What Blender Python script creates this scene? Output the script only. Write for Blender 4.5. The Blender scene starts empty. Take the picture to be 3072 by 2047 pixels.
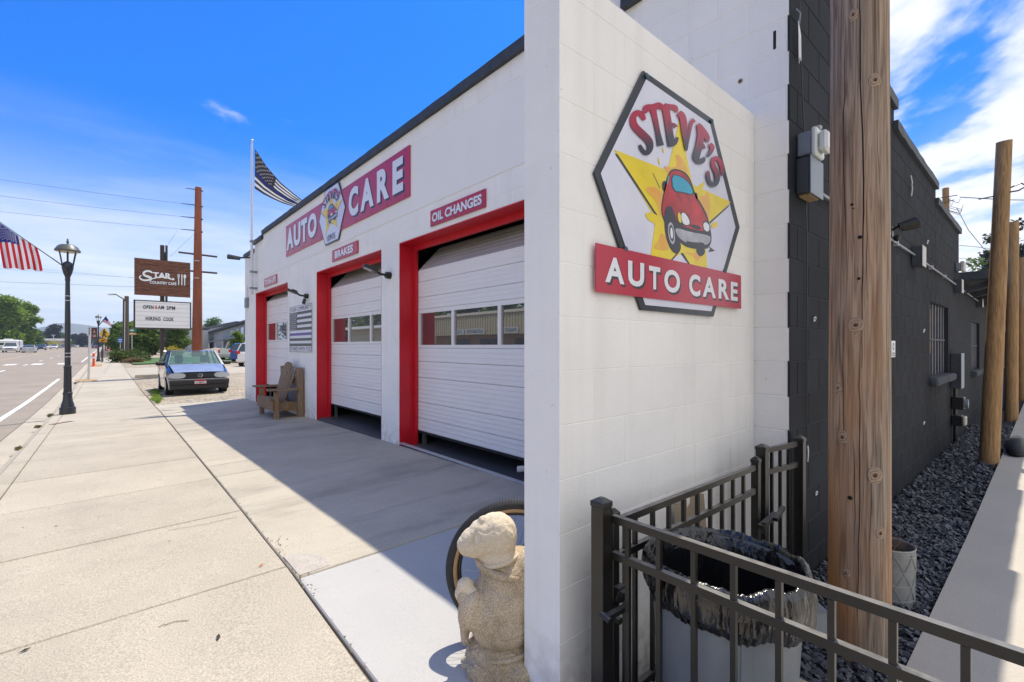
import bpy, bmesh, math, random
import numpy as np
from mathutils import Vector, Matrix, noise
random.seed(7); RNG = np.random.default_rng(7)
S = bpy.context.scene
COL = S.collection
R = math.radians
# ------------------------------------------------------------------ camera
F, CX, HY, TH = 1398.0, 1536.0, 1038.0, R(41.06)   # focal length and horizon in pixels of the 3072 px photograph
CT, ST = math.cos(TH), math.sin(TH)
cam = bpy.data.cameras.new("camera"); cam.sensor_width = 36; cam.lens = 36 * F / 3072
cam.shift_y = (HY - 1023.5) / 3072; cam.clip_start = 0.05; cam.clip_end = 30000
camo = bpy.data.objects.new("camera", cam); COL.objects.link(camo)
camo.location = (0, 0, 0); camo.rotation_euler = (math.pi / 2, 0, -TH); S.camera = camo
S.render.resolution_x = 1024; S.render.resolution_y = 682
# ------------------------------------------------------------------ sun, sky, exposure
SUNV = Vector((0.384, 0.217, 1.0)).normalized()
sd = bpy.data.lights.new("sun", 'SUN'); sd.energy = 3.1; sd.angle = R(0.5); sd.color = (1.0, 0.93, 0.80)
so = bpy.data.objects.new("sun", sd); COL.objects.link(so)
so.rotation_euler = SUNV.to_track_quat('Z', 'Y').to_euler()
S.view_settings.view_transform = 'Standard'; S.view_settings.look = 'None'
S.view_settings.gamma = 1; S.view_settings.use_curve_mapping = False
S.view_settings.exposure = 0.84
W = bpy.data.worlds.new("World"); S.world = W; W.use_nodes = True
def world():
    nt = W.node_tree; nt.nodes.clear(); N = nt.nodes.new; L = nt.links.new
    sky = N('ShaderNodeTexSky'); sky.sky_type = 'NISHITA'; sky.sun_disc = False
    sky.sun_elevation = math.asin(SUNV.z); sky.sun_rotation = math.atan2(SUNV.x, SUNV.y)
    sky.air_density = 1.0; sky.dust_density = 0.6; sky.ozone_density = 3.0
    tint = N('ShaderNodeMix'); tint.data_type = 'RGBA'; tint.blend_type = 'MULTIPLY'; tint.inputs[0].default_value = 1
    L(sky.outputs[0], tint.inputs[6]); tint.inputs[7].default_value = (0.03, 0.42, 1.04, 1)
    tc = N('ShaderNodeTexCoord'); sep = N('ShaderNodeSeparateXYZ'); L(tc.outputs['Generated'], sep.inputs[0])
    # pale band of haze low down all the way round
    hz = N('ShaderNodeMapRange'); hz.inputs[1].default_value = 0.0; hz.inputs[2].default_value = 0.40
    hz.inputs[3].default_value = 0.93; hz.inputs[4].default_value = 0.0; hz.interpolation_type = 'SMOOTHERSTEP'
    L(sep.outputs[2], hz.inputs[0])
    mxh = N('ShaderNodeMix'); mxh.data_type = 'RGBA'; L(hz.outputs[0], mxh.inputs[0]); L(tint.outputs[2], mxh.inputs[6])
    mxh.inputs[7].default_value = (4.35, 4.75, 5.05, 1)
    # cloud sheet seen in perspective: direction divided by its height
    zz = N('ShaderNodeMath'); zz.operation = 'MAXIMUM'; L(sep.outputs[2], zz.inputs[0]); zz.inputs[1].default_value = 0.0
    za = N('ShaderNodeMath'); za.operation = 'ADD'; L(zz.outputs[0], za.inputs[0]); za.inputs[1].default_value = 0.10
    dv = N('ShaderNodeVectorMath'); dv.operation = 'DIVIDE'; L(tc.outputs['Generated'], dv.inputs[0])
    cb = N('ShaderNodeCombineXYZ'); [L(za.outputs[0], cb.inputs[i]) for i in range(3)]; L(cb.outputs[0], dv.inputs[1])
    m0 = N('ShaderNodeMapping'); L(dv.outputs[0], m0.inputs[0]); m0.inputs['Rotation'].default_value = (0, 0, R(-38))
    mp = N('ShaderNodeMapping'); L(m0.outputs[0], mp.inputs[0]); mp.inputs['Scale'].default_value = (1.0, 1.45, 0.0)
    mp.inputs['Location'].default_value = (3.1, 1.7, 0)
    n1 = N('ShaderNodeTexNoise'); n1.inputs['Scale'].default_value = 2.1; n1.inputs['Detail'].default_value = 7
    n1.inputs['Roughness'].default_value = 0.55; n1.inputs['Distortion'].default_value = 0.15; L(mp.outputs[0], n1.inputs['Vector'])
    n2 = N('ShaderNodeTexNoise'); n2.inputs['Scale'].default_value = 0.33; n2.inputs['Detail'].default_value = 2
    L(dv.outputs[0], n2.inputs['Vector'])
    # clouds thin out northward; thickened unseen in south and west to brighten shaded walls
    az = N('ShaderNodeMapRange'); az.inputs[1].default_value = -0.70; az.inputs[2].default_value = 0.85
    az.inputs[3].default_value = -0.24; az.inputs[4].default_value = 0.38; az.interpolation_type = 'SMOOTHSTEP'
    dp = N('ShaderNodeVectorMath'); dp.operation = 'DOT_PRODUCT'; L(tc.outputs['Generated'], dp.inputs[0]); dp.inputs[1].default_value = (0.20, -0.98, 0.0); L(dp.outputs['Value'], az.inputs[0])
    a1 = N('ShaderNodeMath'); a1.operation = 'ADD'; L(n1.outputs[0], a1.inputs[0]); L(az.outputs[0], a1.inputs[1])
    n2m = N('ShaderNodeMath'); n2m.operation = 'MULTIPLY_ADD'; L(n2.outputs[0], n2m.inputs[0]); n2m.inputs[1].default_value = 0.35; n2m.inputs[2].default_value = -0.175
    a2 = N('ShaderNodeMath'); a2.operation = 'ADD'; L(a1.outputs[0], a2.inputs[0]); L(n2m.outputs[0], a2.inputs[1])
    cr = N('ShaderNodeMapRange'); cr.inputs[1].default_value = 0.44; cr.inputs[2].default_value = 0.66
    cr.inputs[3].default_value = 0; cr.inputs[4].default_value = 0.92; cr.interpolation_type = 'SMOOTHSTEP'; L(a2.outputs[0], cr.inputs[0])
    mw = N('ShaderNodeMapping'); L(dv.outputs[0], mw.inputs[0]); mw.inputs['Rotation'].default_value = (0, 0, R(-38)); mw.inputs['Scale'].default_value = (0.7, 1.5, 0)
    n3 = N('ShaderNodeTexNoise'); n3.inputs['Scale'].default_value = 1.1; n3.inputs['Detail'].default_value = 10; n3.inputs['Roughness'].default_value = 0.62; L(mw.outputs[0], n3.inputs['Vector'])
    w1 = N('ShaderNodeMapRange'); w1.inputs[1].default_value = 0.40; w1.inputs[2].default_value = 0.72; w1.inputs[4].default_value = 0.75; L(n3.outputs[0], w1.inputs[0])
    w2 = N('ShaderNodeMapRange'); w2.inputs[1].default_value = 0.10; w2.inputs[2].default_value = 0.38; w2.inputs[3].default_value = 1; w2.inputs[4].default_value = 0; L(sep.outputs[2], w2.inputs[0])
    w3 = N('ShaderNodeMath'); w3.operation = 'MULTIPLY'; L(w1.outputs[0], w3.inputs[0]); L(w2.outputs[0], w3.inputs[1])
    w4 = N('ShaderNodeMath'); w4.operation = 'MAXIMUM'; L(w3.outputs[0], w4.inputs[0]); L(cr.outputs[0], w4.inputs[1])
    mxc = N('ShaderNodeMix'); mxc.data_type = 'RGBA'; L(w4.outputs[0], mxc.inputs[0]); L(mxh.outputs[2], mxc.inputs[6])
    mxc.inputs[7].default_value = (5.4, 5.45, 5.7, 1)
    bg = N('ShaderNodeBackground'); bg.inputs['Strength'].default_value = 0.115
    out = N('ShaderNodeOutputWorld'); L(mxc.outputs[2], bg.inputs['Color']); L(bg.outputs[0], out.inputs[0])
world()
S.cycles.max_bounces = 6; S.cycles.diffuse_bounces = 4; S.cycles.glossy_bounces = 3; S.cycles.transparent_max_bounces = 12
S.cycles.transmission_bounces = 4; S.cycles.caustics_reflective = False; S.cycles.caustics_refractive = False
S.cycles.sample_clamp_indirect = 6
# ------------------------------------------------------------------ photograph pixel -> point of the real place
def ray(px, py):
    r = (px - CX) / F
    return (CT * r + ST, CT - ST * r, (HY - py) / F)
def onX(px, py, X): a = ray(px, py); d = X / a[0]; return Vector((X, a[1] * d, a[2] * d))
def onY(px, py, Y): a = ray(px, py); d = Y / a[1]; return Vector((a[0] * d, Y, a[2] * d))
def atD(px, py, d): a = ray(px, py); return Vector((a[0] * d, a[1] * d, a[2] * d))
GT = [(-60, -1.30), (0, -1.30), (3.3, -1.315), (6.4, -1.365), (15.2, -1.51), (20, -1.555), (27, -1.55), (45, -1.48),
      (70, -1.40), (100, -1.24), (130, -1.10), (200, -0.98), (400, -0.88), (4000, -.8), (30000, -.8)]
def g3(Y):
    for (a, za), (b, zb) in zip(GT, GT[1:]):
        if Y <= b: return za + (zb - za) * max(0, (Y - a)) / (b - a)
    return GT[-1][1]
def G(X, Y):
    return g3(Y) + 0.015 * (min(3.0, max(-0.9, X)) - 3.0)
def H(X):                                            # gravel strip and slab beside the black wall
    return float(np.interp(X, [0, 1.3, 2.2, 5, 12, 40], [-1.36, -1.37, -1.42, -1.50, -1.55, -1.60]))
def gp(px, py, dz=0.0):                              # point of the ground under a pixel
    z = -1.45
    for _ in range(12):
        a = ray(px, py); d = z / a[2]; X, Y = a[0] * d, a[1] * d; z = G(X, Y) + dz
    return Vector((X, Y, z))
# ------------------------------------------------------------------ materials
MATS = {}
def nodes(m): m.use_nodes = True; return m.node_tree, m.node_tree.nodes['Principled BSDF']
def mat(name, col, rough=0.6, metal=0.0, var=0.12, vs=3.0, bump=0.0, bs=40.0, spec=0.5, rnd=0.0, streak=None, col2=None, dirt=0.0,
        coat=0.0, fine=0.0, fs=200.0, detail=6, dstretch=None, pits=0.0):
    """Procedural surface: base colour broken up by noise in world space, optional fine speckle, bump and per-object tone."""
    if name in MATS: return MATS[name]
    m = bpy.data.materials.new(name); MATS[name] = m; nt, b = nodes(m); N = nt.nodes.new; L = nt.links.new
    b.inputs['Roughness'].default_value = rough; b.inputs['Metallic'].default_value = metal
    b.inputs['Specular IOR Level'].default_value = spec
    if coat: b.inputs['Coat Weight'].default_value = coat; b.inputs['Coat Roughness'].default_value = 0.05
    geo = N('ShaderNodeNewGeometry'); vec = geo.outputs['Position']
    if streak:
        mp = N('ShaderNodeMapping'); mp.inputs['Scale'].default_value = streak; L(vec, mp.inputs[0]); vec = mp.outputs[0]
    n = N('ShaderNodeTexNoise'); n.inputs['Scale'].default_value = vs; n.inputs['Detail'].default_value = detail; n.inputs['Roughness'].default_value = 0.6
    L(vec, n.inputs['Vector'])
    mr = N('ShaderNodeMapRange'); mr.inputs[1].default_value = 0.3; mr.inputs[2].default_value = 0.7; L(n.outputs[0], mr.inputs[0])
    mx = N('ShaderNodeMix'); mx.data_type = 'RGBA'; L(mr.outputs[0], mx.inputs[0])
    c = Vector(col[:3]); c2 = Vector(col2[:3]) if col2 else c * (1 - var); c1 = c if col2 else c * (1 + var * 0.6)
    mx.inputs[6].default_value = (*c1, 1); mx.inputs[7].default_value = (*c2, 1)
    o = mx.outputs[2]
    if fine:
        f = N('ShaderNodeTexNoise'); f.inputs['Scale'].default_value = fs; f.inputs['Detail'].default_value = 2; L(geo.outputs['Position'], f.inputs['Vector'])
        fr = N('ShaderNodeMapRange'); fr.inputs[1].default_value = 0.35; fr.inputs[2].default_value = 0.65
        fr.inputs[3].default_value = 1 - fine; fr.inputs[4].default_value = 1 + fine * 0.5; L(f.outputs[0], fr.inputs[0])
        vm = N('ShaderNodeVectorMath'); vm.operation = 'SCALE'; L(o, vm.inputs[0]); L(fr.outputs[0], vm.inputs['Scale']); o = vm.outputs[0]
    if dirt:
        f = N('ShaderNodeTexNoise'); f.inputs['Scale'].default_value = 0.9; f.inputs['Detail'].default_value = 8; f.inputs['Roughness'].default_value = 0.7
        dm = N('ShaderNodeMapping'); dm.inputs['Scale'].default_value = dstretch or (1, 1, 1); L(geo.outputs['Position'], dm.inputs[0]); L(dm.outputs[0], f.inputs['Vector'])
        fr = N('ShaderNodeMapRange'); fr.inputs[1].default_value = 0.50; fr.inputs[2].default_value = 0.72
        fr.inputs[3].default_value = 1.0; fr.inputs[4].default_value = 1 - dirt; L(f.outputs[0], fr.inputs[0])
        vm = N('ShaderNodeVectorMath'); vm.operation = 'SCALE'; L(o, vm.inputs[0]); L(fr.outputs[0], vm.inputs['Scale']); o = vm.outputs[0]
    if pits:
        f = N('ShaderNodeTexNoise'); f.inputs['Scale'].default_value = 38; f.inputs['Detail'].default_value = 3; L(geo.outputs['Position'], f.inputs['Vector'])
        fr = N('ShaderNodeMapRange'); fr.inputs[1].default_value = 0.70; fr.inputs[2].default_value = 0.76; fr.inputs[3].default_value = 1.0; fr.inputs[4].default_value = 1 - pits; L(f.outputs[0], fr.inputs[0])
        vm = N('ShaderNodeVectorMath'); vm.operation = 'SCALE'; L(o, vm.inputs[0]); L(fr.outputs[0], vm.inputs['Scale']); o = vm.outputs[0]
    if rnd:
        oi = N('ShaderNodeObjectInfo'); fr = N('ShaderNodeMapRange'); fr.inputs[3].default_value = 1 - rnd; fr.inputs[4].default_value = 1 + rnd
        L(oi.outputs['Random'], fr.inputs[0]); vm = N('ShaderNodeVectorMath'); vm.operation = 'SCALE'; L(o, vm.inputs[0]); L(fr.outputs[0], vm.inputs['Scale']); o = vm.outputs[0]
    L(o, b.inputs['Base Color'])
    if bump:
        bn = N('ShaderNodeTexNoise'); bn.inputs['Scale'].default_value = bs; bn.inputs['Detail'].default_value = 4
        L(vec if streak else geo.outputs['Position'], bn.inputs['Vector'])
        bp = N('ShaderNodeBump'); bp.inputs['Strength'].default_value = 1.0; bp.inputs['Distance'].default_value = bump
        L(bn.outputs[0], bp.inputs['Height']); L(bp.outputs[0], b.inputs['Normal'])
    return m
def glassy(name, tint=(0.03, 0.035, 0.04), refl=0.35, rough=0.015):
    """Window pane in front of a dark room: a mirror-like film over near-black glass."""
    if name in MATS: return MATS[name]
    m = bpy.data.materials.new(name); MATS[name] = m; nt, b = nodes(m); N = nt.nodes.new; L = nt.links.new
    b.inputs['Base Color'].default_value = (*tint, 1); b.inputs['Roughness'].default_value = 0.3
    gl = N('ShaderNodeBsdfGlossy'); gl.inputs['Roughness'].default_value = rough; gl.inputs['Color'].default_value = (0.95, 0.97, 1, 1)
    lq = N('ShaderNodeLayerWeight'); lq.inputs[0].default_value = 0.5; lw = N('ShaderNodeMath'); lw.operation = 'POWER'; L(lq.outputs['Facing'], lw.inputs[0]); lw.inputs[1].default_value = 5.0
    ad = N('ShaderNodeMath'); ad.operation = 'ADD'; ad.use_clamp = True; L(lw.outputs[0], ad.inputs[0]); ad.inputs[1].default_value = refl + 0.04
    mx = N('ShaderNodeMixShader'); L(ad.outputs[0], mx.inputs[0]); L(b.outputs[0], mx.inputs[1]); L(gl.outputs[0], mx.inputs[2])
    L(mx.outputs[0], nt.nodes['Material Output'].inputs[0]); return m
def flat(name, col, rough=0.5, spec=0.4): return mat(name, col, rough=rough, var=0.06, vs=8, spec=spec)
# ------------------------------------------------------------------ mesh building
LOC = {}
def world_loc(o): return LOC.get(o.name, Vector((0, 0, 0))) if o else Vector((0, 0, 0))
class MB:
    def __init__(s): s.v = []; s.f = []; s.m = []; s.cols = None
    def add(s, vs, fs, mi=0):
        k = len(s.v); s.v += [tuple(p) for p in vs]; s.f += [tuple(i + k for i in q) for q in fs]; s.m += [mi] * len(fs); return s
    def box(s, a, b, mi=0):
        (x0, y0, z0), (x1, y1, z1) = a, b
        if x0 > x1: x0, x1 = x1, x0
        if y0 > y1: y0, y1 = y1, y0
        if z0 > z1: z0, z1 = z1, z0
        return s.add([(x0, y0, z0), (x1, y0, z0), (x1, y1, z0), (x0, y1, z0), (x0, y0, z1), (x1, y0, z1), (x1, y1, z1), (x0, y1, z1)],
                     [(0, 3, 2, 1), (4, 5, 6, 7), (0, 1, 5, 4), (1, 2, 6, 5), (2, 3, 7, 6), (3, 0, 4, 7)], mi)
    def cbox(s, a, b, c=0.004, mi=0):                 # box with chamfered edges
        bm = bmesh.new(); bmesh.ops.create_cube(bm, size=1)
        for v in bm.verts: v.co = Vector([(a[i] + b[i]) / 2 + v.co[i] * abs(b[i] - a[i]) for i in range(3)])
        c = min(c, min(abs(b[i] - a[i]) for i in range(3)) * 0.3)
        bmesh.ops.bevel(bm, geom=bm.edges[:] + bm.verts[:], offset=c, segments=1, affect='EDGES')
        s.addbm(bm, mi); return s
    def addbm(s, bm, mi=0, M=None):
        if M is not None: bmesh.ops.transform(bm, matrix=M, verts=bm.verts)
        bm.verts.index_update(); s.add([v.co[:] for v in bm.verts], [[v.index for v in f.verts] for f in bm.faces], mi); bm.free()
    def xbox(s, p, q, w, h, up=(0, 0, 1), mi=0):      # bar from p to q, w wide and h high
        p, q = Vector(p), Vector(q); d = (q - p).normalized(); u = Vector(up); a = d.cross(u)
        a = a.normalized() if a.length > 1e-6 else Vector((1, 0, 0)); u = a.cross(d).normalized()
        a *= w / 2; u *= h / 2
        vs = [p - a - u, p + a - u, p + a + u, p - a + u, q - a - u, q + a - u, q + a + u, q - a + u]
        return s.add(vs, [(0, 3, 2, 1), (4, 5, 6, 7), (0, 1, 5, 4), (1, 2, 6, 5), (2, 3, 7, 6), (3, 0, 4, 7)], mi)
    def prism(s, pts, fr, t0=0.0, t1=0.01, mi=0):     # polygon in frame (origin, u, v, n) extruded along n
        o, u, v, n = [Vector(a) for a in fr]; k = len(pts)
        A = [o + u * x + v * y + n * t0 for x, y in pts]; B = [o + u * x + v * y + n * t1 for x, y in pts]
        return s.add(A + B, [tuple(range(k))[::-1], tuple(range(k, 2 * k))] + [(i, (i + 1) % k, k + (i + 1) % k, k + i) for i in range(k)], mi)
    def tube(s, pts, r, n=8, cap=True, mi=0):
        pts = [Vector(p) for p in pts]; rr = r if hasattr(r, '__len__') else [r] * len(pts); k0 = len(s.v); rings = []
        t = (pts[1] - pts[0]).normalized(); a = t.orthogonal().normalized()
        for i, p in enumerate(pts):
            t = ((pts[min(i + 1, len(pts) - 1)] - pts[max(i - 1, 0)])).normalized()
            a = (a - t * a.dot(t)); a = a.normalized() if a.length > 1e-6 else t.orthogonal().normalized(); b = t.cross(a)
            rings.append([p + (a * math.cos(2 * math.pi * j / n) + b * math.sin(2 * math.pi * j / n)) * rr[i] for j in range(n)])
        vs = [q for g in rings for q in g]
        fs = [(i * n + j, i * n + (j + 1) % n, (i + 1) * n + (j + 1) % n, (i + 1) * n + j) for i in range(len(pts) - 1) for j in range(n)]
        if cap: fs += [tuple(range(n))[::-1], tuple(range((len(pts) - 1) * n, len(pts) * n))]
        return s.add(vs, fs, mi)
    def lathe(s, prof, c=(0, 0, 0), n=20, mi=0, cap=True):
        c = Vector(c); vs = []; 
        for r, z in prof: vs += [c + Vector((r * math.cos(2 * math.pi * j / n), r * math.sin(2 * math.pi * j / n), z)) for j in range(n)]
        fs = [(i * n + j, i * n + (j + 1) % n, (i + 1) * n + (j + 1) % n, (i + 1) * n + j) for i in range(len(prof) - 1) for j in range(n)]
        if cap: fs += [tuple(range(n))[::-1], tuple(range((len(prof) - 1) * n, len(prof) * n))]
        return s.add(vs, fs, mi)
    def ball(s, c, r, n=12, m=8, mi=0):
        r = r if hasattr(r, '__len__') else (r, r, r); c = Vector(c); bm = bmesh.new()
        bmesh.ops.create_uvsphere(bm, u_segments=n, v_segments=m, radius=1)
        s.addbm(bm, mi, Matrix.Translation(c) @ Matrix.Diagonal((*r, 1))); return s
    def grid(s, fn, nu, nv, mi=None):
        k = len(s.v); s.v += [tuple(fn(i / nu, j / nv)) for j in range(nv + 1) for i in range(nu + 1)]
        for j in range(nv):
            for i in range(nu):
                a = k + j * (nu + 1) + i; s.f.append((a, a + 1, a + nu + 2, a + nu + 1)); s.m.append(mi(( i + .5) / nu, (j + .5) / nv) if callable(mi) else (mi or 0))
        return s
    def mesh(s, name, mats, off=None, smooth=False):
        me = bpy.data.meshes.new(name); off = off or Vector((0, 0, 0))
        me.from_pydata([(a - off.x, b - off.y, c - off.z) for a, b, c in s.v], [], s.f)
        for m in (mats if isinstance(mats, (list, tuple)) else [mats]): me.materials.append(m)
        if any(s.m): me.polygons.foreach_set('material_index', s.m)
        if smooth:
            if isinstance(smooth, bool): me.polygons.foreach_set('use_smooth', [True] * len(me.polygons))
            else: 
                me.polygons.foreach_set('use_smooth', [True] * len(me.polygons)); me.update()
                try: me.set_sharp_from_angle(angle=R(smooth))
                except Exception: pass
        me.update(); return me
    def build(s, name, mats, parent=None, smooth=False, **kw):
        """Link what was collected as ONE object; under a parent its vertices are stored relative to that parent."""
        o = bpy.data.objects.new(name, s.mesh(name, mats, world_loc(parent), smooth)); COL.objects.link(o)
        if parent: o.parent = parent; LOC[o.name] = world_loc(parent)
        for k, v in kw.items(): o[k] = v
        return o
def thing(name, label, cat, loc=(0, 0, 0), group=None):
    o = bpy.data.objects.new(name, None); COL.objects.link(o); o.location = loc; o.empty_display_size = 0.1
    o['label'] = label; o['category'] = cat; LOC[o.name] = Vector(loc)
    if group: o['group'] = group
    return o
def link(name, me, parent, loc=(0, 0, 0), rot=None, scale=None):       # an object sharing mesh data, placed in world coordinates
    o = bpy.data.objects.new(name, me); COL.objects.link(o); o.parent = parent; o.location = Vector(loc) - world_loc(parent)
    if rot is not None: o.rotation_euler = rot
    if scale is not None: o.scale = scale
    return o
def struct(name, mb, m, smooth=False, parent=None): return mb.build(name, m, parent, smooth, kind='structure')
def dup(root, loc, rz=0.0, label=None, group=None, scale=None):
    r = root.copy(); COL.objects.link(r); r.location = loc; r.rotation_euler = (0, 0, rz)
    if scale: r.scale = (scale, scale, scale)
    if label: r['label'] = label
    if group: r['group'] = group
    for ch in list(root.children):
        c = ch.copy(); COL.objects.link(c); c.parent = r
        for gc in list(ch.children):
            d = gc.copy(); COL.objects.link(d); d.parent = c
    return r
def text_polys(body, bold=0.0, spacing=1.0):
    """Letters as a flat mesh (verts, faces) in the unit of the built-in font, normalised to its own bounding box 0..1."""
    cu = bpy.data.curves.new('lettering', 'FONT'); cu.body = body; cu.offset = bold; cu.resolution_u = 4; cu.space_character = spacing
    ob = bpy.data.objects.new('lettering', cu); COL.objects.link(ob)
    dg = bpy.context.evaluated_depsgraph_get(); me = bpy.data.meshes.new_from_object(ob.evaluated_get(dg))
    vs = [v.co.copy() for v in me.vertices]; fs = [tuple(p.vertices) for p in me.polygons]
    bpy.data.objects.remove(ob); bpy.data.curves.remove(cu); bpy.data.meshes.remove(me)
    x0 = min(v.x for v in vs); x1 = max(v.x for v in vs); y0 = min(v.y for v in vs); y1 = max(v.y for v in vs)
    return [((v.x - x0) / (x1 - x0), (v.y - y0) / (y1 - y0)) for v in vs], fs
TP = {}
def lettering(mb, body, fn, mi=0, bold=0.02, spacing=1.0):
    """Fit the word into the patch fn(u, v) -> point."""
    key = (body, bold, spacing)
    if key not in TP: TP[key] = text_polys(body, bold, spacing)
    vs, fs = TP[key]; mb.add([fn(u, v) for u, v in vs], fs, mi)
# ------------------------------------------------------------------ materials of the place
M_CONC = mat('sidewalk_concrete', (0.45, 0.395, 0.305), 0.85, var=0.10, vs=1.6, bump=0.0018, bs=240, rnd=0.05, fine=0.26, fs=130, dirt=0.16, pits=.35)
M_APRON = mat('apron_concrete', (0.46, 0.41, 0.32), 0.85, var=0.16, vs=1.1, bump=0.0014, bs=220, rnd=0.03, fine=0.16, fs=150, dirt=0.42, dstretch=(0.45, 1.6, 1), pits=.3)
M_NEW = mat('pale_new_concrete', (0.455, 0.44, 0.41), 0.85, var=0.05, vs=2, bump=0.001, bs=260, fine=0.10, fs=200, dirt=.10, dstretch=(2, 2, 1), pits=.2)
M_JOINT = mat('joint_filler', (0.12, 0.092, 0.066), 0.95, var=0.3, vs=20)
M_ROAD = mat('road_asphalt', (0.30, 0.25, 0.195), 0.9, var=0.14, vs=0.7, bump=0.003, bs=120, fine=0.25, fs=60, dirt=0.12)
M_LOT = mat('lot_gravel_asphalt', (0.40, 0.335, 0.245), 0.95, var=0.22, vs=1.3, bump=0.012, bs=45, fine=0.6, fs=16)
M_GROUND = mat('dry_ground', (0.28, 0.24, 0.17), 0.95, var=0.3, vs=0.08)
M_PAINTLINE = mat('road_paint', (0.78, 0.77, 0.74), 0.6, var=0.1, vs=12)
M_YLINE = mat('road_yellow_paint', (0.62, 0.42, 0.16), 0.7, var=0.15, vs=3)
M_GRASS = mat('grass', (0.075, 0.15, 0.025), 0.9, var=0.35, vs=1.5, fine=0.4, fs=20)
M_WHITE = mat('white_wall_paint', (0.865, 0.85, 0.81), 0.75, var=0.045, vs=2.2, bump=0.0015, bs=120, rnd=0.015, dirt=0.05, pits=.22)
M_BLACK = mat('charcoal_wall_paint', (0.0125, 0.0145, 0.019), 0.82, var=0.45, vs=1.7, bump=0.0022, bs=190, rnd=0.14, spec=0.25, dirt=0.0)
M_BMORT = mat('charcoal_mortar', (0.024, 0.026, 0.032), 0.9, var=0.25, vs=9)
M_CAP = mat('slate_cap_paint', (0.045, 0.052, 0.062), 0.65, var=0.35, vs=9, bump=0.004, bs=60)
M_RED = mat('red_paint', (0.56, 0.010, 0.022), 0.42, var=0.12, vs=4, bump=0.0008, bs=90)
M_SIGNRED = mat('sign_red_print', (0.46, 0.022, 0.052), 0.3, var=0.06, vs=2)
M_SIGNWHITE = mat('sign_white_print', (0.76, 0.77, 0.80), 0.28, var=0.05, vs=2)
M_INK = mat('sign_dark_ink', (0.030, 0.032, 0.042), 0.35, var=0.1, vs=6)
M_DOOR = mat('door_white_enamel', (0.82, 0.80, 0.77), 0.4, var=0.03, vs=2, bump=0.0004, bs=120)
M_ALU = mat('aluminium', (0.62, 0.63, 0.64), 0.35, metal=0.4, var=0.08, vs=10)
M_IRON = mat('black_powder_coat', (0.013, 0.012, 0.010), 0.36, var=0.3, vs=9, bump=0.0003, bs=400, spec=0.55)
M_LAMPIRON = mat('lamp_post_paint', (0.022, 0.026, 0.036), 0.38, var=0.2, vs=3, spec=0.6)
M_ROOM = mat('garage_interior', (0.18, 0.17, 0.16), 0.8, var=0.2, vs=1)
M_GLASS = glassy('window_glass', refl=0.24)
def sunlit_tops(m, glare=(.30, .29, .27), amt=.55):  # paler up-facing faces: sun glare on the tops put into the colour
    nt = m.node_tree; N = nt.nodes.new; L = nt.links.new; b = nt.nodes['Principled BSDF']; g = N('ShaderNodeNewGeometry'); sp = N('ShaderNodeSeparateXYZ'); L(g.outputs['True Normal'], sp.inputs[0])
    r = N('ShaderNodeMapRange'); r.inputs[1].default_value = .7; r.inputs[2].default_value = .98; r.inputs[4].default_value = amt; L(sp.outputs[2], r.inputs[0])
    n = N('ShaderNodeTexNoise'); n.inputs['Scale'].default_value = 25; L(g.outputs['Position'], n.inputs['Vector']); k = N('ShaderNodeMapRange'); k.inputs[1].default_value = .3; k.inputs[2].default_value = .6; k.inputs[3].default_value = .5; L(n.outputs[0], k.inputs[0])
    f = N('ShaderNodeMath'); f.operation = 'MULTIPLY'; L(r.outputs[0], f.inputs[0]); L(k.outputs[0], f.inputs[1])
    mx = N('ShaderNodeMix'); mx.data_type = 'RGBA'; L(f.outputs[0], mx.inputs[0]); L(b.inputs['Base Color'].links[0].from_socket, mx.inputs[6]); mx.inputs[7].default_value = (*glare, 1); L(mx.outputs[2], b.inputs['Base Color'])
sunlit_tops(M_IRON)
def weather_wall(m):
    """Rain streaks down the paint and splash dirt near the paving."""
    nt = m.node_tree; N = nt.nodes.new; L = nt.links.new; b = nt.nodes['Principled BSDF']; g = N('ShaderNodeNewGeometry'); src = b.inputs['Base Color'].links[0].from_socket
    mp = N('ShaderNodeMapping'); mp.inputs['Scale'].default_value = (9, 9, .55); L(g.outputs['Position'], mp.inputs[0]); n = N('ShaderNodeTexNoise'); n.inputs['Scale'].default_value = 1; n.inputs['Detail'].default_value = 5; L(mp.outputs[0], n.inputs['Vector'])
    r = N('ShaderNodeMapRange'); r.inputs[1].default_value = .52; r.inputs[2].default_value = .78; r.inputs[4].default_value = .14; L(n.outputs[0], r.inputs[0])
    sp = N('ShaderNodeSeparateXYZ'); L(g.outputs['Position'], sp.inputs[0]); z = N('ShaderNodeMapRange'); z.inputs[1].default_value = -1.42; z.inputs[2].default_value = -1.05; z.inputs[3].default_value = .75; z.inputs[4].default_value = 0; L(sp.outputs[2], z.inputs[0])
    n2 = N('ShaderNodeTexNoise'); n2.inputs['Scale'].default_value = 14; n2.inputs['Detail'].default_value = 6; L(g.outputs['Position'], n2.inputs['Vector']); k = N('ShaderNodeMapRange'); k.inputs[1].default_value = .4; k.inputs[2].default_value = .62; L(n2.outputs[0], k.inputs[0])
    zm = N('ShaderNodeMath'); zm.operation = 'MULTIPLY'; L(z.outputs[0], zm.inputs[0]); L(k.outputs[0], zm.inputs[1]); mxm = N('ShaderNodeMath'); mxm.operation = 'MAXIMUM'; L(zm.outputs[0], mxm.inputs[0]); L(r.outputs[0], mxm.inputs[1])
    mx = N('ShaderNodeMix'); mx.data_type = 'RGBA'; L(mxm.outputs[0], mx.inputs[0]); L(src, mx.inputs[6]); mx.inputs[7].default_value = (.46, .40, .32, 1); L(mx.outputs[2], b.inputs['Base Color'])
weather_wall(M_WHITE)
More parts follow.
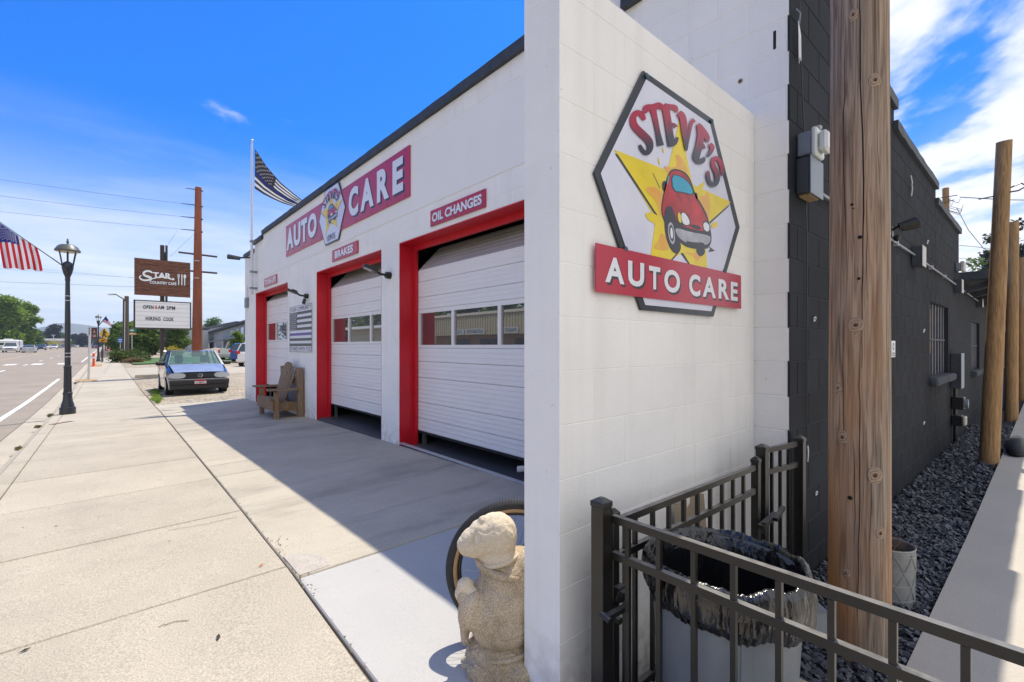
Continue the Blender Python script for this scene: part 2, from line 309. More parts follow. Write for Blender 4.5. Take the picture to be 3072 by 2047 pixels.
# ------------------------------------------------------------------ ground, road, sidewalk
def sheet(xs, ys, zf):
    b = MB(); nx = len(xs)
    b.v = [(x, y, zf(x, y)) for y in ys for x in xs]
    b.f = [(j * nx + i, j * nx + i + 1, (j + 1) * nx + i + 1, (j + 1) * nx + i) for j in range(len(ys) - 1) for i in range(nx - 1)]
    b.m = [0] * len(b.f); return b
YS = sorted(set([-60, -20, -8, 0, 3.3, 6.4, 10, 15.2, 20, 27, 36, 45, 57, 70, 100, 130, 200, 400, 900, 2000, 4000, 9000, 16000]))
struct('ground', sheet([-4500, -1000, -200, -60, -20, -0.9, 3, 60, 200, 1000, 4500], [y for y in YS if y <= 4000], lambda x, y: (G(x, y) if y > 1 else min(G(x, y), H(max(x, 0)))) - 0.20), M_GROUND)
struct('road', sheet([-19.5, -12, -6, -1.32], [y for y in YS if -60 <= y <= 4000], lambda x, y: G(x, y) - 0.10), M_ROAD)
ln = MB()
def stripe(x0, x1, y0, y1, mb):
    ys = [y0] + [y for y in YS if y0 < y < y1] + [y1]; s = sheet([x0, x1], ys, lambda x, y: G(x, y) - 0.094); mb.add(s.v, s.f)
stripe(-1.86, -1.75, -20, 33, ln); stripe(-1.86, -1.75, 62, 400, ln)
struct('edge_line', ln, M_PAINTLINE)
ln = MB()
for k in range(-1, 24): stripe(-5.15, -5.03, 6 + k * 12.2, 9.05 + k * 12.2, ln)
struct('lane_line', ln, M_PAINTLINE)
for X in (-2.9, -4.5, -6.1, -7.7, -9.3, -10.9, -12.5, -14.1, -15.7):
    ln = MB(); stripe(X - 0.33, X + 0.33, 56.2, 59.2, ln); struct('crosswalk_bar', ln, M_PAINTLINE)
ln = MB(); stripe(-8.6, -8.48, -20, 50, ln); stripe(-8.6, -8.48, 64, 400, ln); struct('centre_line', ln, M_YLINE)
ln = MB(); stripe(-12.2, -12.08, -20, 50, ln); stripe(-12.2, -12.08, 64, 400, ln); struct('far_centre_line', ln, M_YLINE)
ln = MB(); stripe(-1.345, -1.318, -20, 70, ln); struct('gutter_seam', ln, M_JOINT)
# curb and gutter (low, worn curb in front of the driveways)
gu = MB()
for a, b in zip(YS[:-7], YS[1:-6]):
    k = max(1, int((b - a) / 3)) if b <= 70 else 1
    for i in range(k):
        y0 = a + (b - a) * i / k; y1 = a + (b - a) * (i + 1) / k
        prof = [(-1.32, -0.085), (-1.02, -0.105), (-0.97, -0.035), (-0.90, -0.004), (-0.90, -0.18)]
        A = [(x, y0, G(x, y0) + z) for x, z in prof]; B = [(x, y1 - (0.008 if b <= 70 else 0), G(x, y1) + z) for x, z in prof]
        gu.add(A + B, [(j, j + 1, j + 6, j + 5) for j in range(4)])
struct('gutter', gu, M_CONC)
gu = MB()
for a, b in zip(YS[:-7], YS[1:-6]):
    A = [(-19.5, a, G(0, a) - 0.1), (-19.5, a, G(0, a) + 0.02), (-19.7, a, G(0, a) + 0.03)]; B = [(x, b, z - G(0, a) + G(0, b)) for x, _, z in A]
    gu.add(A + B, [(0, 1, 4, 3), (1, 2, 5, 4)])
struct('far_curb', gu, M_CONC)
def slab(x0, x1, y0, y1, name, m, parent, zf=G, gap=0.006, th=0.12, top=0.0, xr=None):
    """One cast slab with worn, slightly rounded arrises."""
    g = gap; c = 0.006; b = MB()
    if xr is None: q = [(x0 + g, y0 + g), (x1 - g, y0 + g), (x1 - g, y1 - g), (x0 + g, y1 - g)]
    else: q = [(x0 + g, y0 + g), (xr[0] - g, y0 + g), (xr[1] - g, y1 - g), (x0 + g, y1 - g)]
    cx = sum(p[0] for p in q) / 4; cy = sum(p[1] for p in q) / 4
    def ins(p): return (p[0] + (c if p[0] < cx else -c), p[1] + (c if p[1] < cy else -c))
    V = [(x, y, zf(x, y) - th) for x, y in q] + [(x, y, zf(x, y) - 0.007 + top) for x, y in q] + [(*ins(p), zf(*p) + top) for p in q]
    b.add(V, [(0, 1, 5, 4), (1, 2, 6, 5), (2, 3, 7, 6), (3, 0, 4, 7), (4, 5, 9, 8), (5, 6, 10, 9), (6, 7, 11, 10), (7, 4, 8, 11), (8, 9, 10, 11)])
    return b.build(name, m, parent)
XJ = lambda y: float(np.interp(y, [0, 1.7, 3.1, 13.2, 40], [0.80, 0.80, 0.84, 0.94, 0.96]))
sw = struct('sidewalk', sheet([-0.9, 0.96], [y for y in YS if -20 <= y <= 200], lambda x, y: G(x, y) - 0.022), M_JOINT)
ys = [-5.05, -3.7, -2.35, -1.0, 0.35, 1.7] + [3.05 + 1.345 * k for k in range(0, 24)]
for a, b in zip(ys, ys[1:]):
    slab(-0.745, 0, a, b, 'slab', M_CONC, sw, xr=(XJ(a), XJ(b)), top=random.uniform(-0.002, 0.002))
    slab(-0.9, -0.745, a + .03, b + .03, 'curb_stone', M_CONC, sw, gap=.003)
for k in range(8): slab(-0.9, 0.96, 34 + k * 5, 39 + k * 5, 'slab', M_CONC, sw)
_a = sheet([1.262, 3.3], [1.2, 3.3, 6.4, 10, 15.15], lambda x, y: G(x, y) - 0.05); _b = sheet([0.80, 1.262], [-2, 0, 1.2, 3.3, 6.4, 10, 15.15], lambda x, y: G(x, y) - 0.05); _a.add(_b.v, _b.f)
ap = struct('driveway_apron', _a, M_JOINT)
def aslab(y0, y1, m, xa=None, xb=3.02):
    g = 0.007; b = MB(); xs0 = XJ(y0) + 0.006; xs1 = XJ(y1) + 0.006
    if xa is not None: xs0 = xs1 = xa
    V = [(xs0, y0 + g), (xb, y0 + g), (xb, y1 - g), (xs1, y1 - g)]; c = 0.006
    W2 = [(xs0 + c, y0 + g + c), (xb, y0 + g + c), (xb, y1 - g - c), (xs1 + c, y1 - g - c)]
    b.add([(x, y, G(x, y) - 0.1) for x, y in V] + [(x, y, G(x, y) - 0.008) for x, y in V] + [(x, y, G(x, y)) for x, y in W2],
          [(0, 1, 5, 4), (1, 2, 6, 5), (2, 3, 7, 6), (3, 0, 4, 7), (4, 5, 9, 8), (5, 6, 10, 9), (6, 7, 11, 10), (7, 4, 8, 11), (8, 9, 10, 11)])
    return b.build('slab', m, ap)
aslab(1.38, 2.85, M_NEW); 
b = MB(); b.add([(x, y, G(x, y) - dz) for dz in (0.1, 0) for x, y in ((0.806, 0.2), (1.262, 0.2), (1.262, 1.373), (0.806, 1.373))],
                [(0, 1, 5, 4), (1, 2, 6, 5), (2, 3, 7, 6), (3, 0, 4, 7), (4, 5, 6, 7)]); b.build('slab', M_NEW, ap)
aslab(2.85, 5.78, M_APRON); aslab(5.78, 6.38, M_APRON); aslab(6.38, 9.12, M_APRON); aslab(9.12, 11.0, M_APRON); aslab(11.0, 13.1, M_APRON); aslab(13.1, 15.12, M_APRON)
# cracked corner patch where the apron meets the sidewalk
pa = MB(); o = [(0.852, 2.87), (1.03, 2.88), (1.05, 3.0), (0.99, 3.13), (0.93, 3.17), (0.90, 3.22), (0.852, 3.2)]
pa.prism(o, ((0, 0, G(0.95, 3.05)), (1, 0, 0), (0, 1, 0), (0, 0, 1)), -0.01, 0.004); pa.build('concrete_patch', mat('patch_concrete', (.47, .42, .36), .9, var=.15, vs=12, fine=.2, fs=120), ap)
# hairline cracks in the slabs and leaves of dirt beside them
M_CRACK = flat('crack_shadow', (.10, .075, .055), 1)
for pts in ([(1205, 0)], [(508, 1592), (560, 1583), (610, 1575), (660, 1563), (722, 1548)], [(1040, 0)], [(862, 1672), (905, 1680), (928, 1700), (930, 1725)], [(480, 1880), (520, 1868), (570, 1862)], [(250, 1300), (300, 1296), (352, 1290)], [(300, 1252), (330, 1249)], [(1240, 1420), (1330, 1402), (1440, 1378)], [(700, 1330), (790, 1318), (900, 1312)]):
    if len(pts) < 2: continue
    P = [gp(*p) for p in pts]; Q = []
    for a, b in zip(P, P[1:]):
        for k in range(6): q = a.lerp(b, k / 6); Q.append((q.x + random.gauss(0, .006), q.y + random.gauss(0, .006)))
    w = .0022; m_ = MB(); V = []
    for i, (x, y) in enumerate(Q):
        x2, y2 = Q[min(i + 1, len(Q) - 1)]; x1, y1 = Q[max(i - 1, 0)]; l = math.hypot(x2 - x1, y2 - y1) or 1; nx, ny = -(y2 - y1) / l * w, (x2 - x1) / l * w
        V += [(x + nx, y + ny, G(x, y) + .0035), (x - nx, y - ny, G(x, y) + .0035)]
    m_.add(V, [(2 * i, 2 * i + 1, 2 * i + 3, 2 * i + 2) for i in range(len(Q) - 1)]); m_.build('hairline_crack', M_CRACK, sw)
# worn earth in the long joint and crumbs of concrete beside it
crumbs = MB()
for i in range(260):
    y = random.uniform(2.6, 3.6) if i < 90 else random.uniform(1.6, 12.5); x = XJ(y) + random.gauss(0.010, 0.007) + (abs(random.gauss(0, 0.03)) if i < 90 else 0); r = random.uniform(0.002, 0.008)
    z = G(x, y)
    crumbs.add([(x + r, y, z), (x - r * .6, y + r, z), (x - r * .5, y - r, z), (x + random.uniform(-.3, .3) * r, y, z + r * random.uniform(.5, 1.0))], [(0, 1, 3), (1, 2, 3), (2, 0, 3)])
crumbs.build('joint_crumbs', mat('crumbled_concrete', (0.30, 0.23, 0.16), 0.95, var=0.5, vs=60), kind='stuff', label='small crumbs of concrete and earth along the long sidewalk joint', category='crumbs')
gum = MB()
for i in range(46):
    x, y = random.uniform(-.6, .8), random.uniform(1.9, 12); r = random.uniform(.004, .010); z = G(x, y) + .0036
    gum.add([(x + r * math.cos(a) * random.uniform(.8, 1.1), y + r * math.sin(a) * random.uniform(.8, 1.1), z) for a in np.linspace(0, 5.6, 9)], [tuple(range(9))])
gum.build('gum_spots', flat('old_gum', (.17, .15, .13), .9), kind='stuff', label='flattened dark gum spots scattered on the sidewalk', category='gum')
tf = MB()
for i in range(60):
    y = random.choice([2.9, 3.0, 4.2, 5.6, 7.9, 9.2, 10.6]) + random.gauss(0, .12); x = XJ(y) + .008 + random.gauss(0, .004); z = G(x, y) - .01
    a = random.uniform(0, 6.28); l = random.uniform(.01, .03); tf.add([(x - .002, y, z), (x + .002, y, z), (x + l * math.cos(a) * .6, y + l * math.sin(a) * .6, z + l)], [(0, 1, 2)])
tf.build('joint_weeds', flat('joint_weed_green', (.12, .15, .04), .9), kind='stuff', label='tiny weeds sprouting from the long sidewalk joint', category='weeds')
# parking lot beyond the garage
struct('parking_lot', sheet([0.965, 2.2, 3.0, 12, 60], [15.15, 20, 27, 36, 45, 57, 70], lambda x, y: G(x, y) - 0.012), M_LOT)
struct('cafe_driveway', sheet([0.968, 2.2, 3.0, 30], [29.9, 32, 36, 41], lambda x, y: G(x, y) - 0.004), M_CONC)
kb = MB(); q0_, q1_ = gp(408, 1134), gp(560, 1130); kb.xbox(q0_ + Vector((0, 0, .02)), q1_ + Vector((0, 0, .02)), .22, .24); struct('lot_kerb', kb, M_CONC)
# lawn beyond the driveway
struct('lawn', sheet([1.6, 3, 8, 16, 26], [47, 52, 57, 66], lambda x, y: G(x, y) + 0.07), M_GRASS)
cb = MB(); cb.box((3.6, 46.75, G(5, 47) - 0.05), (16, 47, G(5, 47) + 0.10)); struct('lawn_kerb', cb, M_CONC)
# far roadside verge on the left
struct('verge', sheet([-90, -40, -19.7], [-20, 20, 45, 70, 130, 200, 400, 900], lambda x, y: G(0, y) + 0.03), mat('verge_grass', (0.16, 0.17, 0.07), 0.95, var=0.4, vs=0.2))
struct('far_lot', sheet([3.0, 60, 200], [70, 130, 200, 400], lambda x, y: G(x, y) - 0.01), M_LOT)
# right-hand side: slab path and the bed of dark slate chips
struct('side_path', sheet([1.34, 2.2, 3, 4, 5, 8, 12, 25, 40], [-12, -4, 0.405], lambda x, y: H(x) + 0.03), mat('path_concrete', (0.47, 0.43, 0.37), 0.85, var=0.10, vs=1.2, fine=0.10, fs=150, bump=0.001, bs=200))
struct('slate_bed', sheet([1.34, 2.2, 3, 5, 12, 25], [0.40, 0.7, 1.0], lambda x, y: H(x) - 0.015), mat('slate_dust', (0.02, 0.021, 0.026), 0.95, var=0.4, vs=40))
cb = MB(); cb.box((1.34, 0.33, H(1.8) - 0.06), (2.13, 0.985, H(1.8) + 0.045)); struct('bin_pad', cb, M_CONC)
struct('threshold_strip', MB().box((1.262, -3, G(1.3, 0) - 0.1), (1.40, 0.40, G(1.3, 0) + 0.004)), M_CONC)
def chips(n, xr, yr, size, seed):
    r = np.random.default_rng(seed); X = r.uniform(*xr, n) ; Y = r.uniform(*yr, n)
    keep = ~((X < 2.16)); X, Y = X[keep], Y[keep]; n = len(X)
    L = size * r.uniform(.6, 1.5, n); Wd = L * r.uniform(.35, .7, n); T = L * r.uniform(.10, .22, n)
    a = r.uniform(0, math.pi, n); tx = r.normal(0, .35, n); ty = r.normal(0, .35, n)
    base = np.array([(-1, -.4, 0), (-.3, -1, 0), (.8, -.7, 0), (1, .3, 0), (.2, 1, 0), (-.8, .6, 0)])
    P = np.concatenate([base, base * [.85, .85, 0] + [0, 0, 1]])[None] * np.stack([L / 2, Wd / 2, T], 1)[:, None]
    P = P + r.normal(0, .07, (n, 12, 1)) * L[:, None, None] * np.array([1, 1, .15])
    P[:, :, 2] += P[:, :, 0] * tx[:, None] + P[:, :, 1] * ty[:, None]
    ca, sa = np.cos(a)[:, None], np.sin(a)[:, None]
    x = P[:, :, 0] * ca - P[:, :, 1] * sa + X[:, None]; y = P[:, :, 0] * sa + P[:, :, 1] * ca + Y[:, None]
    z = P[:, :, 2] + (np.interp(X, [0, 1.3, 2.2, 5, 12, 40], [-1.36, -1.37, -1.42, -1.50, -1.55, -1.60]) + r.uniform(-.012, .018, n))[:, None]
    V = np.stack([x, y, z], 2).reshape(-1, 3)
    f = [(6, 7, 8, 9, 10, 11)] + [(i, (i + 1) % 6, 6 + (i + 1) % 6, 6 + i) for i in range(6)]
    b = MB(); b.v = [tuple(p) for p in V]; b.f = [tuple(k + 12 * j for k in q) for j in range(n) for q in f]; b.m = [0] * len(b.f); return b
M_SLATE = mat('slate_chip', (0.075, 0.080, 0.095), 0.5, var=0.6, vs=45, spec=0.6, bump=0.001, bs=200)
b = chips(5600, (2.12, 5.2), (0.41, 0.975), 0.034, 3); c2 = chips(4500, (5.2, 13), (0.41, 0.975), 0.04, 4); b.add(c2.v, c2.f)
b.build('slate_chips', M_SLATE, kind='stuff', label='dark slate chips filling the bed beside the black wall', category='slate chips')
# ------------------------------------------------------------------ block walls
CH = 0.2032; BZ = -0.5                               # course height; a course joint lies at BZ
_bm = {}
def block_mesh(w, h, m, dep=0.0035, g=0.0022, c=0.0035):
    k = (round(w, 3), round(h, 3), m.name)
    if k not in _bm:
        b = MB(); w2 = w / 2 - g; h2 = h / 2 - g
        A = [(-w2, 0, -h2), (w2, 0, -h2), (w2, 0, h2), (-w2, 0, h2)]; B = [(-w2 + c, -dep, -h2 + c), (w2 - c, -dep, -h2 + c), (w2 - c, -dep, h2 - c), (-w2 + c, -dep, h2 - c)]
        b.add(A + B, [(4, 5, 6, 7), (0, 1, 5, 4), (1, 2, 6, 5), (2, 3, 7, 6), (3, 0, 4, 7)]); _bm[k] = b.mesh('block', m)
    return _bm[k]
def rect_sub(rs, o):
    out = []
    for (a, b, c, d) in rs:                          # u0,u1,z0,z1
        A, B, Cc, D = max(a, o[0]), min(b, o[1]), max(c, o[2]), min(d, o[3])
        if A >= B or Cc >= D: out.append((a, b, c, d)); continue
        if a < A: out.append((a, A, c, d))
        if B < b: out.append((B, b, c, d))
        if c < Cc: out.append((A, B, c, Cc))
        if D < d: out.append((A, B, D, d))
    return out
def block_wall(parent, pos, rot, u0, u1, z0, tops, opens, m, near=None, limit=290, ph=0.0, name='block'):
    """Running-bond facing: pos(u, z) -> world point on the core's face; pieces clipped at openings."""
    ps = []
    k0 = math.floor((z0 - BZ) / CH); k1 = math.ceil((max(t[2] for t in tops) - BZ) / CH)
    for k in range(k0, k1):
        za, zb = BZ + k * CH, BZ + (k + 1) * CH; off = (k % 2) * 0.2032 + ph; j = math.floor((u0 - off) / 0.4064)
        while off + j * 0.4064 < u1:
            a, b = max(u0, off + j * 0.4064), min(u1, off + (j + 1) * 0.4064); j += 1
            for (ta, tb, tz) in tops:
                r = (max(a, ta), min(b, tb), max(za, z0), min(zb, tz))
                if r[1] - r[0] < 0.03 or r[3] - r[2] < 0.03: continue
                rs = [r]
                for o in opens: rs = rect_sub(rs, o)
                ps += [q for q in rs if q[1] - q[0] > 0.03 and q[3] - q[2] > 0.03]
    if near: ps.sort(key=near)
    for (a, b, c, d) in ps[:limit]: link(name, block_mesh(b - a, d - c, m), parent, pos((a + b) / 2, (c + d) / 2), rot)
    if len(ps) > limit:
        s = MB()
        for (a, b, c, d) in ps[limit:]:
            M = Matrix.Translation(pos((a + b) / 2, (c + d) / 2)) @ Matrix.Rotation(rot[2], 4, 'Z')
            me = block_mesh(b - a, d - c, m); s.add([M @ v.co for v in me.vertices], [tuple(p.vertices) for p in me.polygons])
        s.build('block_courses', m, parent, kind='stuff')
XF = 3.02; YB = 0.99                                  # facade plane and black wall plane
DOORS = [(3.05, 5.805, 0.0), (6.366, 9.118, 0.06), (11.0, 13.89, 0.14)]; DT = 1.40
GAR = thing('garage_building', 'white painted block garage with three red framed roll-up doors and dark parapet cap', 'building', (3.5, 8, -1.45))
core = MB(); core2 = MB(); MB().box((XF + 0.001, YB + 0.0030, -1.75), (XF + 0.203, YB + 0.0050, 2.8))
def rects(u0, u1, z0, z1, opens):
    rs = [(u0, u1, z0, z1)]
    for o in opens: rs = rect_sub(rs, o)
    return rs
fop = [(a - 0.003, b + 0.003, -3, DT + 0.003) for a, b, _ in DOORS]
for (a, b, c, d) in rects(YB + 0.0036, 13.1, -1.75, 2.83, fop): core.box((XF + 0.0035, max(a, YB + 0.012), c), (XF + 0.2, b, d))
for (a, b, c, d) in rects(13.1, 14.05, -1.75, 2.72, fop): core.box((XF + 0.0035, a, c), (XF + 0.2, b, d))
core.box((XF + 0.0035, 14.05, -1.8), (XF + 0.2, 15.18, 2.52))
core.build('front_wall', M_WHITE, GAR)
band = (2.9, 12.6, 1.742, 2.62)
block_wall(GAR, lambda u, z: Vector((XF + 0.0036, u, z)), (0, 0, -math.pi / 2), YB, 15.18, -1.75,
           [(YB, 13.1, 2.83), (13.1, 14.05, 2.72), (14.05, 15.18, 2.52)], fop + [(1.38, 2.9, -3, 1.4), band], M_WHITE, near=lambda q: (q[0] + q[1]) / 2)
MB().box((XF - 0.004, band[0] + .01, band[2] + .012), (XF + 0.004, band[1], band[3] - .012)).build('fascia_panel', mat('fascia_paint', (0.84, 0.83, 0.79), 0.7, var=0.03, vs=1, dirt=0.03), GAR)
core2.box((XF, 14.98, -1.8), (8.8, 15.18, 2.5)); core2.build('end_wall', M_WHITE, GAR)
def rough_cap(a, b, name, parent, m=M_CAP, seg=0.2):
    """Capping stones / folded metal with a slightly wavering edge."""
    a, b = Vector(a), Vector(b); ax = 0 if abs(b.x - a.x) > abs(b.y - a.y) else 1; n = max(2, int(abs((b - a)[ax]) / seg)); mb = MB(); V = []
    for i in range(n + 1):
        t = a[ax] + (b[ax] - a[ax]) * i / n
        for (p, q) in ((0, 0), (1, 0), (1, 1), (0, 1)):
            o = 1 - ax; v = [0, 0, 0]; v[ax] = t; v[o] = (a[o] if p == 0 else b[o]) + random.uniform(-.004, .004); v[2] = (a.z if q == 0 else b.z) + random.uniform(-.004, .003); V.append(v)
    F_ = [(0, 1, 2, 3)] + [(n * 4 + 3, n * 4 + 2, n * 4 + 1, n * 4)]
    for i in range(n):
        for j in range(4): F_.append((i * 4 + j, (i + 1) * 4 + j, (i + 1) * 4 + (j + 1) % 4, i * 4 + (j + 1) % 4))
    mb.add(V, F_); o = mb.build(name, m, parent); bm = bmesh.new(); bm.from_mesh(o.data); bmesh.ops.recalc_face_normals(bm, faces=bm.faces); bm.to_mesh(o.data); bm.free(); return o
for (y0, y1, z) in ((YB - 0.02, 13.12, 2.83), (13.12, 14.07, 2.72), (14.07, 15.21, 2.52)):
    rough_cap((XF - 0.045, y0, z), (XF + 0.24, y1, z + 0.105), 'parapet_cap', GAR)
bx = MB().box((3.25, 1.22, 2.2), (11.3, 14.95, 2.3)); bx.build('roof', M_CAP, GAR)
bx = MB().box((3.05, 1.2, -1.75), (11.3, 14.98, -1.37)); bx.build('garage_floor', mat('garage_floor_paint', (0.10, 0.10, 0.10), 0.6, var=0.3, vs=1), GAR)
bx = MB(); bx.box((11.1, 1.2, -1.4), (11.25, 14.98, 2.2)); bx.box((3.3, 14.9, -1.4), (11.1, 14.975, 2.2)); bx.box((3.3, 1.195, -1.4), (11.1, 1.27, 2.2)); bx.build('inner_wall', M_ROOM, GAR)
# red timber lining of each opening, sectional doors
def rib_panel(mb, x0, y0, y1, z0, z1, tilt=0.0, deep=()):
    """Ribbed steel door section facing -X; tilt moves its top inwards."""
    zz = [z0]; n = max(2, round((z1 - z0) / 0.056)); h = (z1 - z0) / n; prof = []
    for i in range(n):
        za = z0 + i * h
        prof += [(0.004, za), (0.0, za + 0.006), (0.0, za + h * 0.52), (0.0025, za + h * 0.60), (0.0025, za + h - 0.006)]
    prof += [(0.004, z1)]; V = []
    for (dx, z) in prof:
        x = x0 + dx + tilt * (z - z0) / (z1 - z0)
        V += [(x, y0, z), (x, y1, z)]
    k = len(prof); Fs = [(2 * i, 2 * i + 2, 2 * i + 3, 2 * i + 1) for i in range(k - 1)]
    xb = x0 + 0.045; V += [(xb, y0, z0), (xb, y1, z0), (xb + tilt, y0, z1), (xb + tilt, y1, z1)]; q = 2 * k
    Fs += [(q, q + 1, q + 3, q + 2), (0, 1, q + 1, q), (2 * k - 2, q + 2, q + 3, 2 * k - 1)] 
    mb.add(V, Fs)
door_labels = ['ribbed roll-up door under the oil changes sign', 'ribbed roll-up door under the brakes sign', 'ribbed roll-up door under the tune-ups sign behind the wooden chair']
M_TILT = mat('shaded_door_enamel', (0.50, 0.47, 0.43), 0.5, var=0.08, vs=3)  # door enamel darkened and browned: shade inside the opening put into its colour
for di, (a, b, dz) in enumerate(DOORS):
    fr = MB(); t = 0.012
    fr.box((XF - 0.003, b - t, -1.8), (XF + 0.205, b, DT)); fr.box((XF + 0.006, a, -1.8), (XF + 0.205, a + t, DT)); fr.box((XF - 0.003, a + t, DT - t), (XF + 0.205, b - t, DT))
    fr.box((XF + 0.205, b - 0.075, -1.8), (XF + 0.245, b, DT)); fr.box((XF + 0.205, a, -1.8), (XF + 0.245, a + 0.075, DT)); fr.box((XF + 0.205, a + 0.075, DT - 0.085), (XF + 0.245, b - 0.075, DT))
    fr.build('door_frame', M_RED, GAR)
    door = bpy.data.objects.new('roll_up_door', None); COL.objects.link(door); door.parent = GAR; door.location = Vector((3.3, a, -1)) - world_loc(GAR); LOC[door.name] = Vector((3.3, a, -1))
    door['label'] = door_labels[di]
    x0 = XF + 0.25; ya, yb = a + 0.06, b - 0.06; z = lambda q: q + dz
    secs = [(-1.17, -0.995), (-0.995, -0.775), (-0.775, -0.435), (-0.435, -0.215), (-0.215, -0.03), (0.50, 0.665), (0.665, 0.88), (0.88, 1.045)]
    for (p, q) in secs:
        m_ = MB(); rib_panel(m_, x0, ya, yb, z(p) + 0.002, z(q) - 0.002); m_.build('door_section', M_DOOR, door)
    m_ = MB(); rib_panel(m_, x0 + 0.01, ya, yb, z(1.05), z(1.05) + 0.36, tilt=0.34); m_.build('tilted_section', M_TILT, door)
    w = MB(); n = 3; step = (b - a) / n
    w.box((x0, ya, z(0.445)), (x0 + 0.045, yb, z(0.498))); w.box((x0, ya, z(-0.028)), (x0 + 0.045, yb, z(0.012)))
    for i in range(n + 1):
        c = min(max(a + step * i, a + 0.085), b - 0.085); w.box((x0, c - 0.028, z(0.012)), (x0 + 0.045, c + 0.028, z(0.445)))
    w.build('window_frame', M_ALU if False else M_DOOR, door)
    for i in range(n):
        MB().box((x0 + 0.022, a + step * i + 0.03, z(0.014)), (x0 + 0.028, a + step * (i + 1) - 0.03, z(0.443))).build('pane', M_GLASS, door)
    MB().box((x0 + 0.004, ya, z(-1.172)), (x0 + 0.04, yb, z(-1.20))).build('rubber_seal', flat('black_rubber', (0.02, 0.02, 0.02), 0.8), door)
    # steel tracks and angle irons inside the head of the opening
    for y in (a + 0.10, b - 0.10):
        tr = MB(); tr.xbox((x0 + 0.08, y, -1.4), (x0 + 0.08, y, z(1.0)), 0.04, 0.05); tr.xbox((x0 + 0.08, y, z(1.0)), (x0 + 0.55, y, z(1.45)), 0.04, 0.05)
        tr.build('track', flat('galvanised_track', (0.10, 0.10, 0.10), 0.5), door)
MB().box((XF - 0.02, 3.1, -1.326), (XF + 0.04, 5.78, -1.318)).build('threshold_plate', M_ALU, GAR)
# low parts of things standing just inside the doors
# wing wall carrying the big sign: full-thickness blocks
WX0, WY0, WY1 = 1.267, 1.187, 1.381; WT = 1.43
WING = thing('wing_wall', 'white painted block wing wall carrying the large hexagonal sign', 'wall', (2.1, 1.28, -1.4))
MB().box((WX0 + 0.0016, WY0 + 0.0016, -1.7), (XF - 0.001, WY1 - 0.0016, WT - 0.002)).build('wall_core', M_WHITE, WING)
_cm = {}
for k in range(-6, 10):
    za, zb = BZ + k * CH, min(BZ + (k + 1) * CH, WT)
    if zb - za < 0.02: continue
    x = WX0; first = True
    while x < XF - 0.01:
        w_ = 0.4064 if not (first and k % 2) else 0.2032; first = False; xe = min(x + w_, XF - 0.004)
        if XF - xe < 0.05: xe = XF - 0.004
        key = (round(xe - x, 3), round(zb - za, 3))
        if key not in _cm:
            h = [key[0] / 2 - 0.0006, (WY1 - WY0) / 2, key[1] / 2 - 0.0016]; _cm[key] = MB().cbox([-q for q in h], h, 0.0016).mesh('block', M_WHITE)
        link('block', _cm[key], WING, ((x + xe) / 2, (WY0 + WY1) / 2, (za + zb) / 2)); x = xe
# black side wall
BW = thing('black_side_wall', 'long black painted block side wall with stepped parapet and barred window', 'wall', (7, 1.1, -1.5))
tops = [(XF, 4.2, 2.6), (4.2, 5.86, 2.33), (5.86, 8.48, 2.12), (8.48, 11.0, 1.91)]
W1 = (8.0, 9.70, -0.41, 0.58); W2 = (13.0, 14.7, -0.50, 0.50)
k = MB(); k.box((XF + 0.001, YB + 0.0035, -1.75), (XF + 0.2015, YB + 0.0118, 2.6))
for (a, b, zt) in tops:
    for (p, q, c, d) in rects(max(a, XF + 0.202), b, -1.75, zt, [W1]): k.box((p, YB + 0.0035, c), (q, YB + 0.2, d))
k.build('wall_core', M_BMORT, BW)
block_wall(BW, lambda u, z: Vector((u, YB + 0.0036, z)), (0, 0, 0), XF, 11.0, -1.75, tops, [W1], M_BLACK, near=lambda q: q[0], limit=290, ph=0.1)
for i, (a, b, zt) in enumerate(tops[1:]): rough_cap((a if i == 0 else a - 0.03, YB - 0.035, zt), (b + 0.02, YB + 0.24, zt + 0.09), 'parapet_cap', BW)
def barred_window(parent, w):
    x0, x1, z0, z1 = w; d = 0.10
    MB().box((x0, YB + d, z0), (x1, YB + d + 0.01, z1)).build('pane', M_GLASS, parent)
    fr = MB(); 
    for (p, q) in ((x0, x0 + 0.04), (x1 - 0.04, x1)): fr.box((p, YB + d - 0.03, z0), (q, YB + d - 0.002, z1))
    fr.box((x0 + 0.04, YB + d - 0.03, z1 - 0.04), (x1 - 0.04, YB + d - 0.002, z1)); fr.box((x0 + 0.04, YB + d - 0.03, z0), (x1 - 0.04, YB + d - 0.002, z0 + 0.04)); fr.build('window_frame', M_CAP, parent)
    for i in range(7):
        x = x0 + 0.08 + i * (x1 - x0 - 0.16) / 6; MB().box((x - 0.035, YB + 0.045, z0 + 0.003), (x + 0.035, YB + 0.06, z1 - 0.003)).build('window_bar', mat('bar_paint', (0.10, 0.105, 0.12), 0.6, var=0.2, vs=5), parent)
    MB().box((x0, YB + 0.035, (z0 + z1) / 2 - 0.012), (x1, YB + 0.044, (z0 + z1) / 2 + 0.012)).build('cross_bar', M_CAP, parent)
    for (p, q) in ((x0 - 0.06, (x0 + x1) / 2), ((x0 + x1) / 2 + 0.004, x1 + 0.06)):
        o = MB(); o.cbox((p, YB - 0.09, z0 - 0.11), (q, YB + 0.09, z0 - 0.002), 0.02); o.build('sill_stone', mat('rough_sill', (0.06, 0.065, 0.08), 0.9, var=0.5, vs=14, bump=0.02, bs=18), parent)
barred_window(BW, W1)
for (p, q) in ((W1[0], 'l'), (W1[1], 'r')): pass
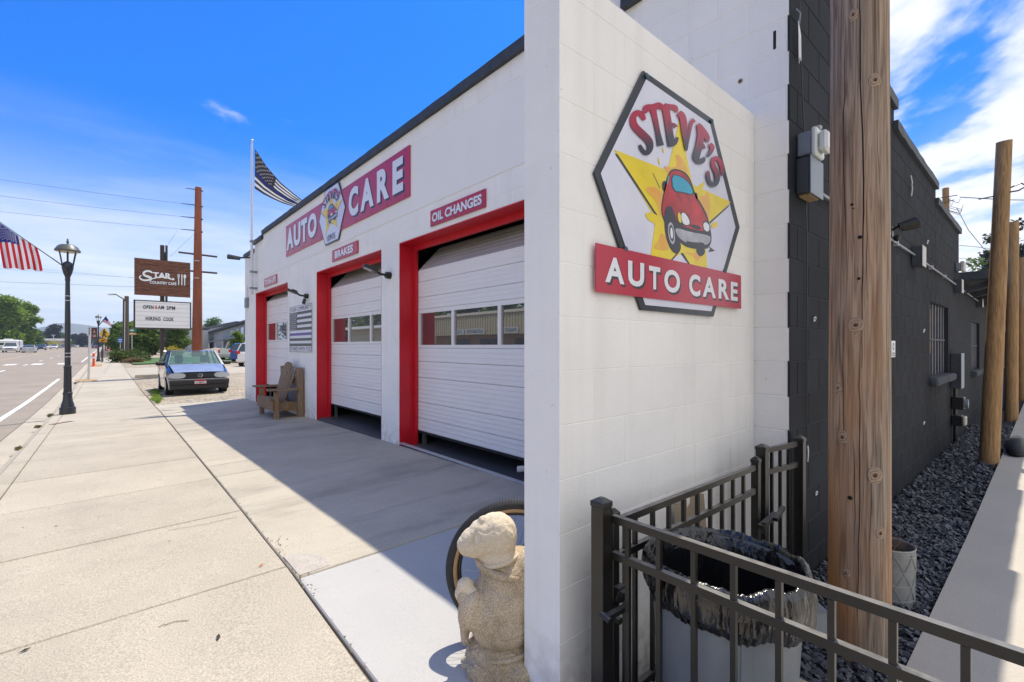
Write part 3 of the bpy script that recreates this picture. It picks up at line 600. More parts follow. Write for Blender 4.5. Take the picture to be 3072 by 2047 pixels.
# rear part of the building with its eave
RW = thing('rear_wall', 'lower black wall at the rear with small window and shallow eave', 'wall', (16, 1.1, -1.55))
k = MB()
for (p, q, c, d) in rects(11.0, 24, -1.8, 1.25, [W2]): k.box((p, YB + 0.0035, c), (q, YB + 0.2, d))
k.build('wall_core', M_BMORT, RW)
block_wall(RW, lambda u, z: Vector((u, YB + 0.0036, z)), (0, 0, 0), 11.0, 24, -1.75, [(11, 24, 1.25)], [W2], M_BLACK, near=lambda q: q[0], limit=120, ph=0.05)
barred_window(RW, W2)
b = MB(); b.box((11.4, 0.62, 1.16), (24.2, 1.6, 1.30)); b.box((11.4, 0.60, 1.05), (24.2, 0.64, 1.20)); b.build('eave', M_CAP, RW)
for i in range(6): MB().xbox((11.6 + i * 1.3, 0.64, 1.10), (11.6 + i * 1.3, 0.985, 0.98), 0.06, 0.10).build('rafter', M_CAP, RW)
MB().box((11.25, 1.2, 1.25), (24, 9, 1.4)).build('rear_roof', M_CAP, RW)
# two dark brackets high on the front wall
for (y0, y1) in ((1.98, 2.14), (1.66, 1.78)):
    MB().box((XF - 0.06, y0, 2.60 if y0 < 1.9 else 2.58), (XF - 0.002, y1, 2.80)).build('sign_bracket', M_CAP, GAR)

p = onX(2324, 118, XF); MB().box((XF - .001, p.y - .008, p.z - .06), (XF + .01, p.y + .008, p.z + .05)).build('vent_slot', flat('slot_shadow', (.03, .025, .02), 1), GAR)
p = onX(2221, 244, XF); b = MB(); b.tube([(XF - .004, p.y, p.z), (XF + .01, p.y, p.z)], .007, 10); b.build('anchor_hole', MATS['slot_shadow'], GAR); b = MB(); b.tube([(XF - .0015, p.y, p.z), (XF + .01, p.y, p.z)], .016, 12); b.build('rust_ring', flat('rust_stain', (.42, .27, .18), .9), GAR)
# ------------------------------------------------------------------ signs on the walls
def stroke(pts, w, n=1):
    """Outline polygons of a thick pen stroke: a list of quads following the points with the given widths."""
    w = w if hasattr(w, '__len__') else [w] * len(pts); L_, R_ = [], []
    for i, p in enumerate(pts):
        a = pts[max(i - 1, 0)]; b = pts[min(i + 1, len(pts) - 1)]; dx, dy = b[0] - a[0], b[1] - a[1]; l = math.hypot(dx, dy) or 1
        nx, ny = -dy / l * w[i] / 2, dx / l * w[i] / 2; L_.append((p[0] + nx, p[1] + ny)); R_.append((p[0] - nx, p[1] - ny))
    return [[L_[i], L_[i + 1], R_[i + 1], R_[i]] for i in range(len(pts) - 1)]
def smooth_pts(pts, it=2, closed=True):
    for _ in range(it):
        o = []; n = len(pts)
        for i in range(n if closed else n - 1):
            a, b = pts[i], pts[(i + 1) % n]; o += [(a[0] * .75 + b[0] * .25, a[1] * .75 + b[1] * .25), (a[0] * .25 + b[0] * .75, a[1] * .25 + b[1] * .75)]
        pts = o if closed else [pts[0]] + o + [pts[-1]]
    return pts
M_YEL = mat('sign_yellow_print', (0.80, 0.62, 0.02), 0.3, var=0.12, vs=6)
M_ORA = mat('sign_orange_print', (0.78, 0.33, 0.06), 0.3, var=0.3, vs=14, col2=(0.75, 0.48, 0.06))
M_CARRED = mat('sign_car_red_print', (0.50, 0.02, 0.025), 0.3, var=0.4, vs=9)
M_CYAN = mat('sign_cyan_print', (0.02, 0.36, 0.52), 0.3, var=0.1, vs=5)
M_GREYP = mat('sign_grey_print', (0.42, 0.42, 0.46), 0.3, var=0.3, vs=16)
M_LILAC = mat('sign_silver_print', (0.72, 0.73, 0.79), 0.3, var=0.06, vs=3, col2=(0.60, 0.60, 0.74))
def grad_mat():
    m = bpy.data.materials.new('sign_fading_letter_print'); nt, b = nodes(m); a = nt.nodes.new('ShaderNodeAttribute'); a.attribute_name = 'print_mix'
    mx = nt.nodes.new('ShaderNodeMix'); mx.data_type = 'RGBA'; nt.links.new(a.outputs['Fac'], mx.inputs[0]); mx.inputs[6].default_value = (0.03, 0.03, 0.05, 1); mx.inputs[7].default_value = (0.40, 0.015, 0.05, 1)
    nt.links.new(mx.outputs[2], b.inputs['Base Color']); b.inputs['Roughness'].default_value = 0.3; return m
M_GRAD = grad_mat()
HEX = [(362, 65), (780, 358), (943, 1010), (785, 1548), (350, 1508), (68, 680)]
HEXI = [(377, 118), (762, 388), (915, 1010), (770, 1516), (372, 1478), (103, 686)]
ART = [  # (material, layer, polygon) in the pixels of one enlargement of the sign
 (M_YEL, 1, [(575, 365), (655, 752), (885, 858), (757, 985), (742, 1010), (735, 1120), (752, 1400), (590, 1165), (520, 1210), (372, 1420), (432, 960), (318, 770), (182, 542), (505, 668)]),
 (M_INK, 2, [(186, 566), (204, 572), (442, 936), (437, 950)]), (M_INK, 2, [(878, 872), (872, 886), (758, 990), (756, 978)]),
 (M_INK, 2, [(582, 1165), (598, 1165), (640, 1232), (632, 1236)]), (M_INK, 2, [(575, 1160), (560, 1164), (524, 1206), (534, 1208)]),
 (M_ORA, 3, smooth_pts([(368, 790), (380, 765), (430, 768), (470, 800), (500, 860), (500, 980), (455, 940), (440, 860), (400, 815)], 2)),
 (M_ORA, 3, smooth_pts([(690, 810), (725, 830), (738, 795), (752, 800), (762, 860), (755, 940), (745, 985), (700, 900)], 2)),
 (M_ORA, 3, smooth_pts([(548, 570), (572, 572), (612, 630), (632, 700), (560, 690), (500, 690), (478, 635), (520, 655), (565, 640)], 2)),
 (M_ORA, 3, smooth_pts([(412, 1135), (450, 1090), (462, 1040), (490, 1060), (520, 1150), (460, 1150)], 2)),
 (M_ORA, 3, smooth_pts([(596, 1160), (640, 1165), (735, 1165), (700, 1190), (686, 1222), (660, 1180)], 2)),
 (M_YEL, 3, smooth_pts([(362, 920), (430, 925), (480, 985), (455, 1005), (400, 975), (385, 965)], 2)),
 (M_YEL, 3, smooth_pts([(770, 985), (805, 975), (808, 1000), (790, 1015), (765, 1015)], 2)), (M_YEL, 3, smooth_pts([(340, 660), (385, 690), (415, 740), (385, 735), (355, 695)], 2)),
 (M_YEL, 3, smooth_pts([(446, 585), (452, 600), (462, 640), (448, 625)], 1)), (M_YEL, 3, smooth_pts([(470, 530), (480, 535), (486, 566), (474, 555)], 1)), (M_YEL, 3, smooth_pts([(675, 770), (705, 750), (728, 735), (720, 775), (690, 780)], 1)),
 (M_INK, 2, [(413, 685), (418, 686), (460, 775), (456, 776)]), (M_INK, 2, [(750, 1122), (790, 1152), (752, 1160), (762, 1140)]),
 (M_INK, 4, smooth_pts([(528, 655), (590, 665), (638, 705), (672, 815), (715, 880), (748, 950), (770, 1060), (766, 1112), (738, 1146), (650, 1140), (590, 1118), (548, 1060), (500, 1010), (474, 960), (460, 900), (478, 800), (500, 700)], 2)),
 (M_INK, 4, smooth_pts([(468, 745), (482, 728), (500, 738), (505, 780), (490, 797), (472, 790)], 2)), (M_INK, 4, smooth_pts([(666, 800), (684, 805), (686, 845), (672, 842)], 1)),
 (M_CARRED, 5, smooth_pts([(530, 668), (585, 674), (630, 712), (664, 822), (706, 888), (738, 955), (752, 1040), (640, 1020), (556, 985), (540, 905), (515, 878), (492, 890), (484, 960), (468, 900), (486, 800), (508, 705)], 2)),
 (M_INK, 6, smooth_pts([(522, 688), (585, 700), (640, 742), (670, 822), (600, 806), (528, 796)], 1)), (M_CYAN, 7, smooth_pts([(528, 694), (584, 706), (634, 746), (662, 816), (600, 799), (536, 790)], 1)),
 (M_CYAN, 6, [(513, 696), (506, 745), (498, 752), (504, 708)]),
 (M_INK, 6, stroke([(560, 800), (590, 860), (600, 920)], 3)[0]), (M_INK, 6, stroke([(615, 810), (650, 870), (720, 920)], 3)[0]), (M_INK, 6, stroke([(600, 920), (640, 945), (700, 950)], 3)[0]),
 (M_GREYP, 6, smooth_pts([(548, 1010), (640, 1040), (756, 1058), (764, 1085), (745, 1120), (640, 1115), (580, 1085), (552, 1045)], 2)),
 (M_INK, 7, smooth_pts([(606, 1090), (660, 1102), (728, 1102), (722, 1132), (640, 1124)], 1)), (M_INK, 7, smooth_pts([(640, 990), (700, 1003), (705, 1030), (642, 1012)], 1)),
 (M_INK, 6, smooth_pts([(556, 925), (610, 915), (645, 975), (636, 1005), (580, 998), (558, 965)], 2)), (M_YEL, 7, smooth_pts([(562, 925), (580, 920), (588, 990), (568, 975)], 1)), (M_SIGNWHITE, 7, smooth_pts([(582, 924), (608, 922), (638, 975), (630, 1000), (592, 992)], 2)),
 (M_INK, 6, smooth_pts([(708, 985), (735, 968), (762, 1000), (760, 1045), (722, 1040)], 2)), (M_SIGNWHITE, 7, smooth_pts([(714, 990), (735, 976), (756, 1002), (753, 1038), (725, 1032)], 2)),
 (M_INK, 5, smooth_pts([(486, 900), (508, 880), (530, 900), (545, 980), (560, 1060), (588, 1120), (575, 1165), (545, 1172), (512, 1130), (490, 1060), (482, 980)], 2)),
 (M_INK, 5, smooth_pts([(668, 1135), (735, 1140), (722, 1180), (690, 1188)], 2)),
 (M_GREYP, 7, smooth_pts([(508, 985), (528, 978), (545, 1030), (548, 1095), (532, 1120), (512, 1085), (503, 1030)], 2)), (M_INK, 8, smooth_pts([(514, 1000), (528, 995), (540, 1040), (540, 1085), (530, 1102), (517, 1075), (510, 1030)], 2)), (M_SIGNWHITE, 9, smooth_pts([(519, 1015), (527, 1010), (535, 1045), (534, 1075), (526, 1082), (517, 1050)], 2)),
]
LETTERS = [  # strokes of the arched name: (points, widths)
 [([(362, 366), (345, 330), (318, 318), (290, 345), (296, 400), (345, 448), (392, 492), (398, 540), (372, 572), (345, 545), (332, 515)], [20, 34, 34, 38, 46, 50, 48, 36, 26, 26, 12])],
 [([(362, 325), (372, 290), (410, 292), (452, 276), (466, 300)], [14, 44, 40, 44, 14]), ([(412, 300), (424, 350), (440, 430), (450, 480), (458, 520)], [44, 34, 30, 36, 46])],
 [([(478, 272), (490, 300), (506, 400), (520, 500), (524, 520)], [36, 46, 44, 46, 46]), ([(480, 282), (520, 286), (546, 290), (556, 318)], [36, 30, 34, 10]), ([(508, 395), (540, 392), (548, 410)], [26, 20, 30]), ([(505, 512), (540, 508), (560, 470)], [34, 34, 12])],
 [([(566, 322), (592, 345), (602, 440), (612, 520), (612, 552)], [34, 44, 40, 24, 8]), ([(612, 545), (628, 450), (642, 380), (660, 365)], [10, 18, 22, 34])],
 [([(690, 400), (704, 440), (690, 520), (672, 580), (668, 605)], [34, 46, 44, 44, 36]), ([(680, 392), (715, 430), (738, 470), (738, 500)], [26, 30, 34, 10]), ([(690, 505), (712, 515), (716, 540)], [22, 18, 26]), ([(658, 590), (688, 620), (712, 610), (718, 590)], [26, 34, 30, 8])],
 [([(752, 510), (770, 530), (758, 560), (736, 590)], [22, 30, 22, 8])],
 [([(827, 702), (827, 655), (812, 610), (786, 590), (768, 612), (774, 645), (792, 680), (800, 720), (786, 756), (760, 758), (742, 722), (740, 672)], [14, 24, 26, 24, 24, 30, 32, 30, 26, 24, 26, 12])],
]
def sign_art(parent, fn, step, sc=1.0, lett=True):
    """fn(x, y, off) -> world point; off is how far the layer stands proud of the wall."""
    by = {}
    for m, l, poly in ART:
        b = by.setdefault(m.name, (MB(), m))[0]; b.add([fn(x, y, l * step) for x, y in poly], [tuple(range(len(poly)))])
    for m_name, (b, m) in by.items(): b.build({'sign_yellow_print': 'star', 'sign_orange_print': 'flame', 'sign_car_red_print': 'car_picture'}.get(m_name, 'printed_shape'), m, parent, kind='stuff')
    b = MB(); cols = []
    for lt in LETTERS:
        ys = [p[1] for s_ in lt for p in s_[0]]; y0, y1 = min(ys), max(ys)
        for pts, ws in lt:
            q = smooth_pts(pts, 2, False); ww = [np.interp(t, np.linspace(0, 1, len(ws)), ws) for t in np.linspace(0, 1, len(q))]
            for qd in stroke(q, [v_ * .97 for v_ in ww]):
                b.add([fn(x, y, (10 + 0.06 * (len(cols) // 4)) * step) for x, y in qd], [(0, 1, 2, 3)])
                cols += [1 - min(1, max(0, (y - y0 - (y1 - y0) * .25) / ((y1 - y0) * .55))) for x, y in qd]
    o = b.build('arched_letters', M_GRAD, parent, kind='stuff'); at = o.data.attributes.new('print_mix', 'FLOAT', 'POINT'); at.data.foreach_set('value', cols)
def crop6(x, y, off=0.0, Y0=WY0 - 0.014):
    return onY(1750 + x / 2.0098, 180 + y / 2.0098, Y0 - off)
def plane_pts(pts, f): return [f(x, y) for x, y in pts]
def board(mb, pts, n, t, mi=0):                       # closed board from a polygon of world points, thickened along n
    n = Vector(n) * t; k = len(pts); mb.add([p for p in pts] + [p + n for p in pts], [tuple(range(k)), tuple(range(2 * k - 1, k - 1, -1))] + [((i + 1) % k, i, k + i, k + (i + 1) % k) for i in range(k)], mi)
BS = thing('hexagonal_logo_sign', "large hexagonal STEVE'S sign with star and red car above the AUTO CARE banner", 'sign', crop6(500, 800))
Bsc = lambda x, y, off=0.0: crop6(x, y, 0.0) + Vector((0, -off, 0))
b = MB(); board(b, [Bsc(*p) for p in HEX], (0, 1, 0), 0.010); b.build('border', mat('sign_slate_border', (0.020, 0.026, 0.034), 0.35, var=0.3, vs=3), BS)
b = MB(); board(b, [Bsc(*p, 0.002) for p in HEXI], (0, 1, 0), 0.001); b.build('face', M_LILAC, BS)
sign_art(BS, lambda x, y, o: Bsc(x, y, 0.003 + o), 0.0003)
for p in ((377, 100), (250, 1143), (845, 1275), (768, 372)):
    q = Bsc(*p); MB().ball(q + Vector((0, -0.006, 0)), (0.012, 0.008, 0.012), 10, 6).build('bolt', flat('verdigris_bolt', (0.06, 0.13, 0.15), 0.5), BS, smooth=True)
BN = [(66, 1105), (942, 1302), (943, 1502), (66, 1400)]
b = MB(); board(b, [Bsc(*p, 0.0085) for p in BN], (0, 1, 0), 0.004); ban = b.build('banner', M_SIGNRED, BS)
# letters of the banner: the patch of each letter on the banner
def quadfn(c, f): # c: bottom-left, bottom-right, top-right, top-left
    return lambda u, v: f(*[(c[0][i] * (1 - u) + c[1][i] * u) * (1 - v) + (c[3][i] * (1 - u) + c[2][i] * u) * v for i in (0, 1)])
WL = [('A', [(120, 1338), (236, 1358), (202, 1198), (150, 1192)]), ('U', [(258, 1370), (352, 1366), (355, 1228), (260, 1212)]), ('T', [(384, 1380), (450, 1390), (452, 1256), (384, 1240)]),
      ('O', [(476, 1396), (572, 1414), (572, 1276), (476, 1260)]), ('C', [(626, 1420), (694, 1432), (694, 1302), (628, 1288)]), ('A', [(708, 1424), (788, 1444), (764, 1314), (728, 1308)]), ('R', [(804, 1436), (868, 1452), (864, 1332), (806, 1322)]), ('E', [(878, 1448), (920, 1458), (920, 1346), (880, 1338)])]
sh = MB(); fc = MB()
for ch, q in WL:
    # rectangular patch in the plane of the sign: true letter shapes, foreshortened only by the view
    x0 = min(p[0] for p in q); x1 = max(p[0] for p in q); P = [Bsc(x0, q[0][1] if q[0][0] == x0 else q[3][1]), Bsc(x1, q[1][1])]
    X0, X1 = P[0].x, P[1].x; Z0 = Bsc((q[0][0] + q[1][0]) / 2, (q[0][1] + q[1][1]) / 2).z; Z1 = Bsc((q[2][0] + q[3][0]) / 2, (q[2][1] + q[3][1]) / 2).z
    lettering(sh, ch, lambda u, v: Vector((X0 + 0.012 + (X1 - X0) * u, WY0 - 0.014 - 0.0092, Z0 - 0.010 + (Z1 - Z0) * v)), bold=0.035)
    lettering(fc, ch, lambda u, v: Vector((X0 + (X1 - X0) * u, WY0 - 0.014 - 0.0100, Z0 + (Z1 - Z0) * v)), bold=0.035)
sh.build('letter_shadow', M_INK, ban, kind='stuff'); fc.build('letters', M_SIGNWHITE, ban, kind='stuff')
# signs on the long front wall (X = XF); letters read towards -Y
def fw(px, py): return onX(px, py, XF)
def wall_rect(corners, back=0.0):                     # corners in photo pixels -> (y_left, y_right, z0, z1), left = larger Y
    P = [fw(*c) for c in corners]; yl = max(p.y for p in P); yr = min(p.y for p in P); zs = sorted(p.z for p in P); return yl, yr, (zs[0] + zs[1]) / 2, (zs[2] + zs[3]) / 2
def fword(mb, body, yl, yr, z0, z1, off, bold=0.03, spacing=1.0): lettering(mb, body, lambda u, v: Vector((XF - off, yl + (yr - yl) * u, z0 + (z1 - z0) * v)), bold=bold, spacing=spacing)
def facade_sign(name, label, corners, body, tb, off0=0.006, shadow=True, bold=0.03, fontfrac=(0.2, 0.84)):
    yl, yr, z0, z1 = wall_rect(corners); t = thing(name, label, 'sign', (XF - 0.005, (yl + yr) / 2, (z0 + z1) / 2))
    MB().cbox((XF - 0.022, yr, z0), (XF - off0, yl, z1), 0.001).build('board', M_SIGNRED, t)
    h = z1 - z0; wd = yl - yr; a, b_ = tb; fr = fontfrac; f = MB(); s_ = MB()
    if shadow: fword(s_, body, yl - wd * a - h * 0.03, yl - wd * b_ - h * 0.03, z0 + h * (fr[0] - .03), z0 + h * (fr[1] - .03), 0.0235, bold); s_.build('letter_shadow', M_INK, t, kind='stuff')
    fword(f, body, yl - wd * a, yl - wd * b_, z0 + h * fr[0], z0 + h * fr[1], 0.0245, bold); f.build('letters', M_SIGNWHITE, t, kind='stuff')
    sc = [(u, v) for u in (0.04, .5, 0.96) for v in (0.07, 0.93)]
    q = MB()
    for u, v in sc: q.ball((XF - 0.022, yl - wd * u, z0 + h * v), (0.006, 0.009, 0.009), 6, 4)
    q.build('screws', M_INK, t, kind='stuff'); return t
c3 = lambda x, y: (840 + x / 4.355, 420 + y / 4.355)
facade_sign('oil_changes_sign', 'red OIL CHANGES sign above the nearest roll-up door', [(1295.5, 637), (1460, 565), (1460, 622), (1295.5, 682)], 'OIL CHANGES', (0.04, 0.95), fontfrac=(.22, .80), bold=0.04)
facade_sign('brakes_sign', 'small red BRAKES sign above the middle roll-up door', [c3(697, 1450), c3(1030, 1315), c3(1030, 1480), (1001, 787)], 'BRAKES', (0.12, 0.84), bold=0.04)
facade_sign('tune_ups_sign', 'small red TUNE-UPS sign above the farthest roll-up door', [(795, 838), (832.5, 823), (832.5, 850), (795, 862)], 'TUNE-UPS', (0.07, 0.95), bold=0.02, shadow=False)
# long AUTO CARE board with the small hexagon in its middle
yl, yr, z0, z1 = wall_rect([c3(93, 1130), c3(1712, 80), c3(1712, 748), c3(93, 1528)])
LS = thing('auto_care_board', 'long red AUTO CARE board high on the white garage front', 'sign', (XF - .005, (yl + yr) / 2, (z0 + z1) / 2))
MB().cbox((XF - 0.024, yr, z0), (XF - 0.006, yl, z1), 0.001).build('board', M_SIGNRED, LS)
sh = MB(); fc = MB()
for ch, xa, xb in (('A', 105, 190), ('U', 198, 285), ('T', 293, 372), ('O', 382, 496), ('C', 918, 1042), ('A', 1072, 1245), ('R', 1288, 1445), ('E', 1492, 1630)):
    a = fw(*c3(xa, 700)).y; b_ = fw(*c3(xb, 700)).y; h = z1 - z0; zb, zt = z0 + h * 0.185, z0 + h * 0.875
    fword(sh, ch, a - 0.045, b_ - 0.045, zb - 0.035, zt - 0.035, 0.0255, 0.05); fword(fc, ch, a, b_, zb, zt, 0.0265, 0.05)
sh.build('letter_shadow', M_INK, LS, kind='stuff'); fc.build('letters', M_SIGNWHITE, LS, kind='stuff')
q = MB()
for i in range(11):
    for v in (0.05, .95): q.ball((XF - 0.024, yl + (yr - yl) * (0.02 + 0.096 * i), z0 + (z1 - z0) * v), (0.006, 0.012, 0.012), 6, 4)
q.build('screws', M_INK, LS, kind='stuff')
HS = thing('small_hexagon_sign', "small hexagonal STEVE'S sign numbered 10915 in the middle of the long red board", 'sign', (XF - .03, (fw(*c3(700, 970))).y, fw(*c3(700, 970)).z))
hp = [fw(*c3(*p)) for p in ((612, 660), (785, 555), (880, 880), (785, 1310), (612, 1385), (530, 1070))]
zt = (hp[0].z + hp[1].z) / 2; zb = (hp[3].z + hp[4].z) / 2; yL, yR = hp[5].y, hp[2].y; zc = (hp[2].z + hp[5].z) / 2; ya_, yb_ = hp[0].y, hp[1].y
hx = [Vector((XF - 0.03, y, z)) for y, z in ((ya_, zt), (yb_, zt), (yR, zc), (yb_, zb), (ya_, zb), (yL, zc))]
b = MB(); board(b, hx, (1, 0, 0), 0.012); b.build('border', M_INK, HS)
cen = Vector((XF - 0.03, (yL + yR) / 2, (zt + zb) / 2)); b = MB(); board(b, [cen + (p - cen) * 0.955 + Vector((-0.002, 0, 0)) for p in hx], (1, 0, 0), 0.001); b.build('face', M_LILAC, HS)
# the same art, mapped from the plane of the big sign
q = [Bsc(*p) for p in HEX]; bx0 = min(p.x for p in q); bx1 = max(p.x for p in q); bz0 = min(p.z for p in q); bz1 = max(p.z for p in q)
def small(x, y, o):
    p = Bsc(x, y); u = (p.x - bx0) / (bx1 - bx0); v = (p.z - bz0) / (bz1 - bz0)
    return Vector((XF - 0.034 - o, yL + (yR - yL) * u, zb + (zt - zb) * (v * 0.86 + 0.12)))
sign_art(HS, small, 0.0005)
b = MB(); h = zt - zb; fword(b, '10915', cen.y + 0.19, cen.y - 0.19, zb + h * 0.05, zb + h * 0.155, 0.044, 0.01); b.build('house_number', M_INK, HS, kind='stuff')
# community flag board
yl, yr, z0, z1 = wall_rect([(872.4, 923.4), (938.4, 908.7), (938.4, 1056.3), (871.5, 1056.3)]); z0 = fw(905, 1056.3).z; z1 = (fw(872.4, 923.4).z + fw(938.4, 908.7).z) / 2
CB = thing('community_flag_board', 'white board with dark striped flag reading YOUR COMMUNITY STANDS WITH YOU', 'sign', (XF - .005, (yl + yr) / 2, (z0 + z1) / 2))
MB().box((XF - 0.016, yr, z0), (XF - 0.005, yl, z1)).build('board', M_SIGNWHITE, CB)
h = z1 - z0; wd = yl - yr; d = MB(); M_PUR = flat('violet_print', (0.17, 0.12, 0.36)); M_DG = flat('stripe_grey_print', (0.10, 0.10, 0.10))
fr = MB()
for (a, b_, c, e) in ((0, 1, 0, .008), (0, 1, .992, 1), (0, .012, 0.008, .992), (.988, 1, 0.008, .992)): fr.box((XF - 0.019, yl - wd * a, z0 + h * c), (XF - 0.0165, yl - wd * b_, z0 + h * e))
fr.build('dark_edge', M_INK, CB)
top, bot = 0.865, 0.125; sh_ = (top - bot) / 13
for i in range(13):
    if i % 2 == 0 or i == 7:
        zz1 = z0 + h * (top - i * sh_); zz0 = zz1 - h * sh_
        if i == 8: pass
        MB().box((XF - 0.0185, yl - wd * (0.36 if i < 7 else 0.015), zz0), (XF - 0.017, yl - wd * 0.985, zz1)).build('stripe', M_DG if i not in (8,) else M_PUR, CB) if i != 7 else None
ca = MB(); ca.box((XF - 0.0185, yl - wd * 0.015, z0 + h * (top - 7 * sh_)), (XF - 0.017, yl - wd * 0.36, z0 + h * (top + .0))); ca.build('canton', M_INK, CB)
st = MB()
def star_poly(cy, cz, r, k=5, rot=0): return [(cy + (r if i % 2 == 0 else r * .42) * math.sin(rot + math.pi * i / k), cz + (r if i % 2 == 0 else r * .42) * math.cos(rot + math.pi * i / k)) for i in range(2 * k)]
for r_ in range(9):
    for c_ in range(6 if r_ % 2 == 0 else 5):
        cy = yl - wd * (0.045 + 0.055 * c_ + (0.0275 if r_ % 2 else 0)); cz = z0 + h * (top - 7 * sh_ * (r_ + .6) / 9.2)
        st.add([(XF - 0.0195, y, z) for y, z in star_poly(cy, cz, 0.022)], [tuple(range(10))])
st.build('stars', M_SIGNWHITE, CB, kind='stuff')
lt = MB(); fword(lt, 'YOUR COMMUNITY', yl - wd * .03, yl - wd * .97, z0 + h * .885, z0 + h * .975, 0.0185, 0.0); fword(lt, 'STANDS WITH YOU', yl - wd * .03, yl - wd * .97, z0 + h * .025, z0 + h * .110, 0.0185, 0.0)
lt.build('letters', flat('violet_ink', (0.09, 0.07, 0.17)), CB, kind='stuff')
# ------------------------------------------------------------------ wall lamps, boxes and conduit
def wall_flood(y, z, label, extra=False):
    t = thing('wall_floodlight', label, 'floodlight', (XF, y, z), 'black floodlights on the garage front')
    b = MB(); b.tube([(XF, y, z), (XF - 0.05, y, z)], 0.05, 16); b.tube([(XF - 0.05, y, z), (XF - 0.07, y, z)], 0.045, 16); b.build('wall_plate', M_IRON, t)
    b = MB(); b.tube([(XF - 0.07, y, z), (XF - 0.15, y + .01, z + 0.01), (XF - 0.21, y + .02, z + 0.05)], 0.018, 8); b.build('arm', M_IRON, t)
    a, c = Vector((XF - 0.19, y + .02, z + 0.04)), Vector((XF - 0.37, y + 0.06, z + 0.11)); b = MB(); b.xbox(a, c, 0.16, 0.04); b.xbox(a + (c - a) * .05 + Vector((0, 0, .03)), a + (c - a) * .55 + Vector((0, 0, .03)), 0.12, 0.03); b.build('lamp_head', M_IRON, t)
    b = MB(); u = (c - a).cross(Vector((0, 1, 0))).normalized(); u = u if u.z < 0 else -u; b.xbox(a + (c - a) * .35 + u * .026, a + (c - a) * .95 + u * .026, 0.13, 0.006); b.build('lens', flat('lamp_lens', (0.35, 0.36, 0.38), 0.2), t)
    if extra: b = MB(); b.tube([(XF - 0.06, y, z - 0.06), (XF - 0.09, y - .02, z - 0.15)], [0.03, 0.035], 10); b.build('motion_sensor', M_IRON, t)
p = fw(1171, 827); wall_flood(p.y, p.z, 'black floodlight between the oil changes and brakes doors')
p = fw(924, 889); wall_flood(p.y, p.z, 'black floodlight with sensor above the community flag board', True)
M_GREY = mat('grey_box_enamel', (0.20, 0.23, 0.27), 0.45, var=0.1, vs=4); M_BOXW = mat('weathered_plastic', (0.50, 0.50, 0.46), 0.5, var=0.15, vs=10)
t = thing('floodlight_box', 'clear lensed floodlight above a grey junction box at the corner of the black wall', 'floodlight', (3.2, YB, 1.1))
b = MB(); b.cbox((3.117, 0.915, 0.905), (3.337, YB, 1.12), 0.006); b.build('junction_box', mat('dark_box', (0.045, 0.05, 0.056), 0.5, var=0.2, vs=5), t)
MB().cbox((3.112, 0.907, 0.90), (3.342, 0.915, 1.125), 0.003).build('cover', M_GREY, t)
MB().box((3.14, 0.925, 0.896), (3.31, 0.98, 0.905)).build('lamp_opening', mat('lit_opening', (0.35, 0.25, 0.13), 0.8, var=0.4, vs=30), t)  # tan colour stands in for the light showing in the opening
MB().cbox((3.135, 0.915, 1.135), (3.28, YB, 1.275), 0.008).build('housing', M_GREY, t)
b = MB(); b.cbox((3.13, 0.885, 1.125), (3.285, 0.914, 1.290), 0.008); b.cbox((3.15, 0.835, 1.145), (3.265, 0.885, 1.265), 0.02); b.build('lens', flat('clear_plastic_lens', (0.62, 0.65, 0.62), 0.15), t)
b = MB(); b.cbox((3.195, 0.88, 1.29), (3.225, 0.91, 1.315), 0.006); b.build('latch', M_BOXW, t)
t = thing('conduit', 'long grey steel conduit running along the black wall', 'conduit', (6, 0.96, 1.0))
b = MB(); b.tube([(3.34, 0.962, 0.985), (6.75, 0.962, 1.005)], 0.011, 8); b.build('pipe', mat('painted_conduit', (0.30, 0.31, 0.33), 0.45, metal=.3, var=.3, vs=9), t)
b = MB(); b.tube([(6.9, 0.962, 1.0), (10.3, 0.962, 0.985)], 0.011, 8); b.build('pipe', MATS['painted_conduit'], t)
b = MB(); b.tube([(10.6, 0.962, 0.98), (14.0, 0.962, 0.95)], 0.011, 8); b.build('pipe', MATS['painted_conduit'], t)
for x in (3.42, 4.6, 5.8, 7.9, 9.1): MB().box((x, 0.947, 0.975), (x + .02, YB, 1.02)).build('clip', M_ALU, t)
for (x, z0_, z1_, lb) in ((6.75, 0.885, 1.105, 'nearest'), (10.35, 0.86, 1.07, 'middle'), (14.0, 0.83, 1.0, 'farthest')):
    t = thing('wall_pack_lamp', {'nearest': 'grey fronted box lamp on the conduit nearest the big wooden post', 'middle': 'grey fronted box lamp where the black wall steps down', 'farthest': 'grey fronted box lamp under the rear eave'}[lb], 'lamp', (x, YB, z0_), 'box lamps along the black wall')
    MB().cbox((x, 0.90, z0_), (x + 0.22, YB, z1_), 0.005).build('housing', M_CAP, t); MB().cbox((x - .004, 0.893, z0_ - .004), (x + 0.224, 0.90, z1_ + .004), 0.002).build('cover', M_BOXW, t)
t = thing('white_floodlight', 'small white floodlight above the middle box lamp', 'floodlight', (10.7, .95, 1.55)); MB().cbox((10.5, .88, 1.22), (10.75, .93, 1.38), .01).build('lens', M_BOXW, t); MB().cbox((10.5, .93, 1.24), (10.7, YB, 1.36), .01).build('housing', M_GREY, t)
t = thing('security_light', 'black twin security light with sensor on the black wall', 'security light', (5.6, YB, 1.1))
b = MB(); b.tube([(5.62, YB, 1.08), (5.62, YB - .03, 1.08)], 0.05, 12); b.build('wall_plate', M_IRON, t)
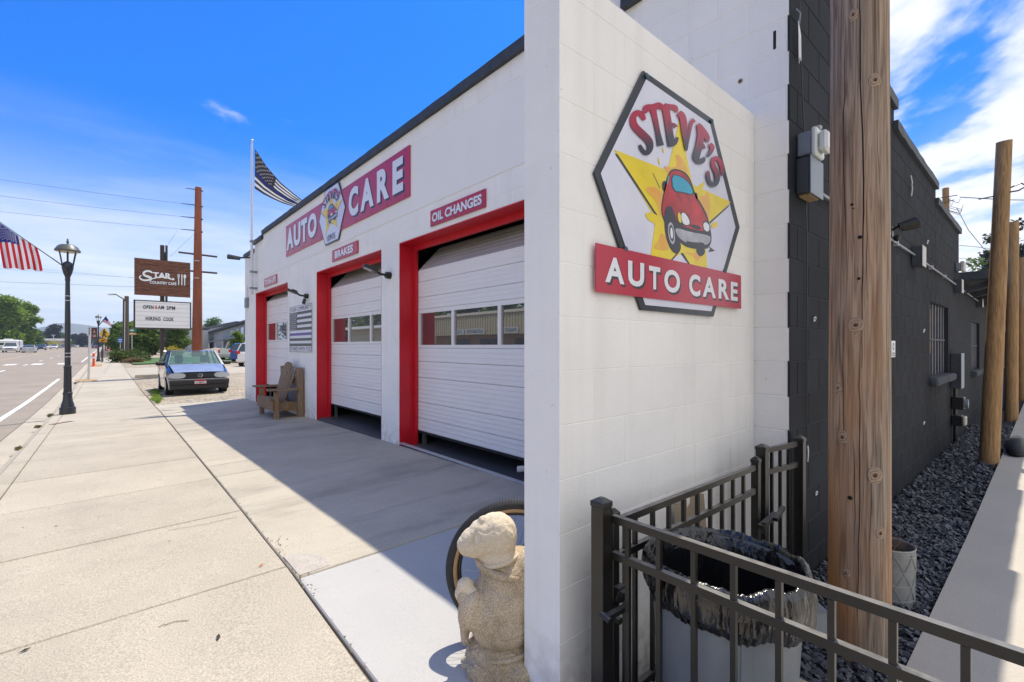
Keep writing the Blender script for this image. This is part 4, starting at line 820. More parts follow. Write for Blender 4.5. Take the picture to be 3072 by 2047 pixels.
for dx in (-.02, .10): b = MB(); b.tube([(5.62, YB - .03, 1.1), (5.62 + dx, YB - .08, 1.12)], .012, 6); b.tube([(5.62 + dx, YB - .08, 1.12), (5.66 + dx, YB - .2, 1.15)], [.03, .045], 12); b.build('lamp_head', M_IRON, t)
b = MB(); b.ball((5.64, YB - .06, 1.02), .03, 10, 8); b.build('sensor', M_IRON, t)
t = thing('electric_panel', 'tall black electric panel with grey cover below the barred window', 'electric panel', (9.95, YB, -.4))
MB().cbox((9.92, 0.872, -0.66), (10.28, YB, -0.12), 0.006).build('cabinet', M_CAP, t); MB().cbox((9.915, 0.862, -0.665), (10.285, 0.872, -0.115), 0.003).build('cover', M_GREY, t)
MB().tube([(10.1, 0.95, -0.66), (10.1, 0.95, -1.54)], 0.025, 8).build('pipe', M_IRON, t)
t = thing('gas_meter', 'black meter box with a round dial on the pipe under the electric panel', 'meter', (10.1, .9, -.9)); MB().cbox((9.98, 0.84, -0.99), (10.2, YB, -0.80), 0.01).build('meter_box', M_IRON, t)
b = MB(); b.tube([(10.1, .84, -.9), (10.1, .80, -.9)], .07, 16); b.build('dial', M_GREY, t)
t = thing('outlet_cover', 'cream weatherproof outlet cover lowest on the wall pipe', 'outlet', (10.1, .9, -1.15)); MB().cbox((9.98, 0.86, -1.25), (10.2, YB, -1.09), 0.01).build('back_box', M_IRON, t); MB().cbox((9.98, 0.82, -1.24), (10.18, 0.86, -1.10), 0.02).build('cover', flat('cream_plastic', (0.55, 0.52, 0.42)), t)
p = onY(2679, 1046, YB); t = thing('wall_sticker', 'small white notice with a round emblem stuck on the black wall', 'notice', p)
MB().box((p.x - .10, YB - .006, p.z - .085), (p.x + .07, YB - .001, p.z + .075)).build('sheet', M_SIGNWHITE, t)
b = MB(); 
for i, (x0_, x1_, zz) in enumerate(((-.08, .05, -.05), (-.08, .05, -.07))): b.box((p.x + x0_, YB - .0075, p.z + zz), (p.x + x1_, YB - .0065, p.z + zz + .01))
b.build('print_lines', M_INK, t, kind='stuff')
b = MB(); b.tube([(p.x - .015, YB - .0062, p.z + .02), (p.x - .015, YB - .0080, p.z + .02)], .035, 16); b.build('emblem_ring', flat('emblem_green', (.05, .12, .10)), t)
b = MB(); b.tube([(p.x - .015, YB - .0082, p.z + .02), (p.x - .015, YB - .0092, p.z + .02)], .022, 16); b.build('emblem_disc', M_SIGNWHITE, t)
# loose cable, hooks, scraps on the walls
t = thing('hanging_cable', 'thin black cable hanging down the black wall with frayed white end', 'cable', (3.2, .97, .5))
pts = [(3.13, YB - .012, 2.2), (3.16, YB - .02, 1.6), (3.24, YB - .01, 1.25), (3.27, YB - .015, .6), (3.285, YB - .012, 0), (3.285, YB - .012, -.62)]; b = MB(); b.tube([(x, y, z) for x, y, z in pts], .0035, 6); b.build('cable', M_IRON, t)
b = MB(); b.tube([(3.285, YB - .014, -.62), (3.275, YB - .02, -.66), (3.29, YB - .012, -.72)], .004, 6); b.build('frayed_end', M_SIGNWHITE, t)
t = thing('frayed_rope', 'frayed white rope end hanging high at the corner of the black wall', 'rope', (3.1, .96, 1.8)); b = MB()
for i in range(7): x = 3.09 + .006 * i; b.tube([(3.10, YB - .02, 1.93), (x, YB - .025, 1.85), (x + .02, YB - .02, 1.70 + random.uniform(-.02, .05))], .002, 5)
b.build('strands', M_SIGNWHITE, t, kind='stuff'); b = MB(); b.tube([(3.09, YB - .01, 2.0), (3.10, YB - .03, 1.97), (3.11, YB - .02, 1.92)], .006, 6); b.build('rope_knot', M_GREY, t)
for (px, py, lb) in ((2441, 958, 'left of the big wooden post at mid height'), (2446, 1480, 'low on the wall beside the gate post'), (2781, 727, 'above the nearest box lamp'), (2770, 1270, 'low on the wall right of the big wooden post'), (2770, 993, 'left of the barred window')):
    p = onY(px, py, YB); t = thing('screw_eye', f'small pale screw eye, {lb}', 'hook', p); k = 0.010 + .0025 * p.x
    b = MB(); b.tube([(p.x + k * math.cos(a), YB - .006 - .2 * k * math.sin(a), p.z + k * .7 * math.sin(a)) for a in np.linspace(.4, 6.2, 12)], .0022 * (1 + p.x * .2), 5); b.tube([(p.x + k, YB - .008, p.z), (p.x + 2 * k, YB, p.z + .3 * k)], .0022 * (1 + p.x * .2), 5); b.build('ring', M_ALU, t)
p = onY(2729, 555, YB); t = thing('wall_hook', 'pale hooked bracket high on the black wall', 'hook', p); b = MB(); b.tube([(p.x, YB - .01, p.z + .1), (p.x + .02, YB - .02, p.z + .02), (p.x - .02, YB - .02, p.z), (p.x + .02, YB - .02, p.z - .04), (p.x + .03, YB - .01, p.z - .12)], .006, 5); b.build('hook', M_ALU, t)
# flagpole on the far corner
FX, FY = 2.9, 13.75
t = thing('flagpole', 'tall grey metal flagpole bracketed to the far corner of the garage', 'flagpole', (FX, FY, 1.3))
b = MB(); b.tube([(FX, FY, 1.35), (FX, FY, 2.6)], .03, 10); b.build('lower_tube', M_ALU, t); b = MB(); b.tube([(FX, FY, 2.6), (FX, FY, 5.38)], [.026, .02], 10); b.build('upper_tube', M_ALU, t)
b = MB(); b.ball((FX, FY, 5.41), .035, 10, 8); b.build('finial', M_ALU, t)
for z in (1.52, 1.95, 2.75): b = MB(); b.xbox((FX - .05, FY, z), (XF, FY, z), .10, .05); b.build('bracket', M_GREY, t)
b = MB(); b.tube([(FX - .03, FY - .03, 5.3), (FX - .05, FY - .03, 3.2), (FX - .04, FY - .02, 1.4), (FX + .02, FY + .1, 1.2)], .006, 5); b.build('halyard', M_SIGNWHITE, t)
p = fw(744, 909); t = thing('cleat_box', 'small grey box on the wall under the flagpole', 'box', p); MB().cbox((XF - .07, p.y - .12, p.z - .14), (XF - .001, p.y + .12, p.z + .14), .01).build('housing', M_GREY, t); b = MB(); b.tube([(XF - .03, p.y, p.z + .14), (XF - .03, p.y - .1, p.z + .45)], .008, 5); b.build('cord', M_BOXW, t)
t = thing('corner_lamp', 'small lamp on a bracket at the far garage corner', 'lamp', (XF - .1, 14.3, 2.35)); b = MB(); b.xbox((XF - .28, 14.3, 2.38), (XF, 14.3, 2.42), .05, .04); b.build('bracket', M_CAP, t); b = MB(); b.tube([(XF - .3, 14.3, 2.36), (XF - .55, 14.45, 2.40)], [.05, .07], 8); b.build('lamp_head', M_CAP, t)
def cloth(fn, nu, nv, mi, name, mats, parent): b = MB(); b.grid(fn, nu, nv, mi); return b.build(name, mats, parent, smooth=True)
M_FW = mat('flag_white_cloth', (0.72, 0.72, 0.74), 0.8, var=.06, vs=6); M_FK = mat('flag_black_cloth', (0.05, 0.045, 0.055), 0.8, var=.2, vs=6); M_FB = mat('flag_blue_cloth', (0.025, 0.035, 0.22), 0.8, var=.2, vs=6); M_FR = mat('flag_red_cloth', (0.55, 0.02, 0.035), 0.8, var=.15, vs=6)
for m in (M_FW, M_FK, M_FB, M_FR):                     # thin cloth lets some daylight through
    nt = m.node_tree; b = nt.nodes['Principled BSDF']; tr = nt.nodes.new('ShaderNodeBsdfTranslucent'); mx = nt.nodes.new('ShaderNodeMixShader'); mx.inputs[0].default_value = .35
    nt.links.new(b.inputs['Base Color'].links[0].from_socket, tr.inputs[0]); nt.links.new(b.outputs[0], mx.inputs[1]); nt.links.new(tr.outputs[0], mx.inputs[2]); nt.links.new(mx.outputs[0], nt.nodes['Material Output'].inputs[0])
def flag_of(fn, canton, dark, blue_i, name, label, group=None, loc=(0, 0, 0), stars=True, mats=None):
    """fn(s, t): s along the stripes 0..1 from the hoist, t across 0 (top) .. 1; canton(s, t) -> bool."""
    t_ = thing(name, label, 'flag', loc, group)
    def mi(s, t):
        if canton(s, t): return 1
        k = int(t * 13); return blue_i(k)
    cloth(fn, 40, 26, mi, 'cloth', mats, t_); return t_
def f1(s, t):
    top = [(765, 447), (800, 500), (842, 548), (880, 580), (908, 602)]; bot = [(764, 566), (790, 583), (820, 598), (850, 611), (884, 621)]
    g = lambda A: (np.interp(s, np.linspace(0, 1, 5), [p[0] for p in A]), np.interp(s, np.linspace(0, 1, 5), [p[1] for p in A])); a, b = g(top), g(bot)
    return atD(a[0] * (1 - t) + b[0] * t, a[1] * (1 - t) + b[1] * t, 12.25 + 0.10 * math.sin(s * 9 + t * 2) * s)
o = flag_of(f1, lambda s, t: s < .42 and t < 7 / 13, True, lambda k: 2 if k == 6 + 1 else (1 if k % 2 == 0 else 0), 'thin_blue_line_flag', 'black and white striped flag with one blue stripe flying from the garage flagpole', loc=f1(0, 0), mats=[M_FW, M_FK, M_FB])
def stars_on(fn, S0, T0, rows, parent, off, r, m=M_FW):
    b = MB()
    for i in range(rows):
        for j in range(6 if i % 2 == 0 else 5):
            s = S0 * (j + .6 + (.5 if i % 2 else 0)) / 6.2; t = T0 * (i + .7) / (rows + .4)
            b.add([fn(s + y, t + z) + off for y, z in star_poly(0, 0, r)], [tuple(range(10))])
    b.build('stars', m, parent, kind='stuff')
nv = Vector((-ST, -CT, 0)) * 0.03
stars_on(f1, .42, 7 / 13, 8, o, nv, .022)
# ------------------------------------------------------------------ wooden posts
def wood(name, c1, c2, base=None, z0=-1.0, z1=0.2, rough=0.8, scale=30):
    m = bpy.data.materials.new(name); MATS[name] = m; nt, b = nodes(m); N = nt.nodes.new; L = nt.links.new; b.inputs['Roughness'].default_value = rough
    geo = N('ShaderNodeNewGeometry'); P = geo.outputs['Position']
    def nz(sx, sz, det, sc=1.0, dist=0.0):
        mp = N('ShaderNodeMapping'); mp.inputs['Scale'].default_value = (sx, sx, sz); L(P, mp.inputs[0]); n = N('ShaderNodeTexNoise'); n.inputs['Scale'].default_value = sc; n.inputs['Detail'].default_value = det
        n.inputs['Distortion'].default_value = dist; L(mp.outputs[0], n.inputs['Vector']); return n.outputs[0]
    def rng(o, a, b_, c, d):
        r = N('ShaderNodeMapRange'); L(o, r.inputs[0]); [setattr(r.inputs[i + 1], 'default_value', v) for i, v in enumerate((a, b_, c, d))]; return r.outputs[0]
    g = nz(scale * 1.6, scale * .07, 9, 1, 1.2); g2 = nz(5, .9, 7); crack = nz(scale * 1.5, .5, 4)
    mx = N('ShaderNodeMix'); mx.data_type = 'RGBA'; L(rng(g, .35, .65, 0, 1), mx.inputs[0]); mx.inputs[6].default_value = (*c1, 1); mx.inputs[7].default_value = (*c2, 1); o = mx.outputs[2]
    if base:
        sp = N('ShaderNodeSeparateXYZ'); L(P, sp.inputs[0]); f = N('ShaderNodeMath'); f.operation = 'MULTIPLY'; L(rng(sp.outputs[2], z0, z1, 1, 0.12), f.inputs[0]); L(rng(g2, .38, .6, 0, 1), f.inputs[1])
        mx = N('ShaderNodeMix'); mx.data_type = 'RGBA'; L(f.outputs[0], mx.inputs[0]); L(o, mx.inputs[6]); mx.inputs[7].default_value = (*base, 1); o = mx.outputs[2]
    ab = N('ShaderNodeMath'); ab.operation = 'SUBTRACT'; L(crack, ab.inputs[0]); ab.inputs[1].default_value = .5; a2 = N('ShaderNodeMath'); a2.operation = 'ABSOLUTE'; L(ab.outputs[0], a2.inputs[0])
    ck = rng(a2.outputs[0], 0, .006, .55, 1); vm = N('ShaderNodeVectorMath'); vm.operation = 'SCALE'; L(o, vm.inputs[0]); L(ck, vm.inputs['Scale']); L(vm.outputs[0], b.inputs['Base Color'])
    sm = N('ShaderNodeMath'); sm.operation = 'MULTIPLY_ADD'; L(ck, sm.inputs[0]); sm.inputs[1].default_value = .8; L(g, sm.inputs[2]); bp = N('ShaderNodeBump'); bp.inputs['Distance'].default_value = .0022; L(sm.outputs[0], bp.inputs['Height']); L(bp.outputs[0], b.inputs['Normal'])
    return m
M_POLE = wood('weathered_post_wood', (0.38, 0.295, 0.215), (0.13, 0.092, 0.064), (0.46, 0.19, 0.05), -1.5, .85)
M_POLE2 = wood('honey_post_wood', (0.42, 0.25, 0.10), (0.24, 0.13, 0.05), None)
M_CHAIR = wood('chair_wood', (0.33, 0.245, 0.155), (0.12, 0.085, 0.055), (0.27, 0.14, 0.06), -1.9, -.3, scale=60)
def knot_mat():
    m = bpy.data.materials.new('knot_rings'); nt, b = nodes(m); N = nt.nodes.new; L = nt.links.new; tc = N('ShaderNodeTexCoord'); w = N('ShaderNodeTexWave'); w.wave_type = 'RINGS'; w.rings_direction = 'SPHERICAL'
    w.inputs['Scale'].default_value = 30; w.inputs['Distortion'].default_value = 7.0; w.inputs['Detail Scale'].default_value = 2; L(tc.outputs['Object'], w.inputs[0])
    mx = N('ShaderNodeMix'); mx.data_type = 'RGBA'; L(w.outputs['Fac'], mx.inputs[0]); mx.inputs[6].default_value = (.22, .15, .10, 1); mx.inputs[7].default_value = (.38, .28, .19, 1); L(mx.outputs[2], b.inputs['Base Color']); b.inputs['Roughness'].default_value = .85; return m
M_KNOT = knot_mat(); M_HOLE = flat('dark_hole', (0.012, 0.008, 0.006), 1)
def post(cx, cy, r0, r1, zt, lean, label, m, knots=(), group=None, n=40):
    zb = H(cx) - 0.25; t = thing('wooden_post', label, 'post', (cx, cy, H(cx)), group); b = MB(); rings = 26; sd_ = cx * 7
    def axis(z): k = (z - zb) / (zt - zb); return Vector((cx + lean[0] * k, cy + lean[1] * k, z))
    def rad(z): return r0 + (r1 - r0) * (z - zb) / (zt - zb)
    V = []
    for i in range(rings + 1):
        z = zb + (zt - zb) * i / rings; c = axis(z)
        for j in range(n):
            a = 2 * math.pi * j / n; r = rad(z) * (1 + .018 * noise.noise((math.cos(a) * 1.3 + sd_, math.sin(a) * 1.3, z * .6)) + .006 * noise.noise((math.cos(a) * 9, math.sin(a) * 9 + sd_, z * 2)))
            V.append((c.x + r * math.cos(a), c.y + r * math.sin(a), z + (0.012 * math.cos(a) if i == rings else 0)))
    b.add(V, [(i * n + j, i * n + (j + 1) % n, (i + 1) * n + (j + 1) % n, (i + 1) * n + j) for i in range(rings) for j in range(n)] + [tuple(range(rings * n, (rings + 1) * n))])
    b.build('trunk', m, t, smooth=40)
    for (px, py, w, h, hole) in knots:
        a = ray(px, py); D = Vector(a)
        z = 0.0
        for _ in range(6):                           # hit the cylinder
            c = axis(z); r = rad(z); A = D.x ** 2 + D.y ** 2; B = -2 * (D.x * c.x + D.y * c.y); Cc = c.x ** 2 + c.y ** 2 - r * r; ds = B * B - 4 * A * Cc
            if ds < 0: break
            k = (-B - math.sqrt(ds)) / (2 * A); z = D.z * k
        if ds < 0: continue
        P = D * k; nrm = Vector((P.x - c.x, P.y - c.y, 0)).normalized(); sd2 = nrm.cross(Vector((0, 0, 1)))
        if not hole:
            mb = MB(); mb.ball((0, 0, 0), (w * 1.2, .005, h * 1.5), 16, 8); o = mb.build('knot', M_KNOT, None, smooth=True)
            o.parent = t; o.location = P - world_loc(t) - nrm * .001; o.rotation_euler = (0, 0, math.atan2(sd2.y, sd2.x))
        mb = MB(); q = .38 if not hole else 1; mb.ball((0, 0, 0), (w * q, .0085, h * q), 12, 6); o = mb.build('knot_core' if not hole else 'bolt_hole', M_HOLE if hole else flat('knot_heart', (.10, .04, .015), .8), None, smooth=True)
        o.parent = t; o.location = P - world_loc(t); o.rotation_euler = (0, 0, math.atan2(sd2.y, sd2.x))
    if knots:                                        # seasoning splits: long dark checks in the face
        rr = random.Random(3)
        for (px, za, zb_, w) in ((2585, -.1, 1.9, .0024), (2578, -1.3, .1, .0018), (2541, .3, 1.5, .0012), (2612, -1.2, -.3, .0016), (2530, -.6, .2, .0010), (2632, .6, 1.5, .0010), (2600, .2, .8, .0010), (2560, -.9, -.4, .0012)):
            pts = []; z = za; off = 0
            while z < zb_:
                off += rr.gauss(0, 1.6); off *= .95; a = ray(px + off, 1038); c = axis(z); r = rad(z); A = a[0] ** 2 + a[1] ** 2; B = -2 * (a[0] * c.x + a[1] * c.y); Cc = c.x ** 2 + c.y ** 2 - r * r; ds = B * B - 4 * A * Cc
                if ds < 0: break
                k = (-B - math.sqrt(ds)) / (2 * A); pts.append((a[0] * k, a[1] * k, z)); z += .07
            if len(pts) > 3: q = MB(); q.tube(pts, [w * (.25 + math.sin(math.pi * i / (len(pts) - 1)) * rr.uniform(.7, 1.1)) for i in range(len(pts))], 5); q.build('split', M_HOLE, t)
    return t
kn = [(2625, 241, .022, .022, 0), (2560, 45, .016, .02, 0), (2568, 976, .026, .024, 0), (2528, 1312, .020, .022, 0), (2625, 1427, .026, .028, 0), (2640, 1600, .018, .022, 0), (2515, 1165, .014, .018, 0), (2538, 1720, .014, .016, 0),
      (2556, 614, .006, .006, 1), (2580, 712, .009, .008, 1), (2577, 836, .006, .006, 1), (2550, 1494, .010, .009, 1), (2560, 626, .003, .003, 1)]
post(2.64, .575, .122, .108, 2.6, (0.01, 0.0), 'big weathered wooden post standing by the black fence, nearest of the row', M_POLE, kn, 'wooden posts along the slate bed', 56)
p2 = post(8.6, .50, .097, .078, 2.70, (.34, -.13), 'leaning honey brown wooden post with a wire loop near its top', M_POLE2, (), 'wooden posts along the slate bed')
b = MB(); b.tube([(8.86, .32, 2.0), (8.86, .24, 2.0), (8.90, .17, 2.05), (8.90, .22, 2.10), (8.88, .31, 2.06)], .010, 5); b.tube([(8.86, .45, 1.98), (8.80, .60, 1.96)], .008, 5); b.build('wire_loop', M_IRON, p2, kind='stuff')
post(14.2, .49, .105, .088, 2.62, (.25, -.02), 'wooden post third in the row, split near its top', M_POLE2, (), 'wooden posts along the slate bed')
post(19.8, .47, .115, .10, 2.55, (.1, 0), 'farthest wooden post of the row at the right edge', M_POLE2, (), 'wooden posts along the slate bed')
# ------------------------------------------------------------------ black metal fence and gate
FX1, FYG, FT = 1.345, 1.03, -0.545
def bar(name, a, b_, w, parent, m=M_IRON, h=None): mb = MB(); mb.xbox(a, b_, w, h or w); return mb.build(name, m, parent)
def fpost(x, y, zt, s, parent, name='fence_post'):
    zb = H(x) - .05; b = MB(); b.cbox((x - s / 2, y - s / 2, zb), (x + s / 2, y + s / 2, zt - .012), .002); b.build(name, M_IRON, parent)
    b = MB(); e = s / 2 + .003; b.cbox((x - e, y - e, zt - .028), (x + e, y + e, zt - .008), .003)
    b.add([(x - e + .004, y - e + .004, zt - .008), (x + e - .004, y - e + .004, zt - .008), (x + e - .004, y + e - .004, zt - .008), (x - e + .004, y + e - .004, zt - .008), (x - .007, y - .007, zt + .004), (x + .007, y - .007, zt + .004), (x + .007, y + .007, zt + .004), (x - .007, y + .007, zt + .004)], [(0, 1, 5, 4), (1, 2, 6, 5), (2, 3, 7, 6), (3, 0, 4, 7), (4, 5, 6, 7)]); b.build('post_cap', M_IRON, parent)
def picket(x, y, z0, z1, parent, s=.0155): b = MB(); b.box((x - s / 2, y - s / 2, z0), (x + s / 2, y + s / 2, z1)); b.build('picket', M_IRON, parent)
t = thing('fence_panel', 'black metal picket fence running from the corner post toward the lower right', 'fence', (FX1, .5, -1.38))
fpost(1.308, FYG - .005, FT + .012, .052, t)
for z in (-.606, -.733, -1.30): bar('rail', (FX1, FYG - .03, z), (FX1, -1.6, z), .022, t, h=.026)
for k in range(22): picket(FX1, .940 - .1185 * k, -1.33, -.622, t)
fpost(FX1, -1.63, FT, .052, t)
t = thing('gate', 'black metal picket gate beside the white wing wall', 'gate', (2.0, FYG, -1.38))
for x in (1.376, 2.640): fpost(x, FYG, -.588 if x < 2 else -.600, .038, t, 'gate_stile')
for z in (-.640, -.765, -1.30): bar('rail', (1.395, FYG, z), (2.621, FYG, z - (.012 if z > -1 else 0)), .022, t, h=.026)
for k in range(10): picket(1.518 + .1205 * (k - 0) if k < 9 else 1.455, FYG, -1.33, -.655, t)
b = MB(); b.xbox((1.285, FYG - .045, -.925), (1.40, FYG - .045, -.93), .022, .016); b.tube([(1.285, FYG - .06, -.93), (1.285, FYG - .02, -.92)], .011, 8); b.tube([(1.33, FYG - .07, -.945), (1.33, FYG - .03, -.945)], .012, 8); b.build('hinge', M_IRON, t)
b = MB(); b.tube([(1.376, FYG - .03, -.90), (1.376, FYG - .045, -.86)], .018, 8); b.xbox((1.36, FYG - .03, -.88), (1.40, FYG - .03, -.88), .03, .05); b.build('hinge', M_IRON, t)
b = MB(); b.xbox((2.60, FYG - .04, -.955), (2.78, FYG - .05, -.925), .03, .022); b.xbox((2.70, FYG - .075, -.93), (2.86, FYG - .06, -.905), .022, .02); b.tube([(2.62, FYG - .05, -.99), (2.62, FYG - .05, -.93)], .014, 8); b.build('latch', M_IRON, t)
t = thing('short_fence_panel', 'short black fence panel between the gate latch post and the black wall', 'fence', (2.9, FYG, -1.38))
fpost(2.725, FYG, FT + .002, .052, t); fpost(3.045, .945, FT + .018, .05, t)
for z in (-.580, -.700, -1.30): bar('rail', (2.752, FYG - .005, z), (3.02, .952, z + .012), .022, t, h=.026)
for k in range(3): picket(2.81 + .07 * k, FYG - .018 - .019 * k, -1.33, -.592, t)
t = thing('cardboard_sheet', 'warped tan board leaning on the white wall behind the gate', 'board', (2.2, 1.15, -1.3)); b = MB(); b.grid(lambda u, v: (2.03 + .26 * u, 1.165 - .03 * math.sin(u * 7) - .05 * (1 - v), -1.32 + .57 * v), 8, 2); b.build('sheet', flat('tan_board', (.36, .29, .20), .7), t, smooth=True)
# ------------------------------------------------------------------ bin with liner
BX, BY, BR = 1.618, .738, .250
M_BIN = mat('grey_bin_plastic', (0.19, 0.21, 0.225), 0.38, var=0.12, vs=6, bump=.0006, bs=120); M_BAG = mat('black_bin_liner', (0.008, 0.008, 0.009), 0.16, var=.2, vs=4, spec=0.8)
def bag_bump():
    nt = M_BAG.node_tree; N = nt.nodes.new; L = nt.links.new; b = nt.nodes['Principled BSDF']; g = N('ShaderNodeNewGeometry'); n = N('ShaderNodeTexNoise'); n.inputs['Scale'].default_value = 34; n.inputs['Detail'].default_value = 3; n.inputs['Distortion'].default_value = .4
    mp = N('ShaderNodeMapping'); mp.inputs['Scale'].default_value = (1, 1, .35); L(g.outputs['Position'], mp.inputs[0]); L(mp.outputs[0], n.inputs['Vector']); bp = N('ShaderNodeBump'); bp.inputs['Distance'].default_value = .009; L(n.outputs[0], bp.inputs['Height']); L(bp.outputs[0], b.inputs['Normal'])
bag_bump()
t = thing('rubbish_bin', 'round grey plastic bin in the fence corner', 'bin', (BX, BY, -1.37)); gz = H(1.65) + .047
b = MB(); b.lathe([(BR * .80, gz), (BR * .84, gz + .02), (BR * .96, -.80), (BR * 1.0, -.79), (BR * 1.0, -.755), (BR * .95, -.75), (BR * .94, -.80), (BR * .78, gz + .03)], (BX, BY, 0), 44); b.build('body', M_BIN, t, smooth=35)
for a in (R(-44),):
    c, s_ = math.cos(a), math.sin(a); u = Vector((c, s_, 0)); v = Vector((-s_, c, 0)); ctr = Vector((BX, BY, -.93)) + u * (BR * .97)
    b = MB(); b.xbox(ctr - v * .09 + u * .03 + Vector((0, 0, .05)), ctr + v * .09 + u * .03 + Vector((0, 0, .05)), .065, .02); b.xbox(ctr - v * .09 + u * .055 + Vector((0, 0, .01)), ctr + v * .09 + u * .055 + Vector((0, 0, .01)), .016, .07)
    for k in (-.09, .09): b.xbox(ctr + v * k + Vector((0, 0, .02)), ctr + v * k + u * .055 + Vector((0, 0, .02)), .02, .09)
    b.build('handle', M_BIN, t)
for a in (R(-140), R(-110)):
    u = Vector((math.cos(a), math.sin(a), 0)); b = MB(); b.xbox(Vector((BX, BY, gz + .03)) + u * BR * .84, Vector((BX, BY, -.86)) + u * BR * .93, .03, .012, up=u); b.build('rib', M_BIN, t)
def bagf(u, v):
    a = 2 * math.pi * u; prof = [(1.00, -.872), (1.055, -.84), (1.075, -.79), (1.045, -.742), (.975, -.728), (.90, -.79), (.80, -.95), (.66, -1.10), (.25, -1.18), (0.01, -1.17)]
    k = v * (len(prof) - 1); i = min(int(k), len(prof) - 2); f = k - i; r = prof[i][0] * (1 - f) + prof[i + 1][0] * f; z = prof[i][1] * (1 - f) + prof[i + 1][1] * f
    ca, sa = math.cos(a), math.sin(a); out = 1 if v < .42 else .35
    fold = abs(noise.noise((ca * 13, sa * 13, z * 2.2))) * .055 + abs(noise.noise((ca * 34 + z * 4, sa * 34, z * 5))) * .018
    w = (noise.noise((ca * 3, sa * 3, z * 3)) * .05 - fold + .03) * out
    z += noise.noise((ca * 2.2, sa * 2.2, 4)) * (.030 if v < .55 else .0) + (abs(noise.noise((ca * 16, sa * 16, 7))) * .012 if v < .5 else 0) - (.03 * max(0, math.cos(a - R(-60))) if v < .12 else 0)
    r = BR * r * (1 + w * (1 if r > .1 else 0)); return (BX + r * ca, BY + r * sa, z)
b = MB(); b.grid(bagf, 260, 44); o = b.build('bin_liner', M_BAG, None, smooth=True); o['label'] = 'shiny black plastic liner folded over the rim of the grey bin'; o['category'] = 'bin liner'
# ------------------------------------------------------------------ planter
PX, PY, PR = 3.40, .60, .120; pz = H(3.4)
t = thing('planter', 'tall galvanised planter with raised diamond lattice behind the big post', 'planter', (PX, PY, pz))
M_GALV = mat('galvanised_planter', (0.33, 0.33, 0.30), 0.55, metal=.15, var=.3, vs=14, bump=.001, bs=80, col2=(.20, .21, .21)); pt = -1.14
b = MB(); b.lathe([(PR * .93, pz), (PR * .97, pz + .10), (PR, pt - .01), (PR * 1.03, pt), (PR * 1.0, pt + .006), (PR * .95, pt), (PR * .93, pt - .06)], (PX, PY, 0), 36, cap=False); b.build('body', M_GALV, t, smooth=35)
b = MB(); b.lathe([(PR * .93, pt - .05), (.01, pt - .035)], (PX, PY, 0), 30, cap=True); b.build('soil', mat('potting_soil', (.05, .03, .018), 1, var=.6, vs=60, bump=.01, bs=90), t)
for sgn in (1, -1):
    for j in range(8):
        pts = []
        for k in range(9): v = k / 8; a = 2 * math.pi * (j / 8) + sgn * v * math.pi / 2.6; r = PR * (.94 + .06 * v) + .001; pts.append((PX + r * math.cos(a), PY + r * math.sin(a), pz + .01 + (pt - pz - .03) * v))
        b = MB(); b.tube(pts, .0032, 5); b.build('lattice_rib', M_GALV, t)
for v in (.12, .38, .64, .90): b = MB(); r = PR * (.94 + .06 * v) + .002; b.tube([(PX + r * math.cos(a), PY + r * math.sin(a), pz + (pt - pz) * v) for a in np.linspace(0, 2 * math.pi, 33)], .0030, 5, cap=False); b.build('hoop', M_GALV, t)
b = MB()
for i in range(26):
    a = random.uniform(0, 6.28); r = random.uniform(0, PR * .8); x, y = PX + r * math.cos(a), PY + r * math.sin(a); b.tube([(x, y, pt - .04), (x + random.gauss(0, .02), y + random.gauss(0, .02), pt - .01 + random.uniform(0, .03)), (x + random.gauss(0, .04), y + random.gauss(0, .04), pt + random.uniform(-.01, .04))], .0015, 4)
b.build('dead_stems', flat('dry_stems', (.16, .08, .04), .9), t, kind='stuff')
# ------------------------------------------------------------------ wooden garden chair
t = thing('garden_chair', 'rustic weathered wooden armchair with fanned slat back on the garage apron', 'chair', (2.6, 10.4, G(2.6, 10.4)))
y0, y1 = 9.86, 10.98; gz = G(2.6, 10.4)
def plank(name, a, b_, w, h, up=(0, 0, 1), m=M_CHAIR): mb = MB(); mb.xbox(a, b_, w, h, up); return mb.build(name, m, t)
for y in (y0, y1):
    plank('front_leg', (2.50, y, G(2.5, y)), (2.50, y, gz + .545), .10, .075, up=(1, 0, 0)); plank('back_post', (2.95, y, G(2.9, y)), (2.93, y, gz + 1.0), .11, .10, up=(1, 0, 0))
    s = -1 if y == y0 else 1
    plank('arm', (2.34, y + s * .02, gz + .585), (2.90, y + s * .02, gz + .575), .17, .035); plank('side_rail', (2.46, y + (-s) * .06, gz + .26), (2.90, y + (-s) * .06, gz + .22), .035, .17)
plank('front_board', (2.43, y0 - .02, gz + .27), (2.43, y1 + .02, gz + .27), .035, .19)
for i in range(6): x = 2.44 + i * .083; plank('seat_slat', (x, y0 + .06, gz + .385 - i * .018), (x, y1 - .06, gz + .385 - i * .018), .075, .026)
n = 8
for i in range(n):
    f = (i - (n - 1) / 2) / ((n - 1) / 2); yb = 10.42 + f * .30; yt = 10.42 + f * .43; ht = gz + 1.10 - .17 * f * f + random.uniform(-.012, .012)
    plank('back_slat', (2.72, yb, gz + .30), (2.885, yt, ht), .088, .022, up=(1, 0, .25)) if False else plank('back_slat', (2.70, yb, gz + .30), (2.885, yt, ht), .022, .092, up=(0, 1, 0))
plank('back_rail', (2.90, y0 + .05, gz + .72), (2.90, y1 - .05, gz + .72), .03, .09); plank('rear_board', (2.90, y0 + .04, gz + .20), (2.90, y1 - .04, gz + .20), .03, .16)
